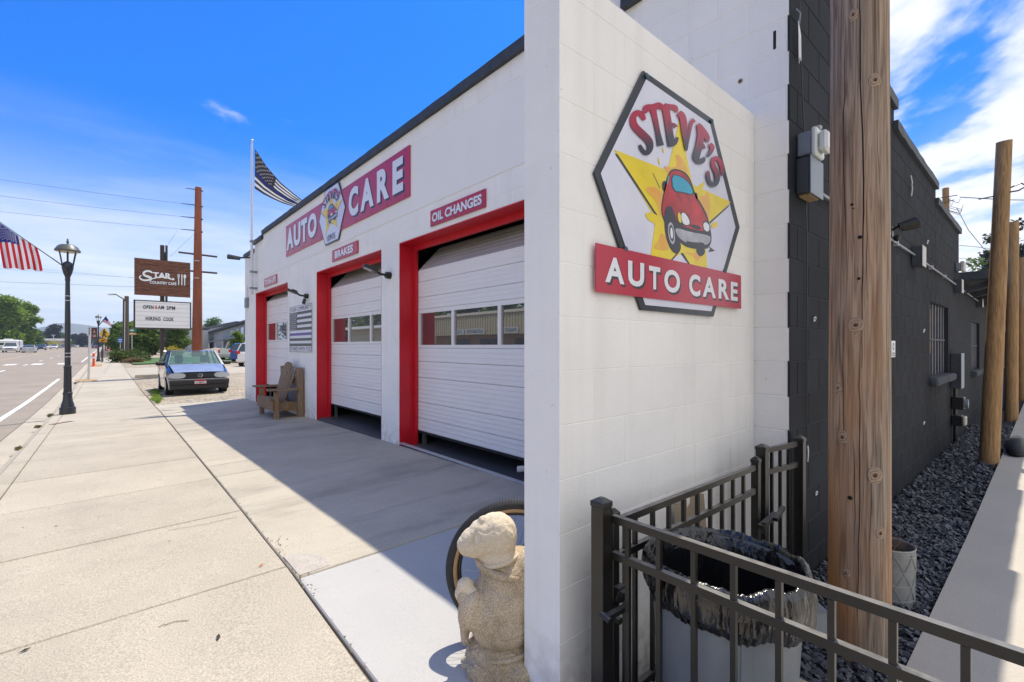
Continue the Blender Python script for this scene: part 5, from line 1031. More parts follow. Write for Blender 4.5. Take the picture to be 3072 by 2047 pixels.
# ------------------------------------------------------------------ bicycle behind the statue
HUB = Vector((1.411, 1.594, -1.022)); WR = .318; ud = Vector((CT, -ST, 0)); wd_ = Vector((ST, CT, 0)); up = Vector((0, 0, 1))
M_TYRE = mat('tyre_rubber', (0.028, 0.027, 0.026), .75, var=.3, vs=30, bump=.0015, bs=260); M_TAN = mat('tan_sidewall', (.42, .27, .13), .6, var=.15, vs=20); M_RIM = mat('black_rim', (.02, .02, .022), .3, var=.1, vs=8)
BK = thing('bicycle', 'gravel bicycle with tan wall tyres parked behind the wing wall', 'bicycle', (1.9, 1.6, -1.33))
def circ(c, r, u, v, n=72, a0=0): return [c + u * (r * math.cos(a0 + 2 * math.pi * i / n)) + v * (r * math.sin(a0 + 2 * math.pi * i / n)) for i in range(n + 1)]
def wheel(c, u, w):
    wo = bpy.data.objects.new('wheel', None); COL.objects.link(wo); wo.parent = BK; wo.location = c - world_loc(BK); LOC[wo.name] = c.copy()
    b = MB(); b.tube(circ(c, WR - .024, u, up), .0245, 12, cap=False)
    for i in range(150):                             # tread knobs
        a = 2 * math.pi * i / 150; d = u * math.cos(a) + up * math.sin(a); p = c + d * (WR + .0005)
        for k in (-.010, 0, .010): b.xbox(p + w * (k - .003) - d * (abs(k) * .25), p + w * (k + .003) - d * (abs(k) * .25), .006, .003, up=d)
    b.build('tyre', M_TYRE, wo, smooth=40)
    for s in (-1, 1): b = MB(); b.tube(circ(c + w * (s * .0130), WR - .042, u, up), .0110, 8, cap=False); b.build('sidewall', M_TAN, wo, smooth=True)
    b = MB(); b.tube(circ(c, WR - .060, u, up), .010, 8, cap=False); b.build('rim', M_RIM, wo, smooth=True)
    b = MB(); b.tube([c - w * .05, c + w * .05], .018, 12); b.tube([c - w * .032, c - w * .026], .03, 14); b.tube([c + w * .026, c + w * .032], .03, 14); b.build('hub', M_RIM, wo)
    b = MB()
    for i in range(28):
        a = 2 * math.pi * i / 28; s = 1 if i % 2 else -1; d = u * math.cos(a) + up * math.sin(a); a2 = a + (.9 if (i // 2) % 2 else -.9); e = u * math.cos(a2) + up * math.sin(a2)
        b.tube([c + w * (s * .029) + e * .024, c + d * (WR - .066)], .0011, 4)
    b.build('spokes', flat('spoke_steel', (.25, .25, .26), .3), wo, kind='stuff')
wheel(HUB, ud, wd_)
M_FRAME = mat('matt_black_frame', (.014, .014, .016), .35, var=.1, vs=8); M_FRED = flat('frame_red_paint', (.42, .02, .03), .3)
fd = Vector((.93, .20, 0)).normalized(); fn_ = Vector((-fd.y, fd.x, 0)); crown = HUB + ud * .27 + up * .34 + wd_ * .02; headt = crown + ud * .03 + up * .16; RH = HUB + fd * .98 + Vector((0, 0, 0.0)); RH.y = 1.80; bb = (HUB + fd * .56) - up * .05; bb.y = 1.70; seat = bb + fd * -.0 + up * .50 - fd * -.14
for s in (-1, 1): b = MB(); b.tube([HUB + wd_ * (s * .05), HUB + ud * .13 + up * .19 + wd_ * (s * .055), crown + wd_ * (s * .03)], [.016, .030, .034], 8); b.build('fork_blade', M_FRAME, BK, smooth=True)
b = MB(); b.tube([HUB + ud * .04 + up * .08 - wd_ * .085, crown - wd_ * .066 - up * .03], .006, 5); b.tube([HUB + ud * .09 + up * .08 - wd_ * .08, crown + ud * .05 - wd_ * .06 - up * .04], .006, 5); b.build('red_stripe', M_FRED, BK); b = MB(); b.tube([crown, headt], .024, 10); b.build('head_tube', M_FRAME, BK)
b = MB(); b.tube([crown + up * .03, bb], [.03, .028], 10); b.build('down_tube', M_FRAME, BK); b = MB(); b.tube([headt, seat], .02, 10); b.build('top_tube', M_FRED, BK); b = MB(); b.tube([bb, seat, seat + up * .14], .018, 10); b.build('seat_tube', M_FRAME, BK)
for s in (-1, 1): b = MB(); b.tube([bb + fn_ * (s * .03), RH + fn_ * (s * .06)], .011, 6); b.tube([seat, RH + fn_ * (s * .06)], .009, 6); b.build('rear_stay', M_FRAME, BK)
b = MB(); b.cbox(seat + up * .14 - Vector((.13, .06, 0)), seat + up * .18 + Vector((.13, .06, 0)), .015); b.build('saddle', M_FRAME, BK)
b = MB(); b.tube([headt, headt + up * .06 - ud * .04], .016, 8); hb = headt + up * .07 - ud * .06; b.tube([hb - wd_ * .1 - ud * .05 - up * .10, hb - wd_ * .12 - ud * .08, hb - wd_ * .1, hb + wd_ * .15, hb + wd_ * .17 - ud * .08, hb + wd_ * .15 - ud * .05 - up * .1], .014, 8); b.build('handlebar', M_FRAME, BK, smooth=True)
wheel(RH, fd, fn_)
# ------------------------------------------------------------------ stone bear statue
BE = Vector((1.272, 1.552, -1.338)); BEAR = thing('bear_statue', 'carved pale stone bear in a collared robe standing at the end of the wing wall', 'statue', BE)
def bp(u, w, v): return BE + ud * u + wd_ * w + up * v
def remesh(balls, vox, disp, smooth_it=2):
    bm = bmesh.new()
    for (c, r, rot) in balls:
        k = bmesh.new(); bmesh.ops.create_uvsphere(k, u_segments=20, v_segments=14, radius=1); Mx = Matrix.Translation(c) @ Matrix.Rotation(-TH + rot, 4, 'Z') @ Matrix.Diagonal((*r, 1)); bmesh.ops.transform(k, matrix=Mx, verts=k.verts)
        me = bpy.data.meshes.new('tmp'); k.to_mesh(me); bm.from_mesh(me); k.free(); bpy.data.meshes.remove(me)
    me = bpy.data.meshes.new('tmp'); bm.to_mesh(me); bm.free(); o = bpy.data.objects.new('tmp', me); COL.objects.link(o)
    md = o.modifiers.new('r', 'REMESH'); md.mode = 'VOXEL'; md.voxel_size = vox; sm = o.modifiers.new('s', 'SMOOTH'); sm.iterations = smooth_it; sm.factor = .5
    dg = bpy.context.evaluated_depsgraph_get(); out = bpy.data.meshes.new_from_object(o.evaluated_get(dg)); bpy.data.objects.remove(o)
    nr = [v.normal.copy() for v in out.vertices]
    for v, n in zip(out.vertices, nr): v.co += n * disp(v.co)
    out.polygons.foreach_set('use_smooth', [True] * len(out.polygons)); out.update(); return out
def stone_mat(name, c, c2, dk, bs):
    m = mat(name, c, .9, var=.2, vs=5, dirt=.3, dstretch=(5, 5, 3), col2=c2, bump=.0022, bs=bs, fine=dk, fs=230); return m
M_ST = stone_mat('pale_stone', (.74, .62, .45), (.62, .52, .37), .18, 120); M_ST2 = stone_mat('speckled_stone', (.66, .53, .37), (.40, .31, .20), .40, 170)
def to_local(me, name, m):
    me.name = name
    for v in me.vertices: v.co -= BE
    me.materials.clear(); me.materials.append(m); o = bpy.data.objects.new(name, me); COL.objects.link(o); o.parent = BEAR; return o
head = [(bp(-.005, 0, .522), (.090, .086, .098), 0), (bp(-.050, -.005, .516), (.086, .078, .084), 0), (bp(-.090, -.01, .500), (.074, .064, .066), 0), (bp(-.120, -.01, .488), (.056, .050, .050), 0), (bp(-.146, -.012, .482), (.028, .028, .030), 0), (bp(-.062, -.02, .588), (.026, .022, .026), 0), (bp(-.02, 0, .578), (.055, .05, .040), 0), (bp(.0, 0, .44), (.088, .082, .06), 0)]
def groove(p, line, w, dep):
    q = p - BE; u, v = q.dot(ud), q.z
    if q.dot(wd_) > .03: return 0
    best = 9
    for (a, b_), (c, d) in zip(line, line[1:]):
        L2 = (c - a) ** 2 + (d - b_) ** 2; k = max(0, min(1, ((u - a) * (c - a) + (v - b_) * (d - b_)) / L2)); best = min(best, math.hypot(u - a - k * (c - a), v - b_ - k * (d - b_)))
    return -dep * math.exp(-(best / w) ** 2)
def dh(p): return .0022 * noise.noise(p * 90) + .002 * noise.noise(p * 45) - .006 * math.exp(-((p - bp(-.078, -.078, .545)).length / .014) ** 2) + groove(p, [(-.092, .560), (-.104, .535), (-.104, .505), (-.088, .478)], .006, .007) + groove(p, [(-.165, .468), (-.135, .458), (-.105, .462)], .004, .005) + groove(p, [(-.086, .566), (-.05, .560), (-.02, .575)], .004, .003) + groove(p, [(.03, .60), (.075, .55), (.085, .49)], .006, .0025)
to_local(remesh(head, .0050, dh, 7), 'head', M_ST)
body = [(bp(.03, -.01, .25), (.150, .118, .150), 0), (bp(.035, 0, .35), (.118, .104, .095), 0), (bp(.09, .02, .36), (.115, .095, .105), 0), (bp(.02, -.015, .165), (.140, .128, .11), 0), (bp(-.085, -.090, .25), (.066, .042, .08), .3), (bp(-.02, -.11, .215), (.07, .035, .07), 0), (bp(-.13, -.05, .215), (.038, .036, .075), 0), (bp(-.125, -.06, .29), (.045, .042, .045), 0), (bp(-.140, -.03, .135), (.020, .028, .07), 0), (bp(.14, -.06, .27), (.055, .05, .10), 0), (bp(.0, 0, .405), (.088, .082, .04), 0)]
def db(p):
    q = p - BE; v = q.z; u = q.dot(ud)
    return .002 * noise.noise(p * 120) - .007 * math.exp(-((v - (.150 + .30 * max(0, .03 - u) + .10 * max(0, u - .03))) / .0055) ** 2) * (1 if u > -.07 else 0) + groove(p, [(-.10, .39), (-.04, .345), (.04, .32), (.15, .325)], .005, .006) + groove(p, [(-.115, .22), (-.06, .20), (-.03, .235)], .006, .006) + groove(p, [(-.06, .34), (-.075, .28), (-.05, .21)], .006, .005) + groove(p, [(.06, .30), (.07, .24), (.10, .18)], .006, .004) + groove(p, [(0, .30), (.005, .26), (.02, .2)], .004, .003)
to_local(remesh(body, .0065, db), 'robe', M_ST2)
low = [(bp(.015, -.02, .04), (.146, .130, .085), 0), (bp(.015, -.035, .0), (.165, .135, .06), 0), (bp(-.06, -.11, .015), (.065, .06, .045), 0), (bp(.09, -.11, .015), (.065, .06, .045), 0)]
to_local(remesh(low, .0065, lambda p: .020 * abs(noise.noise(Vector((p.x * 70, p.y * 70, p.z * 22 + p.x * 30)))) + .004 * noise.noise(p * 120) - .004), 'fur_skirt', M_ST2)
to_local(remesh([(bp(-.135, -.055, .335), (.036, .034, .034), 0), (bp(-.148, -.05, .30), (.032, .03, .036), 0), (bp(-.11, -.07, .31), (.03, .028, .03), 0)], .005, lambda p: .002 * noise.noise(p * 80)), 'paw', M_ST)
def band(name, v0, v1, rx, ry, tilt, w, n=40, m=M_ST2, c=0.012):
    b = MB(); pts = [bp(c + rx * math.cos(a), ry * math.sin(a), v0 + tilt * math.cos(a)) for a in np.linspace(0, 2 * math.pi, n)]
    rings = [[p + up * dz + (p - bp(c, 0, v0)).normalized() * dr for p in pts] for dz, dr in ((-w, -.004), (-w * .9, .007), (0, .010), (w * .9, .007), (w, -.004))]
    k = len(pts); b.add([q for r_ in rings for q in r_], [(i * k + j, i * k + j + 1, (i + 1) * k + j + 1, (i + 1) * k + j) for i in range(4) for j in range(k - 1)]); return b.build(name, m, BEAR, smooth=True)
band('collar', .428, 0, .084, .080, .018, .010, m=M_ST, c=-.002); band('lapel', .390, 0, .108, .098, -.030, .015, m=M_ST2, c=.020); band('hem', .070, 0, .140, .138, .012, .010, c=.02)
b = MB(); b.tube([bp(-.145, -.03, .23), bp(-.150, -.035, .15), bp(-.125, -.05, .09)], [.012, .013, .010], 8); b.build('carved_staff', M_ST2, BEAR, smooth=True)
for i in range(9):                                    # a few dry leaves and chips of wood on the paving
    px, py = [(830, 1442), (75, 1952), (480, 1440), (1165, 1377), (655, 1912), (783, 1697), (1060, 1450), (900, 1378), (1205, 1380)][i]; p = gp(px, py, .004)
    b = MB(); a = random.uniform(0, 3); L_ = random.choice([.016, .022, .028]); b.add([(p.x + L_ * math.cos(a), p.y + L_ * math.sin(a), p.z + .003), (p.x - .3 * L_ * math.sin(a), p.y + .3 * L_ * math.cos(a), p.z + .006), (p.x - L_ * math.cos(a), p.y - L_ * math.sin(a), p.z + .002), (p.x + .3 * L_ * math.sin(a), p.y - .3 * L_ * math.cos(a), p.z + .001)], [(0, 1, 2, 3)])
    o = b.build('dry_leaf', flat(['leaf_tan', 'leaf_dark', 'chip_orange'][i % 3], [(.40, .28, .10), (.06, .055, .04), (.40, .14, .05)][i % 3], .8)); o['category'] = 'leaf'
    o['label'] = ['curled tan leaf on the sunny strip beside the long sidewalk joint', 'pale tan leaf in the lower left corner of the sidewalk', 'dry yellowish stem far back on the sidewalk', 'dark chip in the apron shade near the middle door', 'dark leaf on the nearest sidewalk slab, toward its middle', 'dark leaf on the second sidewalk slab near the long joint', 'tan chip in the apron shade near the middle of the driveway', 'orange wood chip in the apron shade, largest of the chips', 'dark stain-like leaf in the shade before the nearest door'][i]; o['group'] = 'leaves and chips on the concrete'
t = thing('drain_grate', 'small rusty slotted drain plate in the sidewalk near the lamp post', 'drain', gp(185, 1268)); p0, p1 = gp(155, 1274, .003), gp(216, 1264, .003)
b = MB(); b.xbox(p0, p1, .11, .006); b.build('plate', flat('rusty_plate', (.14, .09, .06), .8), t)
t = thing('exhaust_tip', 'chrome pipe end poking out under the nearest roll-up door', 'pipe', (3.0, 3.3, -1.25)); p = atD(1553, 1408, 4.42); b = MB(); b.tube([p, p + Vector((.25, -.12, .0))], .028, 14); b.build('pipe', flat('chrome', (.6, .6, .6), .15), t)
# ------------------------------------------------------------------ street furniture
def iron_lamp(name, label, group=None):
    t = thing(name, label, 'street lamp', (0, 0, 0), group)
    b = MB(); b.lathe([(.23, 0), (.23, .14), (.22, .15)], (0, 0, 0), 12); b.build('plinth', M_LAMPIRON, t)
    b = MB(); b.lathe([(.19, .15), (.185, .20), (.14, .30), (.125, .42), (.14, .44), (.14, .47), (.118, .49)], (0, 0, 0), 24, cap=False); b.build('bell_base', M_LAMPIRON, t, smooth=40)
    b = MB(); n = 36; V = []; 
    for z, r in ((.49, .112), (1.02, .100)):
        V += [((r + (.005 if j % 2 else -.005)) * math.cos(2 * math.pi * j / n), (r + (.005 if j % 2 else -.005)) * math.sin(2 * math.pi * j / n), z) for j in range(n)]
    b.add(V, [(j, (j + 1) % n, n + (j + 1) % n, n + j) for j in range(n)]); b.build('fluted_shaft', M_LAMPIRON, t)
    b = MB(); b.lathe([(.10, 1.02), (.118, 1.03), (.118, 1.06), (.085, 1.07), (.082, 2.0), (.065, 2.95), (.075, 2.96), (.075, 3.02), (.06, 3.03)], (0, 0, 0), 20); b.build('shaft', M_LAMPIRON, t, smooth=40)
    b = MB(); b.lathe([(.06, 3.0), (.085, 3.06), (.12, 3.12), (.165, 3.24), (.17, 3.30), (.12, 3.36), (.05, 3.39)], (0, 0, 0), 12); b.build('lamp_cup', M_LAMPIRON, t)
    for k in range(4):
        a = math.pi / 4 + k * math.pi / 2; c, s_ = math.cos(a), math.sin(a); b = MB(); b.tube([(.16 * c, .16 * s_, 3.26), (.20 * c, .20 * s_, 3.29), (.31 * c, .31 * s_, 3.60)], [.022, .018, .016], 6); b.build('strut', M_LAMPIRON, t)
    b = MB(); b.tube([(0, 0, 3.36), (0, 0, 3.66)], .03, 8); b.build('lamp_stem', M_LAMPIRON, t)
    b = MB(); b.lathe([(.30, 3.60), (.36, 3.61), (.37, 3.63), (.28, 3.72), (.20, 3.755), (.03, 3.775), (.03, 3.80), (.045, 3.82), (.02, 3.86), (.03, 3.88), (.005, 3.90)], (0, 0, 0), 28, cap=False); b.build('lamp_hood', flat('hood_grey', (.10, .10, .09), .4), t, smooth=40)
    b = MB(); b.lathe([(.30, 3.605), (.01, 3.60)], (0, 0, 0), 24); b.build('diffuser', flat('lamp_diffuser', (.55, .48, .34), .4), t)
    return t
lamp = iron_lamp('street_lamp', 'black ornamental street lamp with flag arm nearest to the camera', 'ornamental street lamps along the sidewalk')
lp = gp(203, 1242); lp.z += 0; lamps = [(gp(295, 1085), 'black ornamental street lamp carrying the brown banner'), (atD(308, 1066, 78), 'black ornamental street lamp behind the pedestrian crossing sign'), (atD(317, 1057, 108), 'black ornamental street lamp farthest down the sidewalk')]
sc0 = (HY - 716) / F * (lp.x * ST + lp.y * CT); s0 = (sc0 - lp.z) / 3.90
lamp.location = lp; lamp.scale = (s0 * .60, s0 * .60, s0)
for p, lb in lamps:
    q = dup(lamp, p, 0, lb); k = s0 * (1.12 if 'banner' in lb else 1.05); q.scale = (k * .62, k * .62, k)
LP = lp
for i, z in enumerate((2.62, 2.52, 1.35, 1.27)):
    b = MB(); b.lathe([(.09, -.008), (.09, .008)], (lp.x, lp.y, lp.z + z * s0), 16, cap=False); o = b.build('steel_band', M_ALU, lamp); o.matrix_parent_inverse = Matrix.Identity(4)
    o.data.transform(Matrix.Translation(-lp)); o.data.transform(Matrix.Diagonal((1 / s0, 1 / s0, 1 / s0, 1)))
dl = lp.x * ST + lp.y * CT
def fl(px, py, k=0.0): return atD(px, py, dl - .12 + k)
t = thing('flag_arm', 'black angled flag arm bracketed to the nearest street lamp', 'flag arm', fl(198, 812)); b = MB(); b.tube([fl(200, 818, .1), fl(197, 805), fl(186, 796), fl(-22, 652)], [.022, .02, .012, .009], 8); b.build('arm_tube', M_LAMPIRON, t)
def f2(s, t_):                                        # s runs down the stripes, t across them from the far end of the arm
    hx, hy = -14 + 126 * t_, 660 + 89 * t_; ex, ey = 10 + 118 * t_, 804 + 9 * t_ + 2 * math.sin(t_ * 16)
    if t_ > .55: hy -= (t_ - .55) * 8
    s2 = s; return fl(hx * (1 - s2) + ex * s2 + 2.5 * math.sin(s * 3.0) * (t_ - .3), hy * (1 - s2) + ey * s2, -.03 - .10 * math.sin(t_ * 17 + s * 2) * (.3 + s * .7) * .5)
o = flag_of(f2, lambda s, t: t < 7 / 13 and s < .46 - .36 * t, True, lambda k: 0 if k % 2 == 0 else 2, 'american_flag', 'stars and stripes hanging from the arm of the nearest street lamp', loc=f2(0, 0), mats=[M_FR, M_FB, M_FW])
b = MB()
for i in range(9):
    for j in range(6 if i % 2 == 0 else 5):
        tt = (7 / 13) * (i + .6) / 9.4; ss = (.44 - .36 * tt) * (j + .6 + (.5 if i % 2 else 0)) / 6.3; c = f2(ss, tt)
        b.add([c + nv + ud * y * 1.0 + up * z for y, z in star_poly(0, 0, .021)], [tuple(range(10))])
b.build('stars', M_FW, o, kind='stuff')
def far_flag(px, py, pts, d, label):
    def f(s, t_): a = np.array(pts[0]) * (1 - s) + np.array(pts[1]) * s; b_ = np.array(pts[3]) * (1 - s) + np.array(pts[2]) * s; q = a * (1 - t_) + b_ * t_; return atD(q[0], q[1] - 2 * math.sin(s * 3), d + .2 * math.sin(s * 8))
    return flag_of(f, lambda s, t: s < .42 and t < 7 / 13, True, lambda k: 0 if k % 2 == 0 else 2, 'american_flag', label, loc=f(0, 0), mats=[M_FR, M_FB, M_FW])
D2 = lamps[0][0].x * ST + lamps[0][0].y * CT
far_flag(0, 0, [(318, 950), (334, 977), (336, 983), (308, 966)], D2 - .2, 'stars and stripes flying beside the banner lamp')
t = thing('flag_arm', 'thin angled flag arm on the banner lamp', 'flag arm', atD(299, 975, D2)); b = MB(); b.tube([atD(296, 978, D2), atD(319, 949, D2 - .2)], .035, 6); b.build('arm_tube', M_LAMPIRON, t)
t = thing('banner', 'brown vertical street banner hanging left of its lamp', 'banner', atD(283, 1000, D2)); b = MB(); A = [atD(x, y, D2) for x, y in ((274, 1016), (291, 1016), (291, 984), (274, 984))]; board(b, A, (ST, CT, 0), .02); b.build('cloth', flat('banner_brown', (.09, .03, .022)), t)
b = MB(); b.add([atD(x, y, D2 - .03) for x, y in ((279, 1001), (283, 988), (287, 1001), (283, 997))], [(0, 1, 2, 3)])
for i in range(2): b.add([atD(x, y, D2 - .03) for x, y in ((278, 1005 + 4 * i), (288, 1005 + 4 * i), (288, 1007.5 + 4 * i), (278, 1007.5 + 4 * i))], [(0, 1, 2, 3)])
b.build('emblem', flat('banner_pale', (.55, .35, .28)), t, kind='stuff'); b = MB(); b.tube([atD(272, 984, D2), atD(297, 984, D2)], .03, 5); b.build('top_rod', M_LAMPIRON, t)
# crossing sign
ds = 43.0; t = thing('crossing_sign', 'yellow diamond pedestrian crossing sign with arrow plaque', 'road sign', atD(313, 1065, ds))
b = MB(); A = [atD(x, y, ds) for x, y in ((313, 984), (329, 1003), (313, 1020), (297, 1003))]; board(b, A[::-1], (ST, CT, 0), .03); M_SY = flat('road_sign_yellow', (.72, .42, .02)); b.build('diamond', M_SY, t)
b = MB(); A = [atD(x, y, ds) for x, y in ((297, 1027), (320, 1027), (320, 1017.5), (297, 1017.5))]; board(b, A, (ST, CT, 0), .03); b.build('plaque', flat('plaque_orange', (.72, .30, .01)), t)
b = MB(); q = lambda x, y: atD(x, y, ds - .04)
for pl in ([(309, 993), (312, 991), (316, 996), (313, 1002), (309, 1000)], [(313, 1001), (318, 1008), (320, 1012), (317, 1012), (311, 1004)], [(309, 999), (312, 1003), (308, 1013), (305, 1012)], [(314, 995), (320, 999), (319, 1001), (313, 998)], [(310, 988), (314, 988), (314, 991.5), (310, 991.5)], [(301, 1024), (312, 1019), (316, 1020), (304, 1026)]): b.add([q(*p) for p in pl], [tuple(range(len(pl)))])
b.build('pedestrian_symbol', M_INK, t, kind='stuff'); p = gp(308, 1086); b = MB(); b.tube([Vector((atD(308, 1000, ds + .1).x, atD(308, 1000, ds + .1).y, -1.5)), atD(308, 990, ds + .1)], .05, 8); b.build('sign_post', M_LAMPIRON, t)
# leaning grey post with a narrow plate, orange marker, planting squares
p = gp(266, 1139); dp = p.x * ST + p.y * CT; t = thing('parking_sign', 'leaning grey metal post with narrow pale sign', 'road sign', p)
b = MB(); b.tube([p, atD(270, 982, dp)], .045, 8); b.build('sign_post', M_ALU, t); b = MB(); board(b, [atD(x, y, dp - .06) for x, y in ((264, 1007), (271, 1007), (272, 980), (265, 980))], (ST, CT, 0), .01); b.build('plate', flat('dull_sign_white', (.5, .52, .5)), t)
b = MB(); [b.add([atD(x, y, dp - .07) for x, y in ((266, 985 + 7 * i), (270, 985 + 7 * i), (270, 988 + 7 * i), (266, 988 + 7 * i))], [(0, 1, 2, 3)]) for i in range(3)]; b.build('print', M_INK, t, kind='stuff')
M_MULCH = mat('orange_mulch', (.42, .27, .13), .95, var=.5, vs=12, bump=.02, bs=20)
for (px, py, w, l, lb) in ((258, 1142, .75, 1.6, 'orange gravel square around the leaning grey post'), (287, 1096, .75, 6.5, 'orange gravel strip around the orange marker and banner lamp')):
    p = gp(px, py); b = MB(); b.grid(lambda u, v: (p.x + (u - .5) * w + .03 * math.sin(v * 9), p.y + (v - .4) * l, G(p.x, p.y) + .012 + .02 * noise.noise((u * 6, v * 9, 1))), 8, 14); o = b.build('gravel_square', M_MULCH); o['kind'] = 'stuff'; o['label'] = lb; o['category'] = 'gravel'
p = gp(281, 1100); t = thing('marker_post', 'orange red plastic marker post beside the curb', 'marker post', p); b = MB(); b.lathe([(.14, 0), (.14, .03), (.075, .06), (.075, .82)], p, 12); b.build('tube', flat('marker_orange', (.75, .09, .03), .5), t)
b = MB(); b.lathe([(.05, .82), (.05, .86), (.08, .9), (.08, .96), (.03, 1.0)], p, 12); b.build('handle', MATS['marker_orange'], t); b = MB(); b.lathe([(.078, .60), (.078, .72)], p, 12, cap=False); b.build('reflective_band', M_SIGNWHITE, t)
t = thing('marker_post', 'orange red construction marker far down the sidewalk', 'marker post', gp(324, 1052)); p = gp(324, 1052); b = MB(); b.lathe([(.4, 0), (.4, .1), (.2, .3), (.15, 1.2)], p, 8); b.build('tube', MATS['marker_orange'], t)
t = thing('bollard_rail', 'thin dark post on the curb beside the banner lamp', 'post', gp(304, 1088)); p = gp(304, 1088); b = MB(); b.tube([p, p + Vector((0, 0, 1.15))], .03, 6); b.build('rod', M_LAMPIRON, t)
# street name sign, blue sign, cut utility pole with cobra light
dn = 46.; t = thing('street_name_sign', 'green street name sign over a smaller orange plate on a thin post', 'road sign', atD(396, 1085, dn))
b = MB(); b.tube([atD(396, 1088, dn), atD(396, 986, dn)], .035, 6); b.build('sign_post', M_ALU, t)
b = MB(); board(b, [atD(x, y, dn - .05) for x, y in ((384, 996), (409, 996), (409, 987), (384, 987))], (ST, CT, 0), .02); b.build('green_plate', flat('street_sign_green', (.01, .22, .13)), t)
b = MB(); board(b, [atD(x, y, dn - .05) for x, y in ((385, 1005), (409, 1005), (409, 999), (385, 999))], (ST, CT, 0), .02); b.build('orange_plate', flat('street_sign_orange', (.75, .33, .03)), t)
b = MB(); b.add([atD(x, y, dn - .06) for x, y in ((390, 993.5), (402, 993.5), (402, 989.5), (390, 989.5))], [(0, 1, 2, 3)]); b.add([atD(x, y, dn - .06) for x, y in ((388, 1003), (406, 1003), (406, 1001), (388, 1001))], [(0, 1, 2, 3)]); b.build('print', M_SIGNWHITE, t, kind='stuff')
db_ = 62.; t = thing('blue_sign', 'small blue rectangular road sign left of the cut utility pole', 'road sign', atD(361, 1060, db_)); b = MB(); b.tube([atD(361, 1068, db_), atD(361, 1020, db_)], .04, 6); b.build('sign_post', M_ALU, t)
b = MB(); board(b, [atD(x, y, db_ - .05) for x, y in ((353, 1028), (369, 1028), (369, 1014), (353, 1014))], (ST, CT, 0), .03); b.build('plate', flat('road_sign_blue', (.02, .16, .55)), t); b = MB()
for yy in (1018, 1023): b.add([atD(x, y, db_ - .07) for x, y in ((356, yy + 2.2), (366, yy + 2.2), (366, yy), (356, yy))], [(0, 1, 2, 3)])
b.build('print', M_SIGNWHITE, t, kind='stuff')
M_UP = wood('utility_pole_wood', (.15, .105, .08), (.085, .06, .048), None)
du = 44.; t = thing('cut_utility_pole', 'short cut-off brown utility pole behind the low juniper', 'utility pole', atD(380, 1085, du)); b = MB(); b.tube([atD(380, 1090, du), atD(380, 889, du)], [.19, .165], 14); b.build('trunk', M_UP, t); b = MB(); b.tube([atD(373.5, 1060, du - .3), atD(375, 905, du - .25)], .03, 6); b.build('cable_guard', M_ALU, t)
t = thing('cobra_light', 'grey cobra head street light reaching over the road beside the cut pole', 'street light', atD(372, 1060, du + 3)); b = MB(); b.tube([atD(371, 1075, du + 3), atD(372, 898, du + 3), atD(346, 883, du + 3), atD(342, 883, du + 3)], [.12, .09, .05, .05], 8); b.build('mast', flat('dark_mast', (.05, .05, .055)), t)
b = MB(); b.xbox(atD(343, 883.5, du + 3), atD(327, 884, du + 3), .30, .12); b.build('lamp_head', M_ALU, t)
# cafe sign
q0 = gp(487, 1131); YS_ = q0.y; SG = thing('cafe_pole_sign', 'tall café pole sign with brown plank board above a white letter board', 'sign', q0)
b = MB(); b.box((q0.x - .085, YS_ - .02, q0.z - .1), (q0.x + .085, YS_ + .14, onY(487, 700, YS_).z - .6)); b.build('steel_post', flat('brown_steel', (.035, .025, .022), .5), SG)
a0, a1 = onY(403, 773, YS_ - .1), onY(571, 893, YS_ - .1); zt_, zb_ = a0.z, onY(403, 884.5, YS_ - .1).z
brd = bpy.data.objects.new('wood_board', None); COL.objects.link(brd); brd.parent = SG; brd.location = Vector((a0.x, YS_, zb_)) - q0; LOC[brd.name] = Vector((a0.x, YS_, zb_))
M_SIGNWOOD = wood('sign_plank_print', (.20, .085, .052), (.075, .030, .020), None, scale=14)
mp_ = [n for n in M_SIGNWOOD.node_tree.nodes if n.type == 'MAPPING']
for n_ in mp_: v = n_.inputs['Scale'].default_value; n_.inputs['Scale'].default_value = (v[2] * 3, v[2] * 3, v[0])
npl = 6
for i in range(npl):
    z0_ = zb_ + (zt_ - zb_) * i / npl; z1_ = zb_ + (zt_ - zb_) * (i + 1) / npl; b = MB(); b.box((a0.x + (.0 if i < 5 else .12) * 0, YS_ - .12, z0_ + .008), (a1.x, YS_ - .02, z1_ - .004)); b.build('board_plank', M_SIGNWOOD, brd)
MB().box((a0.x + .01, YS_ - .10, zb_ + .01), (a1.x - .01, YS_ - .04, zt_ - .01)).build('backing', M_INK, brd)
c2 = lambda x, y, o=0.0: onY(380 + x / 3.135, 720 + y / 3.135, YS_ - .12) + Vector((0, -o, 0))
def outl(body, rect, bold, nm):
    (x0, y0), (x1, y1), (x2, y2), (x3, y3) = rect
    P = [c2(x0, y0), c2(x1, y1), c2(x2, y2), c2(x3, y3)]; X0, X1 = P[0].x, P[1].x; Z0 = (P[0].z + P[1].z) / 2; Z1 = (P[2].z + P[3].z) / 2
    b = MB(); f = lambda u, v: Vector((X0 + (X1 - X0) * u, YS_ - .130, Z0 + (Z1 - Z0) * v)); lettering(b, body, f, bold=bold); b.build(nm, M_SIGNWHITE, SG, kind='stuff')
    b = MB(); e = .035; f = lambda u, v: Vector((X0 - e + (X1 - X0 + 2 * e) * u, YS_ - .126, Z0 - e + (Z1 - Z0 + 2 * e) * v)); lettering(b, body, f, bold=bold + .035); b.build('letter_outline', M_INK, SG, kind='stuff')
outl('COUNTRY CAFÉ', [(216, 412), (468, 428), (468, 396), (216, 378)], .03, 'letters'); outl('TAR', [(245, 352), (420, 372), (420, 318), (245, 300)], .045, 'letters')
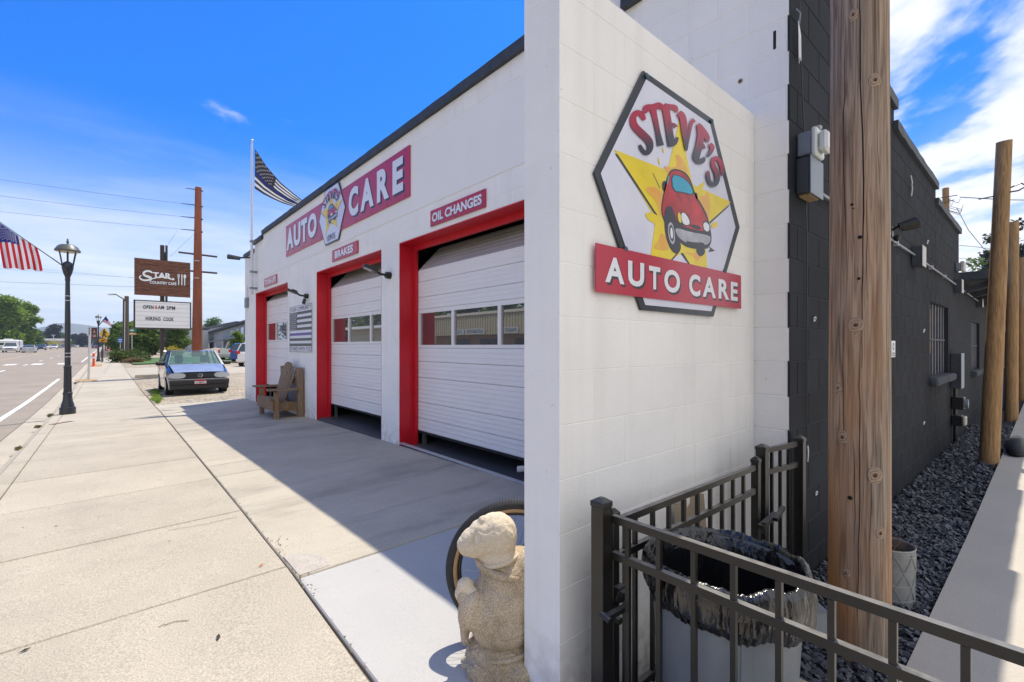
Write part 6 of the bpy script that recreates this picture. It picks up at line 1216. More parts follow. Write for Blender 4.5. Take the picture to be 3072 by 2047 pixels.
for m_, wk, o_ in ((M_INK, 1.55, .124), (M_SIGNWHITE, 1.0, .128)):
    b = MB(); k = 0
    for pts, ws in (([(240, 312), (225, 296), (185, 292), (155, 310), (165, 335), (215, 350), (235, 365), (215, 378), (160, 382), (125, 365), (120, 345), (140, 335)], [10, 16, 18, 20, 22, 24, 22, 18, 16, 14, 12, 6]), ([(235, 368), (300, 350), (370, 352), (410, 368), (452, 378), (430, 358)], [8, 12, 12, 12, 12, 6])):
        q = smooth_pts(pts, 2, False); ww = [np.interp(t_, np.linspace(0, 1, len(ws)), ws) * wk for t_ in np.linspace(0, 1, len(q))]
        for qd in stroke(q, ww): b.add([c2(x, y, o_ - .12 + k * .00003) for x, y in qd], [(0, 1, 2, 3)]); k += 1
    for pts in ([(488, 345), (489, 425)], [(519, 325), (519, 428)], [(545, 355), (545, 430)]):
        for qd in stroke(pts, [11 * wk, 9 * wk]): b.add([c2(x, y, o_ - .12) for x, y in qd], [(0, 1, 2, 3)])
    el = [(547 + 13 * wk ** .5 * math.cos(a), 345 + 20 * math.sin(a)) for a in np.linspace(0, 6.1, 14)]; b.add([c2(x, y, o_ - .119) for x, y in el], [tuple(range(14))])
    for x in (481, 489, 497): b.add([c2(X_, y, o_ - .119) for X_, y in ((x - 2.2 * wk, 322), (x + 2.2 * wk, 322), (x + 2.2 * wk, 350), (x - 2.2 * wk, 350))], [(0, 1, 2, 3)])
    b.build('emblem', m_, SG, kind='stuff')
r0, r1 = onY(401, 899, YS_ - .14), onY(574, 899, YS_ - .14); rz1, rz0 = r0.z, onY(401, 986, YS_ - .14).z
b = MB(); b.box((r0.x, YS_ - .14, rz0), (r1.x, YS_ + .14, rz1)); b.build('letter_board_case', flat('brown_steel', (.035, .025, .022)), SG)
b = MB(); b.box((r0.x + .06, YS_ - .148, rz0 + .06), (r1.x - .06, YS_ - .141, rz1 - .05)); b.build('letter_board', M_SIGNWHITE, SG)
for i in range(6): z = rz0 + .06 + (rz1 - rz0 - .11) * (i + .6) / 6; MB().box((r0.x + .06, YS_ - .154, z), (r1.x - .06, YS_ - .1485, z + .014)).build('letter_rail', flat('rail_grey', (.45, .46, .48)), SG)
def lb(body, xa, xb, yc, h, m_):
    P0, P1 = c2(xa, yc), c2(xb, yc); b = MB(); lettering(b, body, lambda u, v: Vector((P0.x + (P1.x - P0.x) * u, YS_ - .157, P0.z - h / 2 + h * v)), bold=.035, spacing=1.15); b.build('board_letters', m_, SG, kind='stuff')
lb('OPEN', 153, 252, 631, .185, M_INK); lb('6', 266, 287, 633, .185, flat('letter_red', (.6, .02, .02))); lb('AM', 294, 350, 635, .185, M_INK); lb('2PM', 374, 455, 640, .185, M_INK); lb('HIRING', 178, 318, 740, .185, M_INK); lb('COOK', 344, 442, 746, .185, M_INK)
# rust coloured steel transmission pole
DT_ = 60.; c = lambda x, y, k=0: atD(x, y, DT_ + k); t = thing('steel_transmission_pole', 'tall rust coloured steel power pole behind the café sign', 'power pole', c(591, 1072))
M_RUST = mat('weathering_steel', (.27, .075, .03), .85, var=.3, vs=1.2, streak=(1, 1, .2)); b = MB(); b.tube([c(591, 1075), c(595, 563)], [.60, .36], 12); b.build('shaft', M_RUST, t)
M_ARM = flat('arm_rust', (.07, .04, .035))
for (x0_, y0_, x1_, y1_, w) in ((536, 757, 651, 771, .12), (545, 811, 651, 820, .12)): b = MB(); b.tube([c(x0_, y0_, -.2), c(x1_, y1_, .6)], w, 6); b.build('cross_arm', M_ARM, t)
for (xa, ya, yb_) in ((558, 565, 569), (545, 611, 616), (543, 650, 654), (542, 688, 692)): b = MB(); b.tube([c(xa, ya), c(588, yb_)], [.04, .07], 6); b.build('insulator', flat('insulator_grey', (.05, .05, .055)), t); b = MB(); b.tube([c(604, yb_ + 4), c(608, yb_ + 5)], .09, 6); b.build('stub', M_ARM, t)
for y in (782, 834): b = MB(); b.tube([c(583, y, -.6), c(597, y + 1, -.6)], .05, 5); b.build('bracket', M_ALU, t)
M_WIRE = flat('wire_grey', (.10, .11, .13), .6)
def wire(pts, r, label): b = MB(); b.tube(pts, r, 4); o = b.build('power_line', M_WIRE); o['label'] = label; o['category'] = 'power line'; o['group'] = 'overhead power lines'
for (xa, ya, xb, yb_, lb_) in ((0, 531, 545, 611, 'highest power line reaching the rust coloured pole from the left'), (0, 580, 543, 650, 'second power line from the top reaching the rust coloured pole'), (0, 627, 542, 688, 'third power line from the top reaching the rust coloured pole')):
    A, B = atD(xa - 700, ya - (yb_ - ya) * 1.28, 48), c(xb, yb_ - 0)
    wire([A.lerp(B, k) - Vector((0, 0, 2.4 * k * (1 - k))) * .5 for k in np.linspace(0, 1, 16)], .018, lb_)
for (ya, yb_, r, lb_) in ((790, 838, .014, 'thin wire passing behind the nearest lamp head'), (802, 836, .014, 'thin double wire just below the lamp arm'), (843, 862, .02, 'lowest overhead cable crossing left of the café sign')):
    wire([atD(-60 + (660) * k, ya + (yb_ - ya) * k * 1.3 + 4 * k * (1 - k), 62 + 8 * k) for k in np.linspace(0, 1, 9)], r, lb_)
wire([c(534, 689), atD(505, 733, 30)], .012, 'slack wire sloping down behind the café sign top'); wire([c(585, 700), atD(510, 770, 34)], .012, 'slack wire sloping down from the rust coloured pole')
t = thing('back_utility_pole', 'dark pole tops showing above the café sign', 'utility pole', atD(499, 900, 50)); b = MB(); b.tube([atD(499, 1030, 50), atD(499.5, 737, 50)], .11, 6); b.build('trunk', flat('dark_pole', (.03, .028, .03)), t); b = MB(); b.xbox(atD(483, 758, 50), atD(498, 761, 50), .2, .22); b.tube([atD(491, 790, 50), atD(491, 760, 50)], .2, 6); b.build('transformer', MATS['dark_pole'], t)
# pole and wires at the far right
t = thing('wooden_power_pole', 'short wooden power pole with tangled wires behind the black parapet', 'power pole', atD(2838, 900, 34)); b = MB(); b.tube([atD(2842, 1090, 34), atD(2837, 565, 34)], [.24, .19], 12); b.build('trunk', M_POLE2, t)
for (xa, ya, xb, yb_) in ((2822, 594, 2872, 586), (2824, 612, 2862, 600), (2840, 630, 2875, 640)): b = MB(); b.tube([atD(xa, ya, 33.7), atD(xb, yb_, 33.7)], .03, 5); b.build('cross_arm', M_IRON, t)
for i in range(7): a, b_ = random.uniform(2845, 2885), random.uniform(590, 640); b = MB(); b.tube([atD(2846, b_ - 5, 33.8), atD(a, b_ + 6, 33.8), atD(a + 6, b_ - 8, 33.8)], .016, 4); b.build('jumper_wire', M_WIRE, t)
for (pts, r, lb_) in (([(2880, 592), (2950, 596), (3020, 600), (3110, 601)], .03, 'dark twisted cable running right from the wooden power pole'), ([(2870, 624), (2905, 690), (2950, 745), (2975, 760)], .025, 'service wire sloping down right of the wooden power pole'), ([(2872, 736), (2930, 741), (3000, 752)], .018, 'thin wire low above the rear eave'), ([(2872, 775), (2930, 779), (3000, 786)], .014, 'thinnest wire lowest above the rear eave')):
    wire([atD(x, y, 33.) for x, y in pts], r, lb_)
# ------------------------------------------------------------------ mountains, haze
def ridge(name, prof, d, m, label_seed=0):
    """Terrain ridge: a long mass of hillside with gullies, crest from the given skyline."""
    b = MB(); xs = [p[0] for p in prof]; ys_ = [p[1] for p in prof]; n = 90; rows = 14; V = []
    for j in range(rows + 1):
        k = j / rows
        for i in range(n + 1):
            px = xs[0] + (xs[-1] - xs[0]) * i / n; py = float(np.interp(px, xs, ys_)); dd = d * (1 - .35 * k) ; h = (HY - py) / F * d
            p = atD(px, HY, dd); z = h * (1 - k) ** 1.15 + (h * .16 * noise.noise((px * .035, k * 5, label_seed)) * (1 if j else .12) * (1 - k)) - 3 * k; V.append((p.x, p.y, z))
    b.add(V, [(j * (n + 1) + i, j * (n + 1) + i + 1, (j + 1) * (n + 1) + i + 1, (j + 1) * (n + 1) + i) for j in range(rows) for i in range(n)])
    return struct(name, b, m, smooth=True)
M_HILL = mat('dry_hillside', (.20, .17, .12), .95, var=.4, vs=.012, col2=(.10, .12, .07))
ridge('hills', [(-260, 1004), (-60, 990), (60, 992), (100, 986), (138, 980), (165, 973), (196, 969.5), (223, 971), (268, 977), (297, 982), (335, 985), (420, 992), (600, 1000), (760, 1010), (900, 1030)], 2600, M_HILL)
ridge('hills', [(-260, 1016), (0, 1010), (140, 1012), (190, 1004), (240, 1008), (300, 1001), (380, 1010), (560, 1020), (760, 1030)], 1900, M_HILL, 5)
# ------------------------------------------------------------------ foliage
def leafmat(name, c, c2, tr=.35):
    m = mat(name, c, .75, var=.3, vs=1.1, col2=c2, rnd=.05); nt = m.node_tree; b = nt.nodes['Principled BSDF']; t = nt.nodes.new('ShaderNodeBsdfTranslucent'); mx = nt.nodes.new('ShaderNodeMixShader'); mx.inputs[0].default_value = tr
    nt.links.new(b.inputs['Base Color'].links[0].from_socket, t.inputs[0]); nt.links.new(b.outputs[0], mx.inputs[1]); nt.links.new(t.outputs[0], mx.inputs[2]); nt.links.new(mx.outputs[0], nt.nodes['Material Output'].inputs[0]); return m
L_BRIGHT = leafmat('leaf_bright', (.24, .34, .045), (.12, .20, .025), .45); L_MID = leafmat('leaf_mid', (.15, .24, .04), (.075, .13, .025), .4); L_DARK = leafmat('leaf_dark', (.085, .145, .04), (.042, .078, .024), .4)
L_YEL = leafmat('leaf_yellow', (.55, .45, .04), (.30, .30, .04)); L_RED = leafmat('leaf_red', (.30, .06, .02), (.20, .10, .03)); L_PUR = leafmat('leaf_purple', (.07, .025, .035), (.04, .02, .025)); L_CON = leafmat('leaf_conifer', (.030, .055, .030), (.018, .03, .018), .2)
def leaves(cs, n, size, seed, flat_=.0):
    """Leaf-sized faces spread through clumps cs = [(centre, radii)], denser toward each clump's shell."""
    r = np.random.default_rng(seed); w = np.array([c[1][0] * c[1][1] * c[1][2] for c in cs]) ** (2 / 3); w /= w.sum(); idx = r.choice(len(cs), n, p=w)
    C = np.array([list(c[0]) for c in cs])[idx]; Rd = np.array([list(c[1]) for c in cs])[idx]; d = r.normal(size=(n, 3)); d /= np.linalg.norm(d, axis=1)[:, None]
    P = C + d * Rd * (r.random(n) ** .28)[:, None] * (1 + .19 * r.normal(size=n))[:, None]
    a = r.normal(size=(n, 3)); a[:, 2] *= .6; a /= np.linalg.norm(a, axis=1)[:, None]; b_ = np.cross(a, r.normal(size=(n, 3))); b_ /= np.linalg.norm(b_, axis=1)[:, None]; s = size * r.uniform(.6, 1.5, n)[:, None]
    V = np.stack([P - a * s, P + b_ * s * .45, P + a * s, P - b_ * s * .45], 1).reshape(-1, 3); m = MB(); m.v = [tuple(v) for v in V]; m.f = [(4 * i, 4 * i + 1, 4 * i + 2, 4 * i + 3) for i in range(n)]; m.m = [0] * n; return m
M_BARK = mat('bark', (.085, .06, .042), .95, var=.4, vs=6, bump=.02, bs=12)
def tree(name, label, base, h, rad, lm, seed, n=2600, trunk=.35, leaf=None, group=None, shape='round', limbs=5):
    rr = random.Random(seed); t = thing(name, label, 'tree', base, group); base = Vector(base); leaf = leaf or rad * .10
    th = h * trunk; b = MB(); top = base + Vector((rr.uniform(-.1, .1) * rad, rr.uniform(-.1, .1) * rad, h * .72)); r0 = h * .022 + .04
    b.tube([base - Vector((0, 0, .2)), base + Vector((0, 0, th)), top], [r0 * 1.25, r0, r0 * .25], 8)
    for k in range(limbs): a = rr.uniform(0, 6.28); q = base + Vector((math.cos(a) * rad * .6, math.sin(a) * rad * .6, h * rr.uniform(.5, .85))); b.tube([base + Vector((0, 0, th * rr.uniform(.8, 1.3))), q], [r0 * .5, r0 * .12], 5)
    b.build('trunk', M_BARK, t); cs = []
    if shape == 'cone':
        for k in range(16): f = k / 15; rk = rad * (1 - f) ** .8 * .75 + .1; a = rr.uniform(0, 6.28); cs.append((base + Vector((math.cos(a) * rk * .35, math.sin(a) * rk * .35, h * (.15 + .85 * f))), (rk, rk, h * .05)))
    else:
        nc = 20
        for k in range(nc):
            a = rr.uniform(0, 6.28); f = rr.random() ** .6; zf = rr.uniform(trunk * .8, .90); w = math.sin(math.pi * min(1, max(0, (zf - trunk * .6) / (1.06 - trunk * .6)))) ** .6
            cr = rad * rr.uniform(.30, .52); cs.append((base + Vector((math.cos(a) * (rad - cr) * f * w, math.sin(a) * (rad - cr) * f * w, h * zf)), (cr, cr, cr * rr.uniform(.6, .9))))
        cs.append((base + Vector((0, 0, h * .55)), (rad * .5, rad * .5, h * .25))); cs.append((base + Vector((0, 0, h - rad * .35)), (rad * .35, rad * .35, rad * .35)))
    leaves(cs, n, leaf, seed).build('crown', lm, t); return t
def shrub(name, label, c, r, lm, seed, n=900, leaf=.08, cat='shrub', group=None):
    o = MB(); c = Vector(c); rr = random.Random(seed); cs = [(c + Vector((rr.uniform(-.6, .6) * r[0], rr.uniform(-.6, .6) * r[1], r[2] * rr.uniform(.2, .65))), (r[0] * rr.uniform(.3, .5), r[1] * rr.uniform(.3, .5), r[2] * rr.uniform(.3, .5))) for _ in range(10)]
    m = leaves(cs, n, leaf, seed); o = m.build(name, lm); o['label'] = label; o['category'] = cat
    if group: o['group'] = group
    return o
def tree_px(name, label, pxc, pytop, d, wpx, lm, seed, n=2600, basez=None, **k):
    st = math.sqrt(1 + ((pxc - CX) / F) ** 2); p = atD(pxc, HY, d); z0_ = (G(p.x, p.y) if basez is None else basez) - .1; h = (HY - pytop) / F * d - z0_
    return tree(name, label, (p.x, p.y, z0_), h, wpx / 2 * d / F / st * 1.18, lm, seed, n, **k)
TG = 'roadside trees in the distance'
tree_px('broadleaf_tree', 'tallest bright green tree at the left edge across the road', 18, 886, 150, 130, L_BRIGHT, 11, 9000, trunk=.12, group=TG, leaf=.5)
tree_px('broadleaf_tree', 'bright green tree right of the tallest one across the road', 78, 906, 165, 92, L_BRIGHT, 12, 7000, trunk=.10, group=TG, leaf=.5)
tree_px('broadleaf_tree', 'smaller green tree right of the bright green pair across the road', 104, 990, 190, 66, L_MID, 13, 4200, trunk=.12, group=TG, leaf=.5)
tree_px('broadleaf_tree', 'dark green tree standing clear against the mountains', 164, 973, 300, 54, L_DARK, 14, 2600, trunk=.3, group=TG, leaf=.8)
for (px, py, d, w, m, lb_) in ((138, 994, 320, 44, L_DARK, 'low dark tree left of the one against the mountains'), (186, 1000, 330, 40, L_MID, 'low tree just left of the nearest lamp shaft'), (224, 1004, 340, 40, L_DARK, 'low tree just right of the nearest lamp shaft'), (246, 1000, 330, 34, L_DARK, 'rounded dark tree left of the leaning grey post'), (262, 1010, 360, 36, L_DARK, 'dark tree behind the leaning grey post'), (295, 1012, 380, 40, L_DARK, 'dark tree behind the pedestrian crossing sign'), (120, 1008, 260, 40, L_DARK, 'dark tree behind the parked dark car'), (210, 1016, 400, 60, L_DARK, 'far low trees at the end of the road')):
    tree_px('distant_tree', lb_, px, py, d, w, m, int(px), 1500, trunk=.12, group=TG, leaf=.9)
tree_px('broadleaf_tree', 'leafy tree left of the cut utility pole', 352, 972, 84, 84, L_MID, 21, 7000, trunk=.08, leaf=.26)
tree_px('broadleaf_tree', 'bright topped tree behind the street name sign', 398, 968, 70, 80, L_BRIGHT, 22, 7000, trunk=.06, leaf=.24)
tree_px('hedge_tree', 'dense green tree left of the café sign post', 440, 974, 68, 110, L_MID, 23, 9000, trunk=.05, leaf=.2)
tree_px('hedge_tree', 'dense green tree right of the café sign post', 527, 972, 70, 96, L_MID, 24, 8000, trunk=.05, leaf=.2)
tree_px('broadleaf_tree', 'green tree top showing over the grey building', 645, 952, 175, 70, L_MID, 25, 2600, trunk=.3, leaf=.4)
tree_px('young_tree', 'small bright green tree before the grey building, above the parked cars', 711, 993, 47, 42, L_BRIGHT, 26, 2600, trunk=.25, leaf=.13)
for (px, py, d, w, hh, m, lb_) in ((512, 1056, 62, 34, 1.5, L_YEL, 'yellow shrub right of the café sign post'), (538, 1054, 66, 22, 1.0, L_YEL, 'smaller yellow shrub nearer the rust coloured pole'), (126, 1030, 230, 16, 3.6, L_RED, 'orange red shrub left of the low white building'), (136, 1036, 230, 22, 2.6, L_PUR, 'dark purple shrub beside the orange red one'), (205, 1036, 190, 30, 2.4, L_MID, 'green roadside shrub right of the lamp shaft'), (158, 1036, 220, 26, 2.4, L_YEL, 'yellowish roadside shrub below the low white building'), (372, 1054, 55, 30, 1.1, L_PUR, 'purple flowering shrub at the foot of the cut pole'), (352, 1055, 52, 18, .7, L_YEL, 'yellow green plant on the sidewalk edge'), (340, 1040, 95, 46, 2.3, L_PUR, 'dull dark hedge beside the far sidewalk')):
    p = atD(px, py, d); z = G(p.x, p.y) if p.x > -2 else (HY - py) / F * d; R_ = w / 2 * d / F / 1.25; shrub('shrub', lb_, (p.x, p.y, z), (R_ * 1.4, R_ * 1.4, hh), m, px, 1100, .04 * R_ + .05)
p = gp(388, 1088); shrub('juniper', 'spreading low juniper in front of the cut utility pole', (p.x + .1, p.y + 1.2, p.z), (1.55, 1.8, 1.15), leafmat('juniper_green', (.075, .14, .02), (.10, .11, .03)), 5, 4200, .10)
p = gp(398, 1090); shrub('dry_grass_clump', 'dry straw coloured clump at the front of the juniper', (p.x + .1, p.y + .1, p.z), (.9, .5, .45), leafmat('straw', (.35, .25, .13), (.18, .13, .07)), 6, 1200, .07, 'dry plants')
# weeds along the sidewalk edge
m = leaves([(Vector((1.06 + .25 * k / 9, 16.0 + k * .52, G(1, 16 + k * .5) + .02)), (.05 + .05 * (k % 3), .32, .05)) for k in range(10)], 1500, .03, 8); m.build('weeds', L_BRIGHT, kind='stuff', label='green weeds growing along the sidewalk edge beside the parked car', category='weeds')
m = leaves([(Vector((-.98, 12.6, G(-.9, 12.6) - .01)), (.05, .12, .03)), (Vector((-.96, 9.8, G(-.9, 9.8) - .01)), (.04, .1, .03)), (Vector((-.95, 14.8, G(-.9, 14.8) - .01)), (.05, .2, .03))], 240, .022, 9); m.build('gutter_weeds', leafmat('dry_weed', (.22, .17, .07), (.12, .11, .04)), kind='stuff', label='dry weeds in the gutter by the nearest lamp post', category='weeds')
# right-hand background
for (px, py, d, w, m_, lb_, sh) in ((3050, 660, 40, 120, L_CON, 'dark conifer behind the right hand posts', 'round'), (2925, 770, 48, 150, L_MID, 'pale green tree over the rear eave', 'round'), (3090, 720, 44, 200, L_CON, 'big dark evergreen at the right edge', 'round'), (2968, 700, 52, 110, L_CON, 'dark evergreen between the leaning posts', 'round')):
    tree_px('background_tree', lb_, px, py, d, w, m_, px, 2600, basez=-1.7, trunk=.2, leaf=.22, shape=sh)
t = thing('board_fence', 'brown board fence behind the wooden posts', 'fence', (30, 1, -1.7))
for i in range(26): x = 28 + .0; yy = -2 + i * .30; MB().box((30, yy, -1.75), (30.04, yy + .285, .25)).build('fence_board', flat('fence_brown', (.10, .07, .05)), t)
t = thing('white_shed', 'low white shed beyond the brown fence at the right', 'building', (36, 1.5, -1.7)); MB().box((34, -.5, -1.7), (40, 3.2, 1.1)).build('wall', M_SIGNWHITE, t); MB().box((33.8, -.7, 1.1), (40.2, 3.4, 1.25)).build('roof', M_CAP, t); MB().box((33.97, .2, -.1), (33.995, 1.6, .7)).build('window', M_CAP, t)
t = thing('blue_container', 'blue plastic container between the right hand posts', 'container', (17, .75, -1.58)); MB().cbox((16.6, .55, -1.58), (17.2, .95, -.55), .04).build('body', flat('container_blue', (.03, .06, .13)), t); MB().cbox((16.57, .52, -.55), (17.23, .98, -.5), .02).build('lid', flat('container_lid', (.16, .18, .20)), t)
t = thing('black_sack', 'dark rounded sack lying on the path at the right edge', 'sack', (9.6, .26, -1.5)); b = MB(); b.ball((9.75, .27, -1.44), (.55, .13, .13), 16, 10); b.ball((10.3, .3, -1.46), (.4, .1, .10), 14, 8); b.build('sack', mat('sack_cloth', (.02, .02, .024), .8, var=.2, vs=9, bump=.01, bs=12), t, smooth=True)
# ------------------------------------------------------------------ buildings
M_SIDING = mat('grey_siding', (.36, .40, .43), .7, var=.08, vs=.6); M_SHINGLE = mat('grey_shingle', (.16, .165, .17), .9, var=.2, vs=2); M_TRIM = flat('dark_trim', (.035, .038, .042), .6); M_WIN = glassy('far_window_glass', (.03, .035, .045), .12)
t = thing('grey_house_block', 'grey sided building with long sloping roof behind the parked cars', 'building', (18, 100, -1.2)); X = 17.5
b = MB(); poly = [(126, -1.5), (126, 2.6), (87, 3.75), (60, 4.6), (60, -1.5)]; b.prism(poly, ((X, 0, 0), (0, 1, 0), (0, 0, 1), (1, 0, 0)), 0, 14); b.build('wall', M_SIDING, t)
b = MB(); b.xbox((X - .4, 126.5, 2.72), (X - .4, 60, 4.72), .5, .34); b.build('eave_trim', M_TRIM, t); b = MB(); b.add([(X - .6, 126.8, 2.95), (X - .6, 60, 4.95), (X + 14, 60, 6.6), (X + 14, 126.8, 4.6)], [(0, 1, 2, 3)]); b.build('roof', M_SHINGLE, t)
for i in range(9): z = -1.2 + i * .5; b = MB(); b.box((X - .03, 60, z), (X - .004, 125.9, z + .04)); b.build('siding_line', flat('siding_shadow_line', (.26, .30, .33)), t) if z < 2.4 else None
for (ya_, yb__, za_, zb__) in ((88.6, 90.4, 1.9, 3.0), (92.5, 94.3, 1.7, 2.8), (106, 109, -.3, .9), (97, 99, 1.6, 2.6)): MB().box((X - .08, ya_ - .2, za_ - .15), (X - .045, yb__ + .2, zb__ + .15)).build('window_frame', M_SIGNWHITE, t); MB().box((X - .10, ya_, za_), (X - .082, yb__, zb__)).build('window', M_WIN, t)
MB().box((X - .1, 121.5, -1.4), (X - .045, 124.5, .6)).build('door', M_TRIM, t)
b = MB(); b.add([(X - .05, 108, 1.35), (X - .05, 70, 2.1), (X - 2.6, 70, 1.45), (X - 2.6, 108, .85)], [(0, 1, 2, 3)]); b.add([(X - 2.6, 108, .85), (X - 2.6, 70, 1.45), (X - 2.6, 70, 1.25), (X - 2.6, 108, .65)], [(0, 1, 2, 3)]); b.build('porch_roof', M_SHINGLE, t)
for y in (107, 100, 93, 86, 79): b = MB(); b.box((X - 2.5, y, -1.4), (X - 2.3, y + .2, .75)); b.build('porch_post', M_SIGNWHITE, t)
t = thing('flat_roofed_block', 'taller flat roofed grey building with dark parapet behind the sloping roof', 'building', (26, 160, -1)); MB().box((25.5, 138, -1.4), (45, 200, 5.6)).build('wall', M_SIDING, t); MB().box((25.2, 137.6, 5.6), (45.3, 200.4, 6.35)).build('parapet', M_TRIM, t)
t = thing('grey_gate_pillars', 'pale grey wall with dark door left of the rust coloured pole', 'building', atD(566, 1057, 100)); p0 = atD(556, 1057, 100); p1 = atD(577, 1057, 100)
b = MB(); b.box((p0.x, p0.y - 4, -1.35), (p0.x + 3.6, p0.y + 4, 3.4)); b.build('wall', M_SIDING, t); MB().box((p0.x - .1, p0.y - 4.1, 3.4), (p0.x + 3.7, p0.y + 4.1, 3.7)).build('parapet', M_TRIM, t); MB().box((p0.x + 1.0, p0.y - 4.06, -1.3), (p0.x + 2.2, p0.y - 4.01, 2.2)).build('door', M_TRIM, t)
t = thing('low_white_building', 'long low white roofed building across the road beyond the shrubs', 'building', atD(160, 1030, 260)); p = atD(160, 1030, 260); b = MB(); b.box((p.x - 8, p.y - 6, -.8), (p.x + 6, p.y + 20, 2.8)); b.build('wall', flat('tan_wall', (.40, .34, .26)), t); MB().box((p.x - 8.5, p.y - 6.5, 2.8), (p.x + 6.5, p.y + 20, 4.0)).build('fascia', M_SIGNWHITE, t); MB().box((p.x - 3, p.y - 6.1, -.8), (p.x + 1, p.y - 6.02, 1.6)).build('window', M_WIN, t)
t = thing('parking_lot_light', 'pale T shaped lot light before the low white building', 'street light', atD(160, 1040, 230)); b = MB(); b.tube([atD(160, 1045, 230), atD(160, 1006, 230)], .15, 6); b.build('mast', M_ALU, t); b = MB(); b.xbox(atD(155, 1006, 230), atD(165, 1006, 230), .3, .3); b.build('lamp_heads', M_ALU, t)
# gravel heap behind the cars
m = MB(); p = atD(640, 1060, 70); m.grid(lambda u, v: (p.x - 3 + 7 * u, p.y - 4 + 9 * v, -1.5 + 1.15 * max(0, math.sin(math.pi * u) * math.sin(math.pi * v)) ** .7 + .15 * noise.noise((u * 9, v * 9, 0))), 20, 20); o = m.build('gravel_heap', mat('heap_gravel', (.33, .26, .20), .95, var=.4, vs=3), smooth=True); o['kind'] = 'stuff'; o['label'] = 'low brownish gravel heap behind the white pickup'; o['category'] = 'gravel heap'
# buildings across the road, seen mirrored in the door glass
XB = -22.0
t = thing('parts_shop', 'tan building across the road with ribbed fascia and sign boards reading AUTOMOTIVE TOOLS PAINT', 'building', (XB, 30, -1.2))
MB().box((XB - 9, 16, -1.5), (XB, 46, 1.1)).build('wall', flat('shop_wall', (.28, .16, .09)), t); fa = MB(); fa.box((XB - 9, 15.8, 1.1), (XB + .6, 46.2, 3.1)); fa.build('fascia', flat('fascia_tan', (.42, .38, .26)), t)
for i in range(75): y = 15.9 + i * .404; MB().box((XB + .6, y, 1.1), (XB + .66, y + .12, 3.1)).build('fascia_rib', MATS['fascia_tan'], t)
MB().box((XB - 9, 15.7, 3.1), (XB + .75, 46.3, 3.35)).build('parapet', flat('parapet_cream', (.6, .56, .45)), t)
M_BTXT = flat('sign_blue_grey', (.10, .16, .22))
for (txt, ya, yb__) in (('PAINT', 31.4, 33.0), ('AUTOMOTIVE', 36.3, 39.0), ('TOOLS', 39.8, 41.3)):
    MB().box((XB + .67, ya - .25, 1.15), (XB + .72, yb__ + .25, 1.75)).build('sign_board', flat('dull_board', (.45, .45, .43)), t); b = MB(); lettering(b, txt, lambda u, v: Vector((XB + .73, ya + (yb__ - ya) * u, 1.27 + .36 * v)), bold=.03); b.build('sign_lettering', M_BTXT, t, kind='stuff')
for i in range(5): MB().box((XB + .02, 18 + i * 5.4, -1.0), (XB + .06, 21.5 + i * 5.4, .7)).build('shop_window', M_WIN, t)
t = thing('white_shop', 'low cream and white shop across the road beyond the tan one', 'building', (XB, 60, -1.2)); MB().box((XB - 9, 54, -1.5), (XB, 72, 2.4)).build('wall', flat('cream_wall', (.55, .50, .38)), t); MB().box((XB - 9, 53.6, 2.4), (XB + 1.4, 72.4, 2.75)).build('roof_edge', M_SIGNWHITE, t); MB().box((XB + .02, 57, -1.2), (XB + .06, 62, .4)).build('shop_window', M_WIN, t)
for i, (y, h, r) in enumerate(((50, 9, 4), (62, 10, 5), (76, 9, 4.5), (92, 11, 6), (112, 12, 6), (134, 11, 6), (36, 8, 3.5), (150, 12, 6))): tree('broadleaf_tree', 'green tree standing behind the shops across the road, ' + ['fourth', 'fifth', 'sixth', 'seventh', 'eighth', 'ninth', 'third', 'tenth'][i] + ' from the near end', (XB - 13 - (i % 3) * 2, y, -1.3), h, r, (L_MID, L_DARK, L_BRIGHT)[i % 3], 60 + i, 1500, trunk=.2, leaf=.45, group='trees behind the shops')
# ------------------------------------------------------------------ vehicles
M_BLKPL = mat('black_plastic', (.016, .016, .018), .5, var=.2, vs=9); M_CARGLASS = glassy('car_glass', (.03, .045, .045), .02, .06); M_TYREC = flat('car_tyre', (.018, .018, .019), .85); M_ALLOY = flat('alloy_wheel', (.38, .39, .40), .3); M_TAIL = flat('tail_lamp_red', (.45, .01, .015), .2); M_HEADL = mat('headlamp_glass', (.52, .56, .58), .12, var=.3, vs=40, spec=.9); M_CHROME = mat('car_chrome', (.6, .6, .62), .15, metal=.8, var=.1, vs=9)
def paint(name, c): return mat(name, c, .28, var=.05, vs=2, coat=.8)
SPEC = {  # length, width, height, hood z, belt z, windscreen base/top x, rear glass top/base x, tail z, wheel r
 'hatch': (4.02, 1.70, 1.42, .92, .90, 1.02, 0.35, -1.35, -1.80, .92, .29, 1.28, -1.20), 'sedan': (4.7, 1.82, 1.45, .90, .92, 1.05, .30, -1.05, -1.70, 1.02, .32, 1.45, -1.35),
 'suv': (4.6, 1.86, 1.70, 1.05, 1.05, 1.05, .45, -1.75, -2.12, 1.05, .36, 1.42, -1.35), 'pickup': (5.6, 2.0, 1.88, 1.15, 1.18, 1.25, .70, -.75, -.92, 1.15, .40, 1.75, -1.75)}
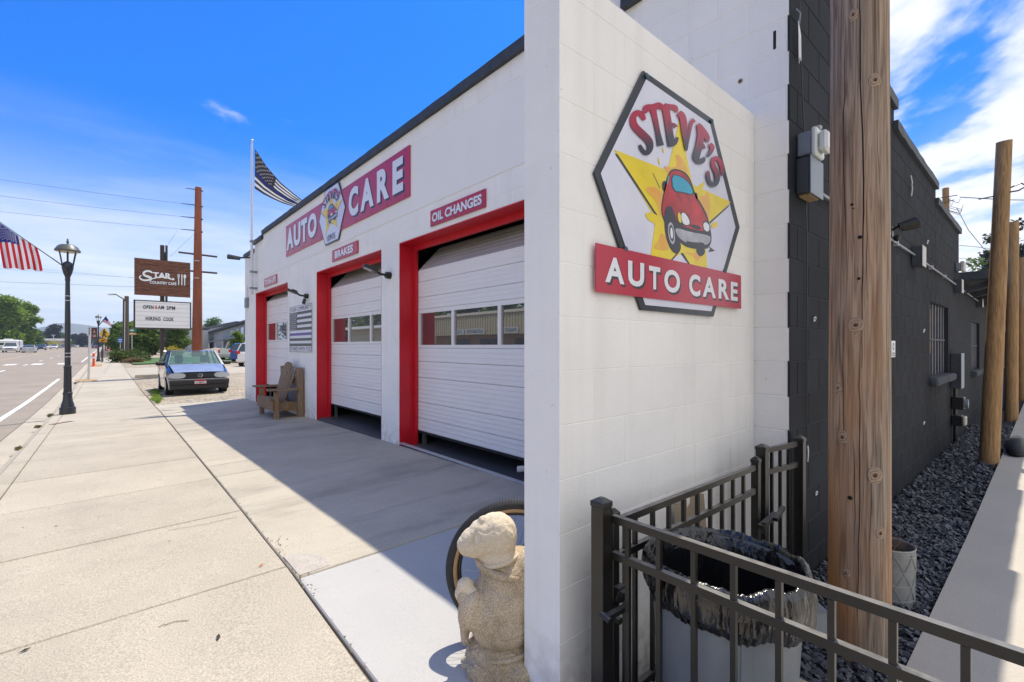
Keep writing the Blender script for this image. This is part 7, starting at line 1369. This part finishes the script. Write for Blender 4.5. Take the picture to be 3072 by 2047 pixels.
def make_car(kind, name, label, cat, pm_, pos, heading, group=None, glass=M_CARGLASS, plate=None, trim=None):
    """Local frame: +x forward, built from a side profile with rounded plan and tumblehome; then turned and set down."""
    L_, Wd, Hh, hz_, bz, wb, wt, rt, rb, tz, wr, ax1, ax2 = SPEC[kind]; t = thing(name, label, cat, (0, 0, 0), group); LOC[t.name] = Vector((0, 0, 0)); hw = Wd / 2; xf, xr = L_ / 2, -L_ / 2
    def zt(x):
        if kind == 'pickup' and x < rb: return tz
        return float(np.interp(x, [xr, xr + .06, rb, wb, xf - .25, xf - .03, xf], [tz - .12, tz, bz + .01, hz_ + .03, hz_ - .12 if kind != 'hatch' else hz_ - .17, hz_ - .24, hz_ - .30]))
    def wx(x): k = abs(x) / xf; return hw * (1 - .13 * max(0, k - .75) / .25 * (1.0 if k < .97 else 1.3))
    xs = sorted(set([xr, xr + .05, xr + .15, xr + .4, rb, -1.0, -.5, 0, .5, wb, wb + .25, xf - .6, xf - .3, xf - .12, xf - .04, xf] + [a + s * wr * 1.12 * math.cos(q) for a in (ax1, ax2) for s in (1,) for q in np.linspace(0, math.pi, 9)])); b = MB(); prof = []
    zb = .19 if kind in ('hatch', 'sedan') else .30
    for x in xs:
        arch = 0
        for a in (ax1, ax2):
            if abs(x - a) <= wr * 1.12 + 1e-6: arch = max(arch, wr + math.sqrt(max(0, (wr * 1.12) ** 2 - (x - a) ** 2)))
        w = wx(x); z0 = max(zb, arch); zT = zt(x); zm = z0 + (zT - z0) * .55
        prof.append([(x, -w * .80, zb), (x, -w * .97, z0), (x, -w, zm), (x, -w * .965, zT - .04), (x, -w * .90, zT), (x, -w * .4, zT + .018), (x, w * .4, zT + .018), (x, w * .90, zT), (x, w * .965, zT - .04), (x, w, zm), (x, w * .97, z0), (x, w * .80, zb)])
    n = 12; b.add([p for r_ in prof for p in r_], [(i * n + j, (i + 1) * n + j, (i + 1) * n + j + 1, i * n + j + 1) for i in range(len(prof) - 1) for j in range(n - 1)] + [tuple(range(n))[::-1], tuple(range((len(prof) - 1) * n, len(prof) * n))]); b.build('body', pm_, t, smooth=32)
    # cabin shell and glazing
    tw = hw * .74; bw = hw * .93; R2 = Hh; b = MB()
    P = [(wb, bz), (wt, R2 - .03), (wt - .25, R2), (rt + .25, R2), (rt, R2 - .04), (rb, bz)]
    def yy(z): return bw + (tw - bw) * (z - bz) / (R2 - bz)
    V = [(x, -yy(z), z) for x, z in P] + [(x, yy(z), z) for x, z in P]; b.add(V, [(i, i + 1, i + 7, i + 6) for i in range(1, 4)]); b.build('roof', pm_, t, smooth=False)
    def gl(nm, pts): q = MB(); q.add(pts, [tuple(range(len(pts)))]); q.build(nm, glass, t)
    gl('windscreen', [(wb, -yy(bz) * .97, bz + .01), (wt, -tw * .97, R2 - .04), (wt, tw * .97, R2 - .04), (wb, yy(bz) * .97, bz + .01)]); gl('rear_window', [(rb, -yy(bz) * .95, bz + .03), (rb, yy(bz) * .95, bz + .03), (rt, tw * .95, R2 - .05), (rt, -tw * .95, R2 - .05)])
    for s in (-1, 1):
        xm = (wb + rb) / 2 - .05; q = lambda x, z: (x, s * (yy(z) + .002), z)
        gl('side_window', [q(wb - .10, bz + .02), q(wt - .04, R2 - .07), q(xm + .05, R2 - .05), q(xm + .05, bz + .02)]); gl('side_window', [q(xm - .05, bz + .02), q(xm - .05, R2 - .05), q(rt + .06, R2 - .08), q(rb + .14, bz + .02)])
        for (xa, za, xb, zb2) in ((wb, bz, wt, R2 - .03), (xm, bz, xm, R2 - .02), (rb, bz, rt, R2 - .04)): q_ = MB(); q_.xbox((xa, s * yy(za), za), (xb, s * yy(zb2), zb2), .07, .06); q_.build('pillar', pm_, t)
        q_ = MB(); q_.cbox((wb - .26, s * (bw + .02), bz + .03), (wb - .12, s * (bw + .27), bz + .16), .03); q_.build('mirror', M_BLKPL if trim else pm_, t)
    for a in (ax1, ax2):
        for s in (-1, 1):
            wo = bpy.data.objects.new('wheel', None); COL.objects.link(wo); wo.parent = t; wo.location = (a, s * (hw - .11), wr); LOC[wo.name] = Vector((a, s * (hw - .11), wr)); y = s * (hw - .11)
            q_ = MB(); q_.tube([(a, y - .10, wr), (a, y + .10, wr)], wr, 22); q_.build('tyre', M_TYREC, wo, smooth=35); q_ = MB(); q_.tube([(a, y + s * .09, wr), (a, y + s * .108, wr)], wr * .62, 16); q_.build('rim', M_ALLOY, wo)
    # ends
    q_ = MB(); q_.cbox((xf - .10, -hw * .93, zb), (xf + .07, hw * .93, .52 if kind != 'pickup' else .66), .03); q_.build('front_bumper', trim or (M_CHROME if kind == 'pickup' else pm_), t)
    q_ = MB(); q_.cbox((xr - .08, -hw * .93, zb + .05), (xr + .10, hw * .93, .55 if kind != 'pickup' else .62), .03); q_.build('rear_bumper', trim or (M_CHROME if kind == 'pickup' else pm_), t)
    hzz = zt(xf) ; 
    if kind != 'hatch':
        q_ = MB(); q_.box((xf - .05, -hw * .5, hzz - .24), (xf + .02, hw * .5, hzz - .03)); q_.build('grille', M_BLKPL, t)
        for s in (-1, 1): q_ = MB(); q_.cbox((xf - .12, s * hw * .55, hzz - .20), (xf + .03, s * hw * .84, hzz - .02), .02); q_.build('headlight', M_HEADL, t)
    for s in (-1, 1): q_ = MB(); zz = tz - .30 if kind != 'suv' else tz - .12; q_.cbox((xr - .03, s * hw * (.80 if kind != 'suv' else .66), zz - (.10 if kind == 'pickup' else .0)), (xr + .10, s * hw * .955, zz + .20), .015); q_.build('tail_light', M_TAIL, t)
    q_ = MB(); q_.box((xr - .095, -.15, .60), (xr - .085, .15, .72)); q_.build('rear_plate', M_SIGNWHITE, t)
    if kind == 'pickup': q_ = MB(); q_.box((xr + .12, -hw * .84, tz - .25), (rb - .1, hw * .84, tz + .022)); q_.build('bed_liner', M_BLKPL, t)
    t.location = pos; t.rotation_euler = (0, 0, heading); return t, (L_, hw, xf, hz_, wb, bz)
HD = -math.pi / 2                                     # heading toward -Y
WHITE_P, BLUE_P, SILV_P, DARK_P, RED_P = paint('white_car_paint', (.72, .72, .71)), paint('blue_car_paint', (.02, .07, .28)), paint('silver_car_paint', (.42, .45, .48)), paint('navy_car_paint', (.03, .035, .055)), paint('maroon_car_paint', (.13, .02, .03))
VW_P = mat('faded_blue_black_paint', (.018, .028, .055), .22, var=.1, vs=3, coat=1.0)
gg = glassy('teal_windscreen', (.10, .19, .17), .0, .08)
_nt = gg.node_tree; _tr = _nt.nodes.new('ShaderNodeBsdfTransparent'); _tr.inputs[0].default_value = (.75, .95, .92, 1); _mx = _nt.nodes.new('ShaderNodeMixShader'); _mx.inputs[0].default_value = .62
_o = _nt.nodes['Material Output'].inputs[0]; _nt.links.new(_o.links[0].from_socket, _mx.inputs[1]); _nt.links.new(_tr.outputs[0], _mx.inputs[2]); _nt.links.new(_mx.outputs[0], _o)
vx, vy = 2.27, 17.80 + 2.03
vw, dims = make_car('hatch', 'parked_hatchback', 'old dark hatchback with blue bonnet parked facing the camera beside the garage', 'car', VW_P, (vx, vy, G(vx, vy) - .01), HD, glass=gg, trim=M_BLKPL)
def vwp(b, nm, m): o = b.build(nm, m, None); o.parent = vw; return o
xf = 4.02 / 2
b = MB(); V = []; 
for (x, w, z) in ((1.03, .74, .962), (1.45, .72, .905), (1.78, .69, .800), (1.95, .66, .730)): V += [(x, -w, z), (x, -w * .5, z + .012), (x, w * .5, z + .012), (x, w, z)]
b.add(V, [(i * 4 + j, (i + 1) * 4 + j, (i + 1) * 4 + j + 1, i * 4 + j + 1) for i in range(3) for j in range(3)]); o = vwp(b, 'bonnet', mat('bonnet_sky_reflection', (.24, .29, .40), .25, var=.15, vs=5, coat=.5)); o.data.polygons.foreach_set('use_smooth', [True] * 9)  # reflected sky put into the bonnet's colour, paler than the dark body
b = MB(); b.box((xf - .03, -.42, .56), (xf + .03, .42, .70)); vwp(b, 'grille', M_BLKPL)
for z in (.60, .65): b = MB(); b.box((xf + .031, -.42, z), (xf + .04, .42, z + .012)); vwp(b, 'grille_bar', flat('dark_bar', (.05, .05, .06)))
for s in (-1, 1): b = MB(); el = [(s * .60 + .215 * math.copysign(abs(math.cos(a)) ** .7, math.cos(a)), .635 + .085 * math.copysign(abs(math.sin(a)) ** .8, math.sin(a))) for a in np.linspace(0, 2 * math.pi, 22)[:-1]]; b.prism(el, ((xf, 0, 0), (0, 1, 0), (0, 0, 1), (1, 0, 0)), -.02, .045); vwp(b, 'headlight', M_HEADL)
b = MB(); b.tube([(xf + .045, .062 * math.cos(a), .635 + .062 * math.sin(a)) for a in np.linspace(0, 2 * math.pi, 21)], .008, 5, cap=False)
for pts in ([(-.040, .675), (-.012, .642), (0, .655), (.012, .642), (.040, .675)], [(-.055, .650), (-.022, .590), (0, .632), (.022, .590), (.055, .650)]): b.tube([(xf + .045, y, z) for y, z in pts], .006, 4)
vwp(b, 'round_emblem', M_CHROME)
b = MB(); b.cbox((xf + .02, -.80, .34), (xf + .10, .80, .50), .03); vwp(b, 'bumper_bar', M_BLKPL); b = MB(); b.cbox((xf - .02, -.79, .18), (xf + .05, .79, .27), .02); vwp(b, 'lower_lip', flat('lip_grey', (.04, .042, .045), .4)); b = MB(); b.box((xf + .02, -.80, .505), (xf + .085, .80, .525)); vwp(b, 'bumper_strip', M_ALLOY)
b = MB(); b.box((xf + .101, -.155, .36), (xf + .108, .155, .50)); pl = vwp(b, 'licence_plate', M_SIGNWHITE)
b = MB(); b.box((xf + .1085, -.155, .455), (xf + .111, .155, .50)); b.box((xf + .1085, -.155, .36), (xf + .111, .155, .375)); vwp(b, 'plate_red_band', M_TAIL)
b = MB(); lettering(b, '1A 8847U', lambda u, v: Vector((xf + .112, -.13 + .26 * u, .385 + .06 * v)), bold=.02); vwp(b, 'plate_characters', M_INK)
for s in (-1, 1): b = MB(); b.cbox((.02, s * .37 - .12, .98), (.14, s * .37 + .12, 1.25), .05); vwp(b, 'headrest', M_BLKPL)
def park(kind, name, label, cat, pm_, px, py, heading, group=None, dx=0, dy=0):
    p = gp(px, py, -.10 if px < 320 else 0); c_, s_ = math.cos(heading), math.sin(heading); L_ = SPEC[kind][0] / 2 * .9
    sgn = -1 if (-c_ * 0 + s_) > 0 else 1                # py marks the end nearer the camera
    q = p - Vector((c_, s_, 0)) * L_ * (1 if s_ < 0 else -1); q.x += dx; q.y += dy; z = G(q.x, q.y) + (-.10 if px < 320 else 0) + .0; return make_car(kind, name, label, cat, pm_, (q.x, q.y, p.z), heading, group)
CG = 'vehicles on the road'; PG = 'vehicles parked behind the garage'
park('pickup', 'pickup_truck', 'white pickup coming toward the camera at the left edge of the road', 'pickup truck', WHITE_P, 28, 1058, HD, CG)
park('sedan', 'sedan_car', 'silver sedan driving away beside the white pickup', 'car', SILV_P, 84, 1058.5, -HD, CG)
park('suv', 'suv_car', 'dark blue oncoming car behind the silver sedan', 'car', DARK_P, 122, 1051, HD, CG)
park('suv', 'suv_car', 'white oncoming car left of the nearest lamp shaft', 'car', WHITE_P, 161, 1047.5, HD, CG)
for (px, py, k, nm, pm_, hd, lb_) in ((139, 1045.5, 'sedan', 'sedan_car', WHITE_P, HD, 'small pale car between the dark blue and white oncoming cars'), (192, 1045, 'pickup', 'pickup_truck', DARK_P, HD, 'dark pickup just left of the lamp shaft'), (219, 1043.5, 'pickup', 'pickup_truck', RED_P, HD, 'reddish pickup just right of the lamp shaft'), (231, 1042.5, 'suv', 'suv_car', WHITE_P, HD, 'far white car right of the reddish pickup'), (245, 1041.8, 'suv', 'suv_car', WHITE_P, -HD, 'farthest white car left of the leaning grey post'), (257, 1043, 'sedan', 'sedan_car', DARK_P, -HD, 'dark car just left of the leaning grey post'), (284, 1047.0, 'sedan', 'sedan_car', RED_P, -HD, 'maroon car between the grey post and the banner lamp'), (272, 1043, 'suv', 'suv_car', SILV_P, -HD, 'silver car right behind the leaning grey post')):
    park(k, nm, lb_, 'car' if k != 'pickup' else 'pickup truck', pm_, px, py, hd, CG)
p = gp(56, 1052, -.1); t = thing('travel_trailer', 'white travel trailer with rounded front beside the trees across the road', 'trailer', p); b = MB(); b.cbox((p.x - 4.5, p.y + 2, p.z + .5), (p.x - .2, p.y + 11, p.z + 2.75), .3); b.build('body', WHITE_P, t); b = MB(); b.box((p.x - 4.2, p.y + 1.97, p.z + 1.4), (p.x - .6, p.y + 1.995, p.z + 1.9)); b.build('dark_stripe', M_BLKPL, t); b = MB(); b.box((p.x - .19, p.y + 3, p.z + .8), (p.x - .17, p.y + 4, p.z + 2.4)); b.build('door', M_BLKPL, t)
b = MB(); b.cbox((p.x - 3, p.y + 4, p.z + 2.75), (p.x - 1.5, p.y + 6, p.z + 3.0), .05); b.build('roof_vent', WHITE_P, t)
for y in (6, 7): b = MB(); b.tube([(p.x - .4, p.y + y, p.z + .4), (p.x - .15, p.y + y, p.z + .4)], .4, 14); b.build('wheel', M_TYREC, t)
park('pickup', 'pickup_truck', 'white pickup seen from behind, leftmost of the parked vehicles', 'pickup truck', WHITE_P, 669, 1082, R(62), PG, dx=.6)
park('suv', 'suv_car', 'blue car parked between the white pickup and the white wagon', 'car', BLUE_P, 703, 1089, R(58), PG, dx=.5)
park('suv', 'suv_car', 'white wagon parked nearest to the garage corner', 'car', WHITE_P, 737, 1100, R(62), PG, dx=.3)

# ------------------------------------------------------------------ air: one closed box of thin haze
hb = MB(); hb.box((-3300, -120, -6), (3600, 3300, 140)); hz_o = hb.build('haze', bpy.data.materials.new('thin_haze'), kind='stuff', label='thin bluish haze in the air over the whole place', category='haze')
hm = hz_o.data.materials[0]; hm.use_nodes = True; hm.node_tree.nodes.clear(); pv = hm.node_tree.nodes.new('ShaderNodeVolumePrincipled'); ho = hm.node_tree.nodes.new('ShaderNodeOutputMaterial')
pv.inputs['Color'].default_value = (.62, .80, 1, 1); pv.inputs['Density'].default_value = .00022; pv.inputs['Anisotropy'].default_value = .3; hm.node_tree.links.new(pv.outputs[0], ho.inputs['Volume'])
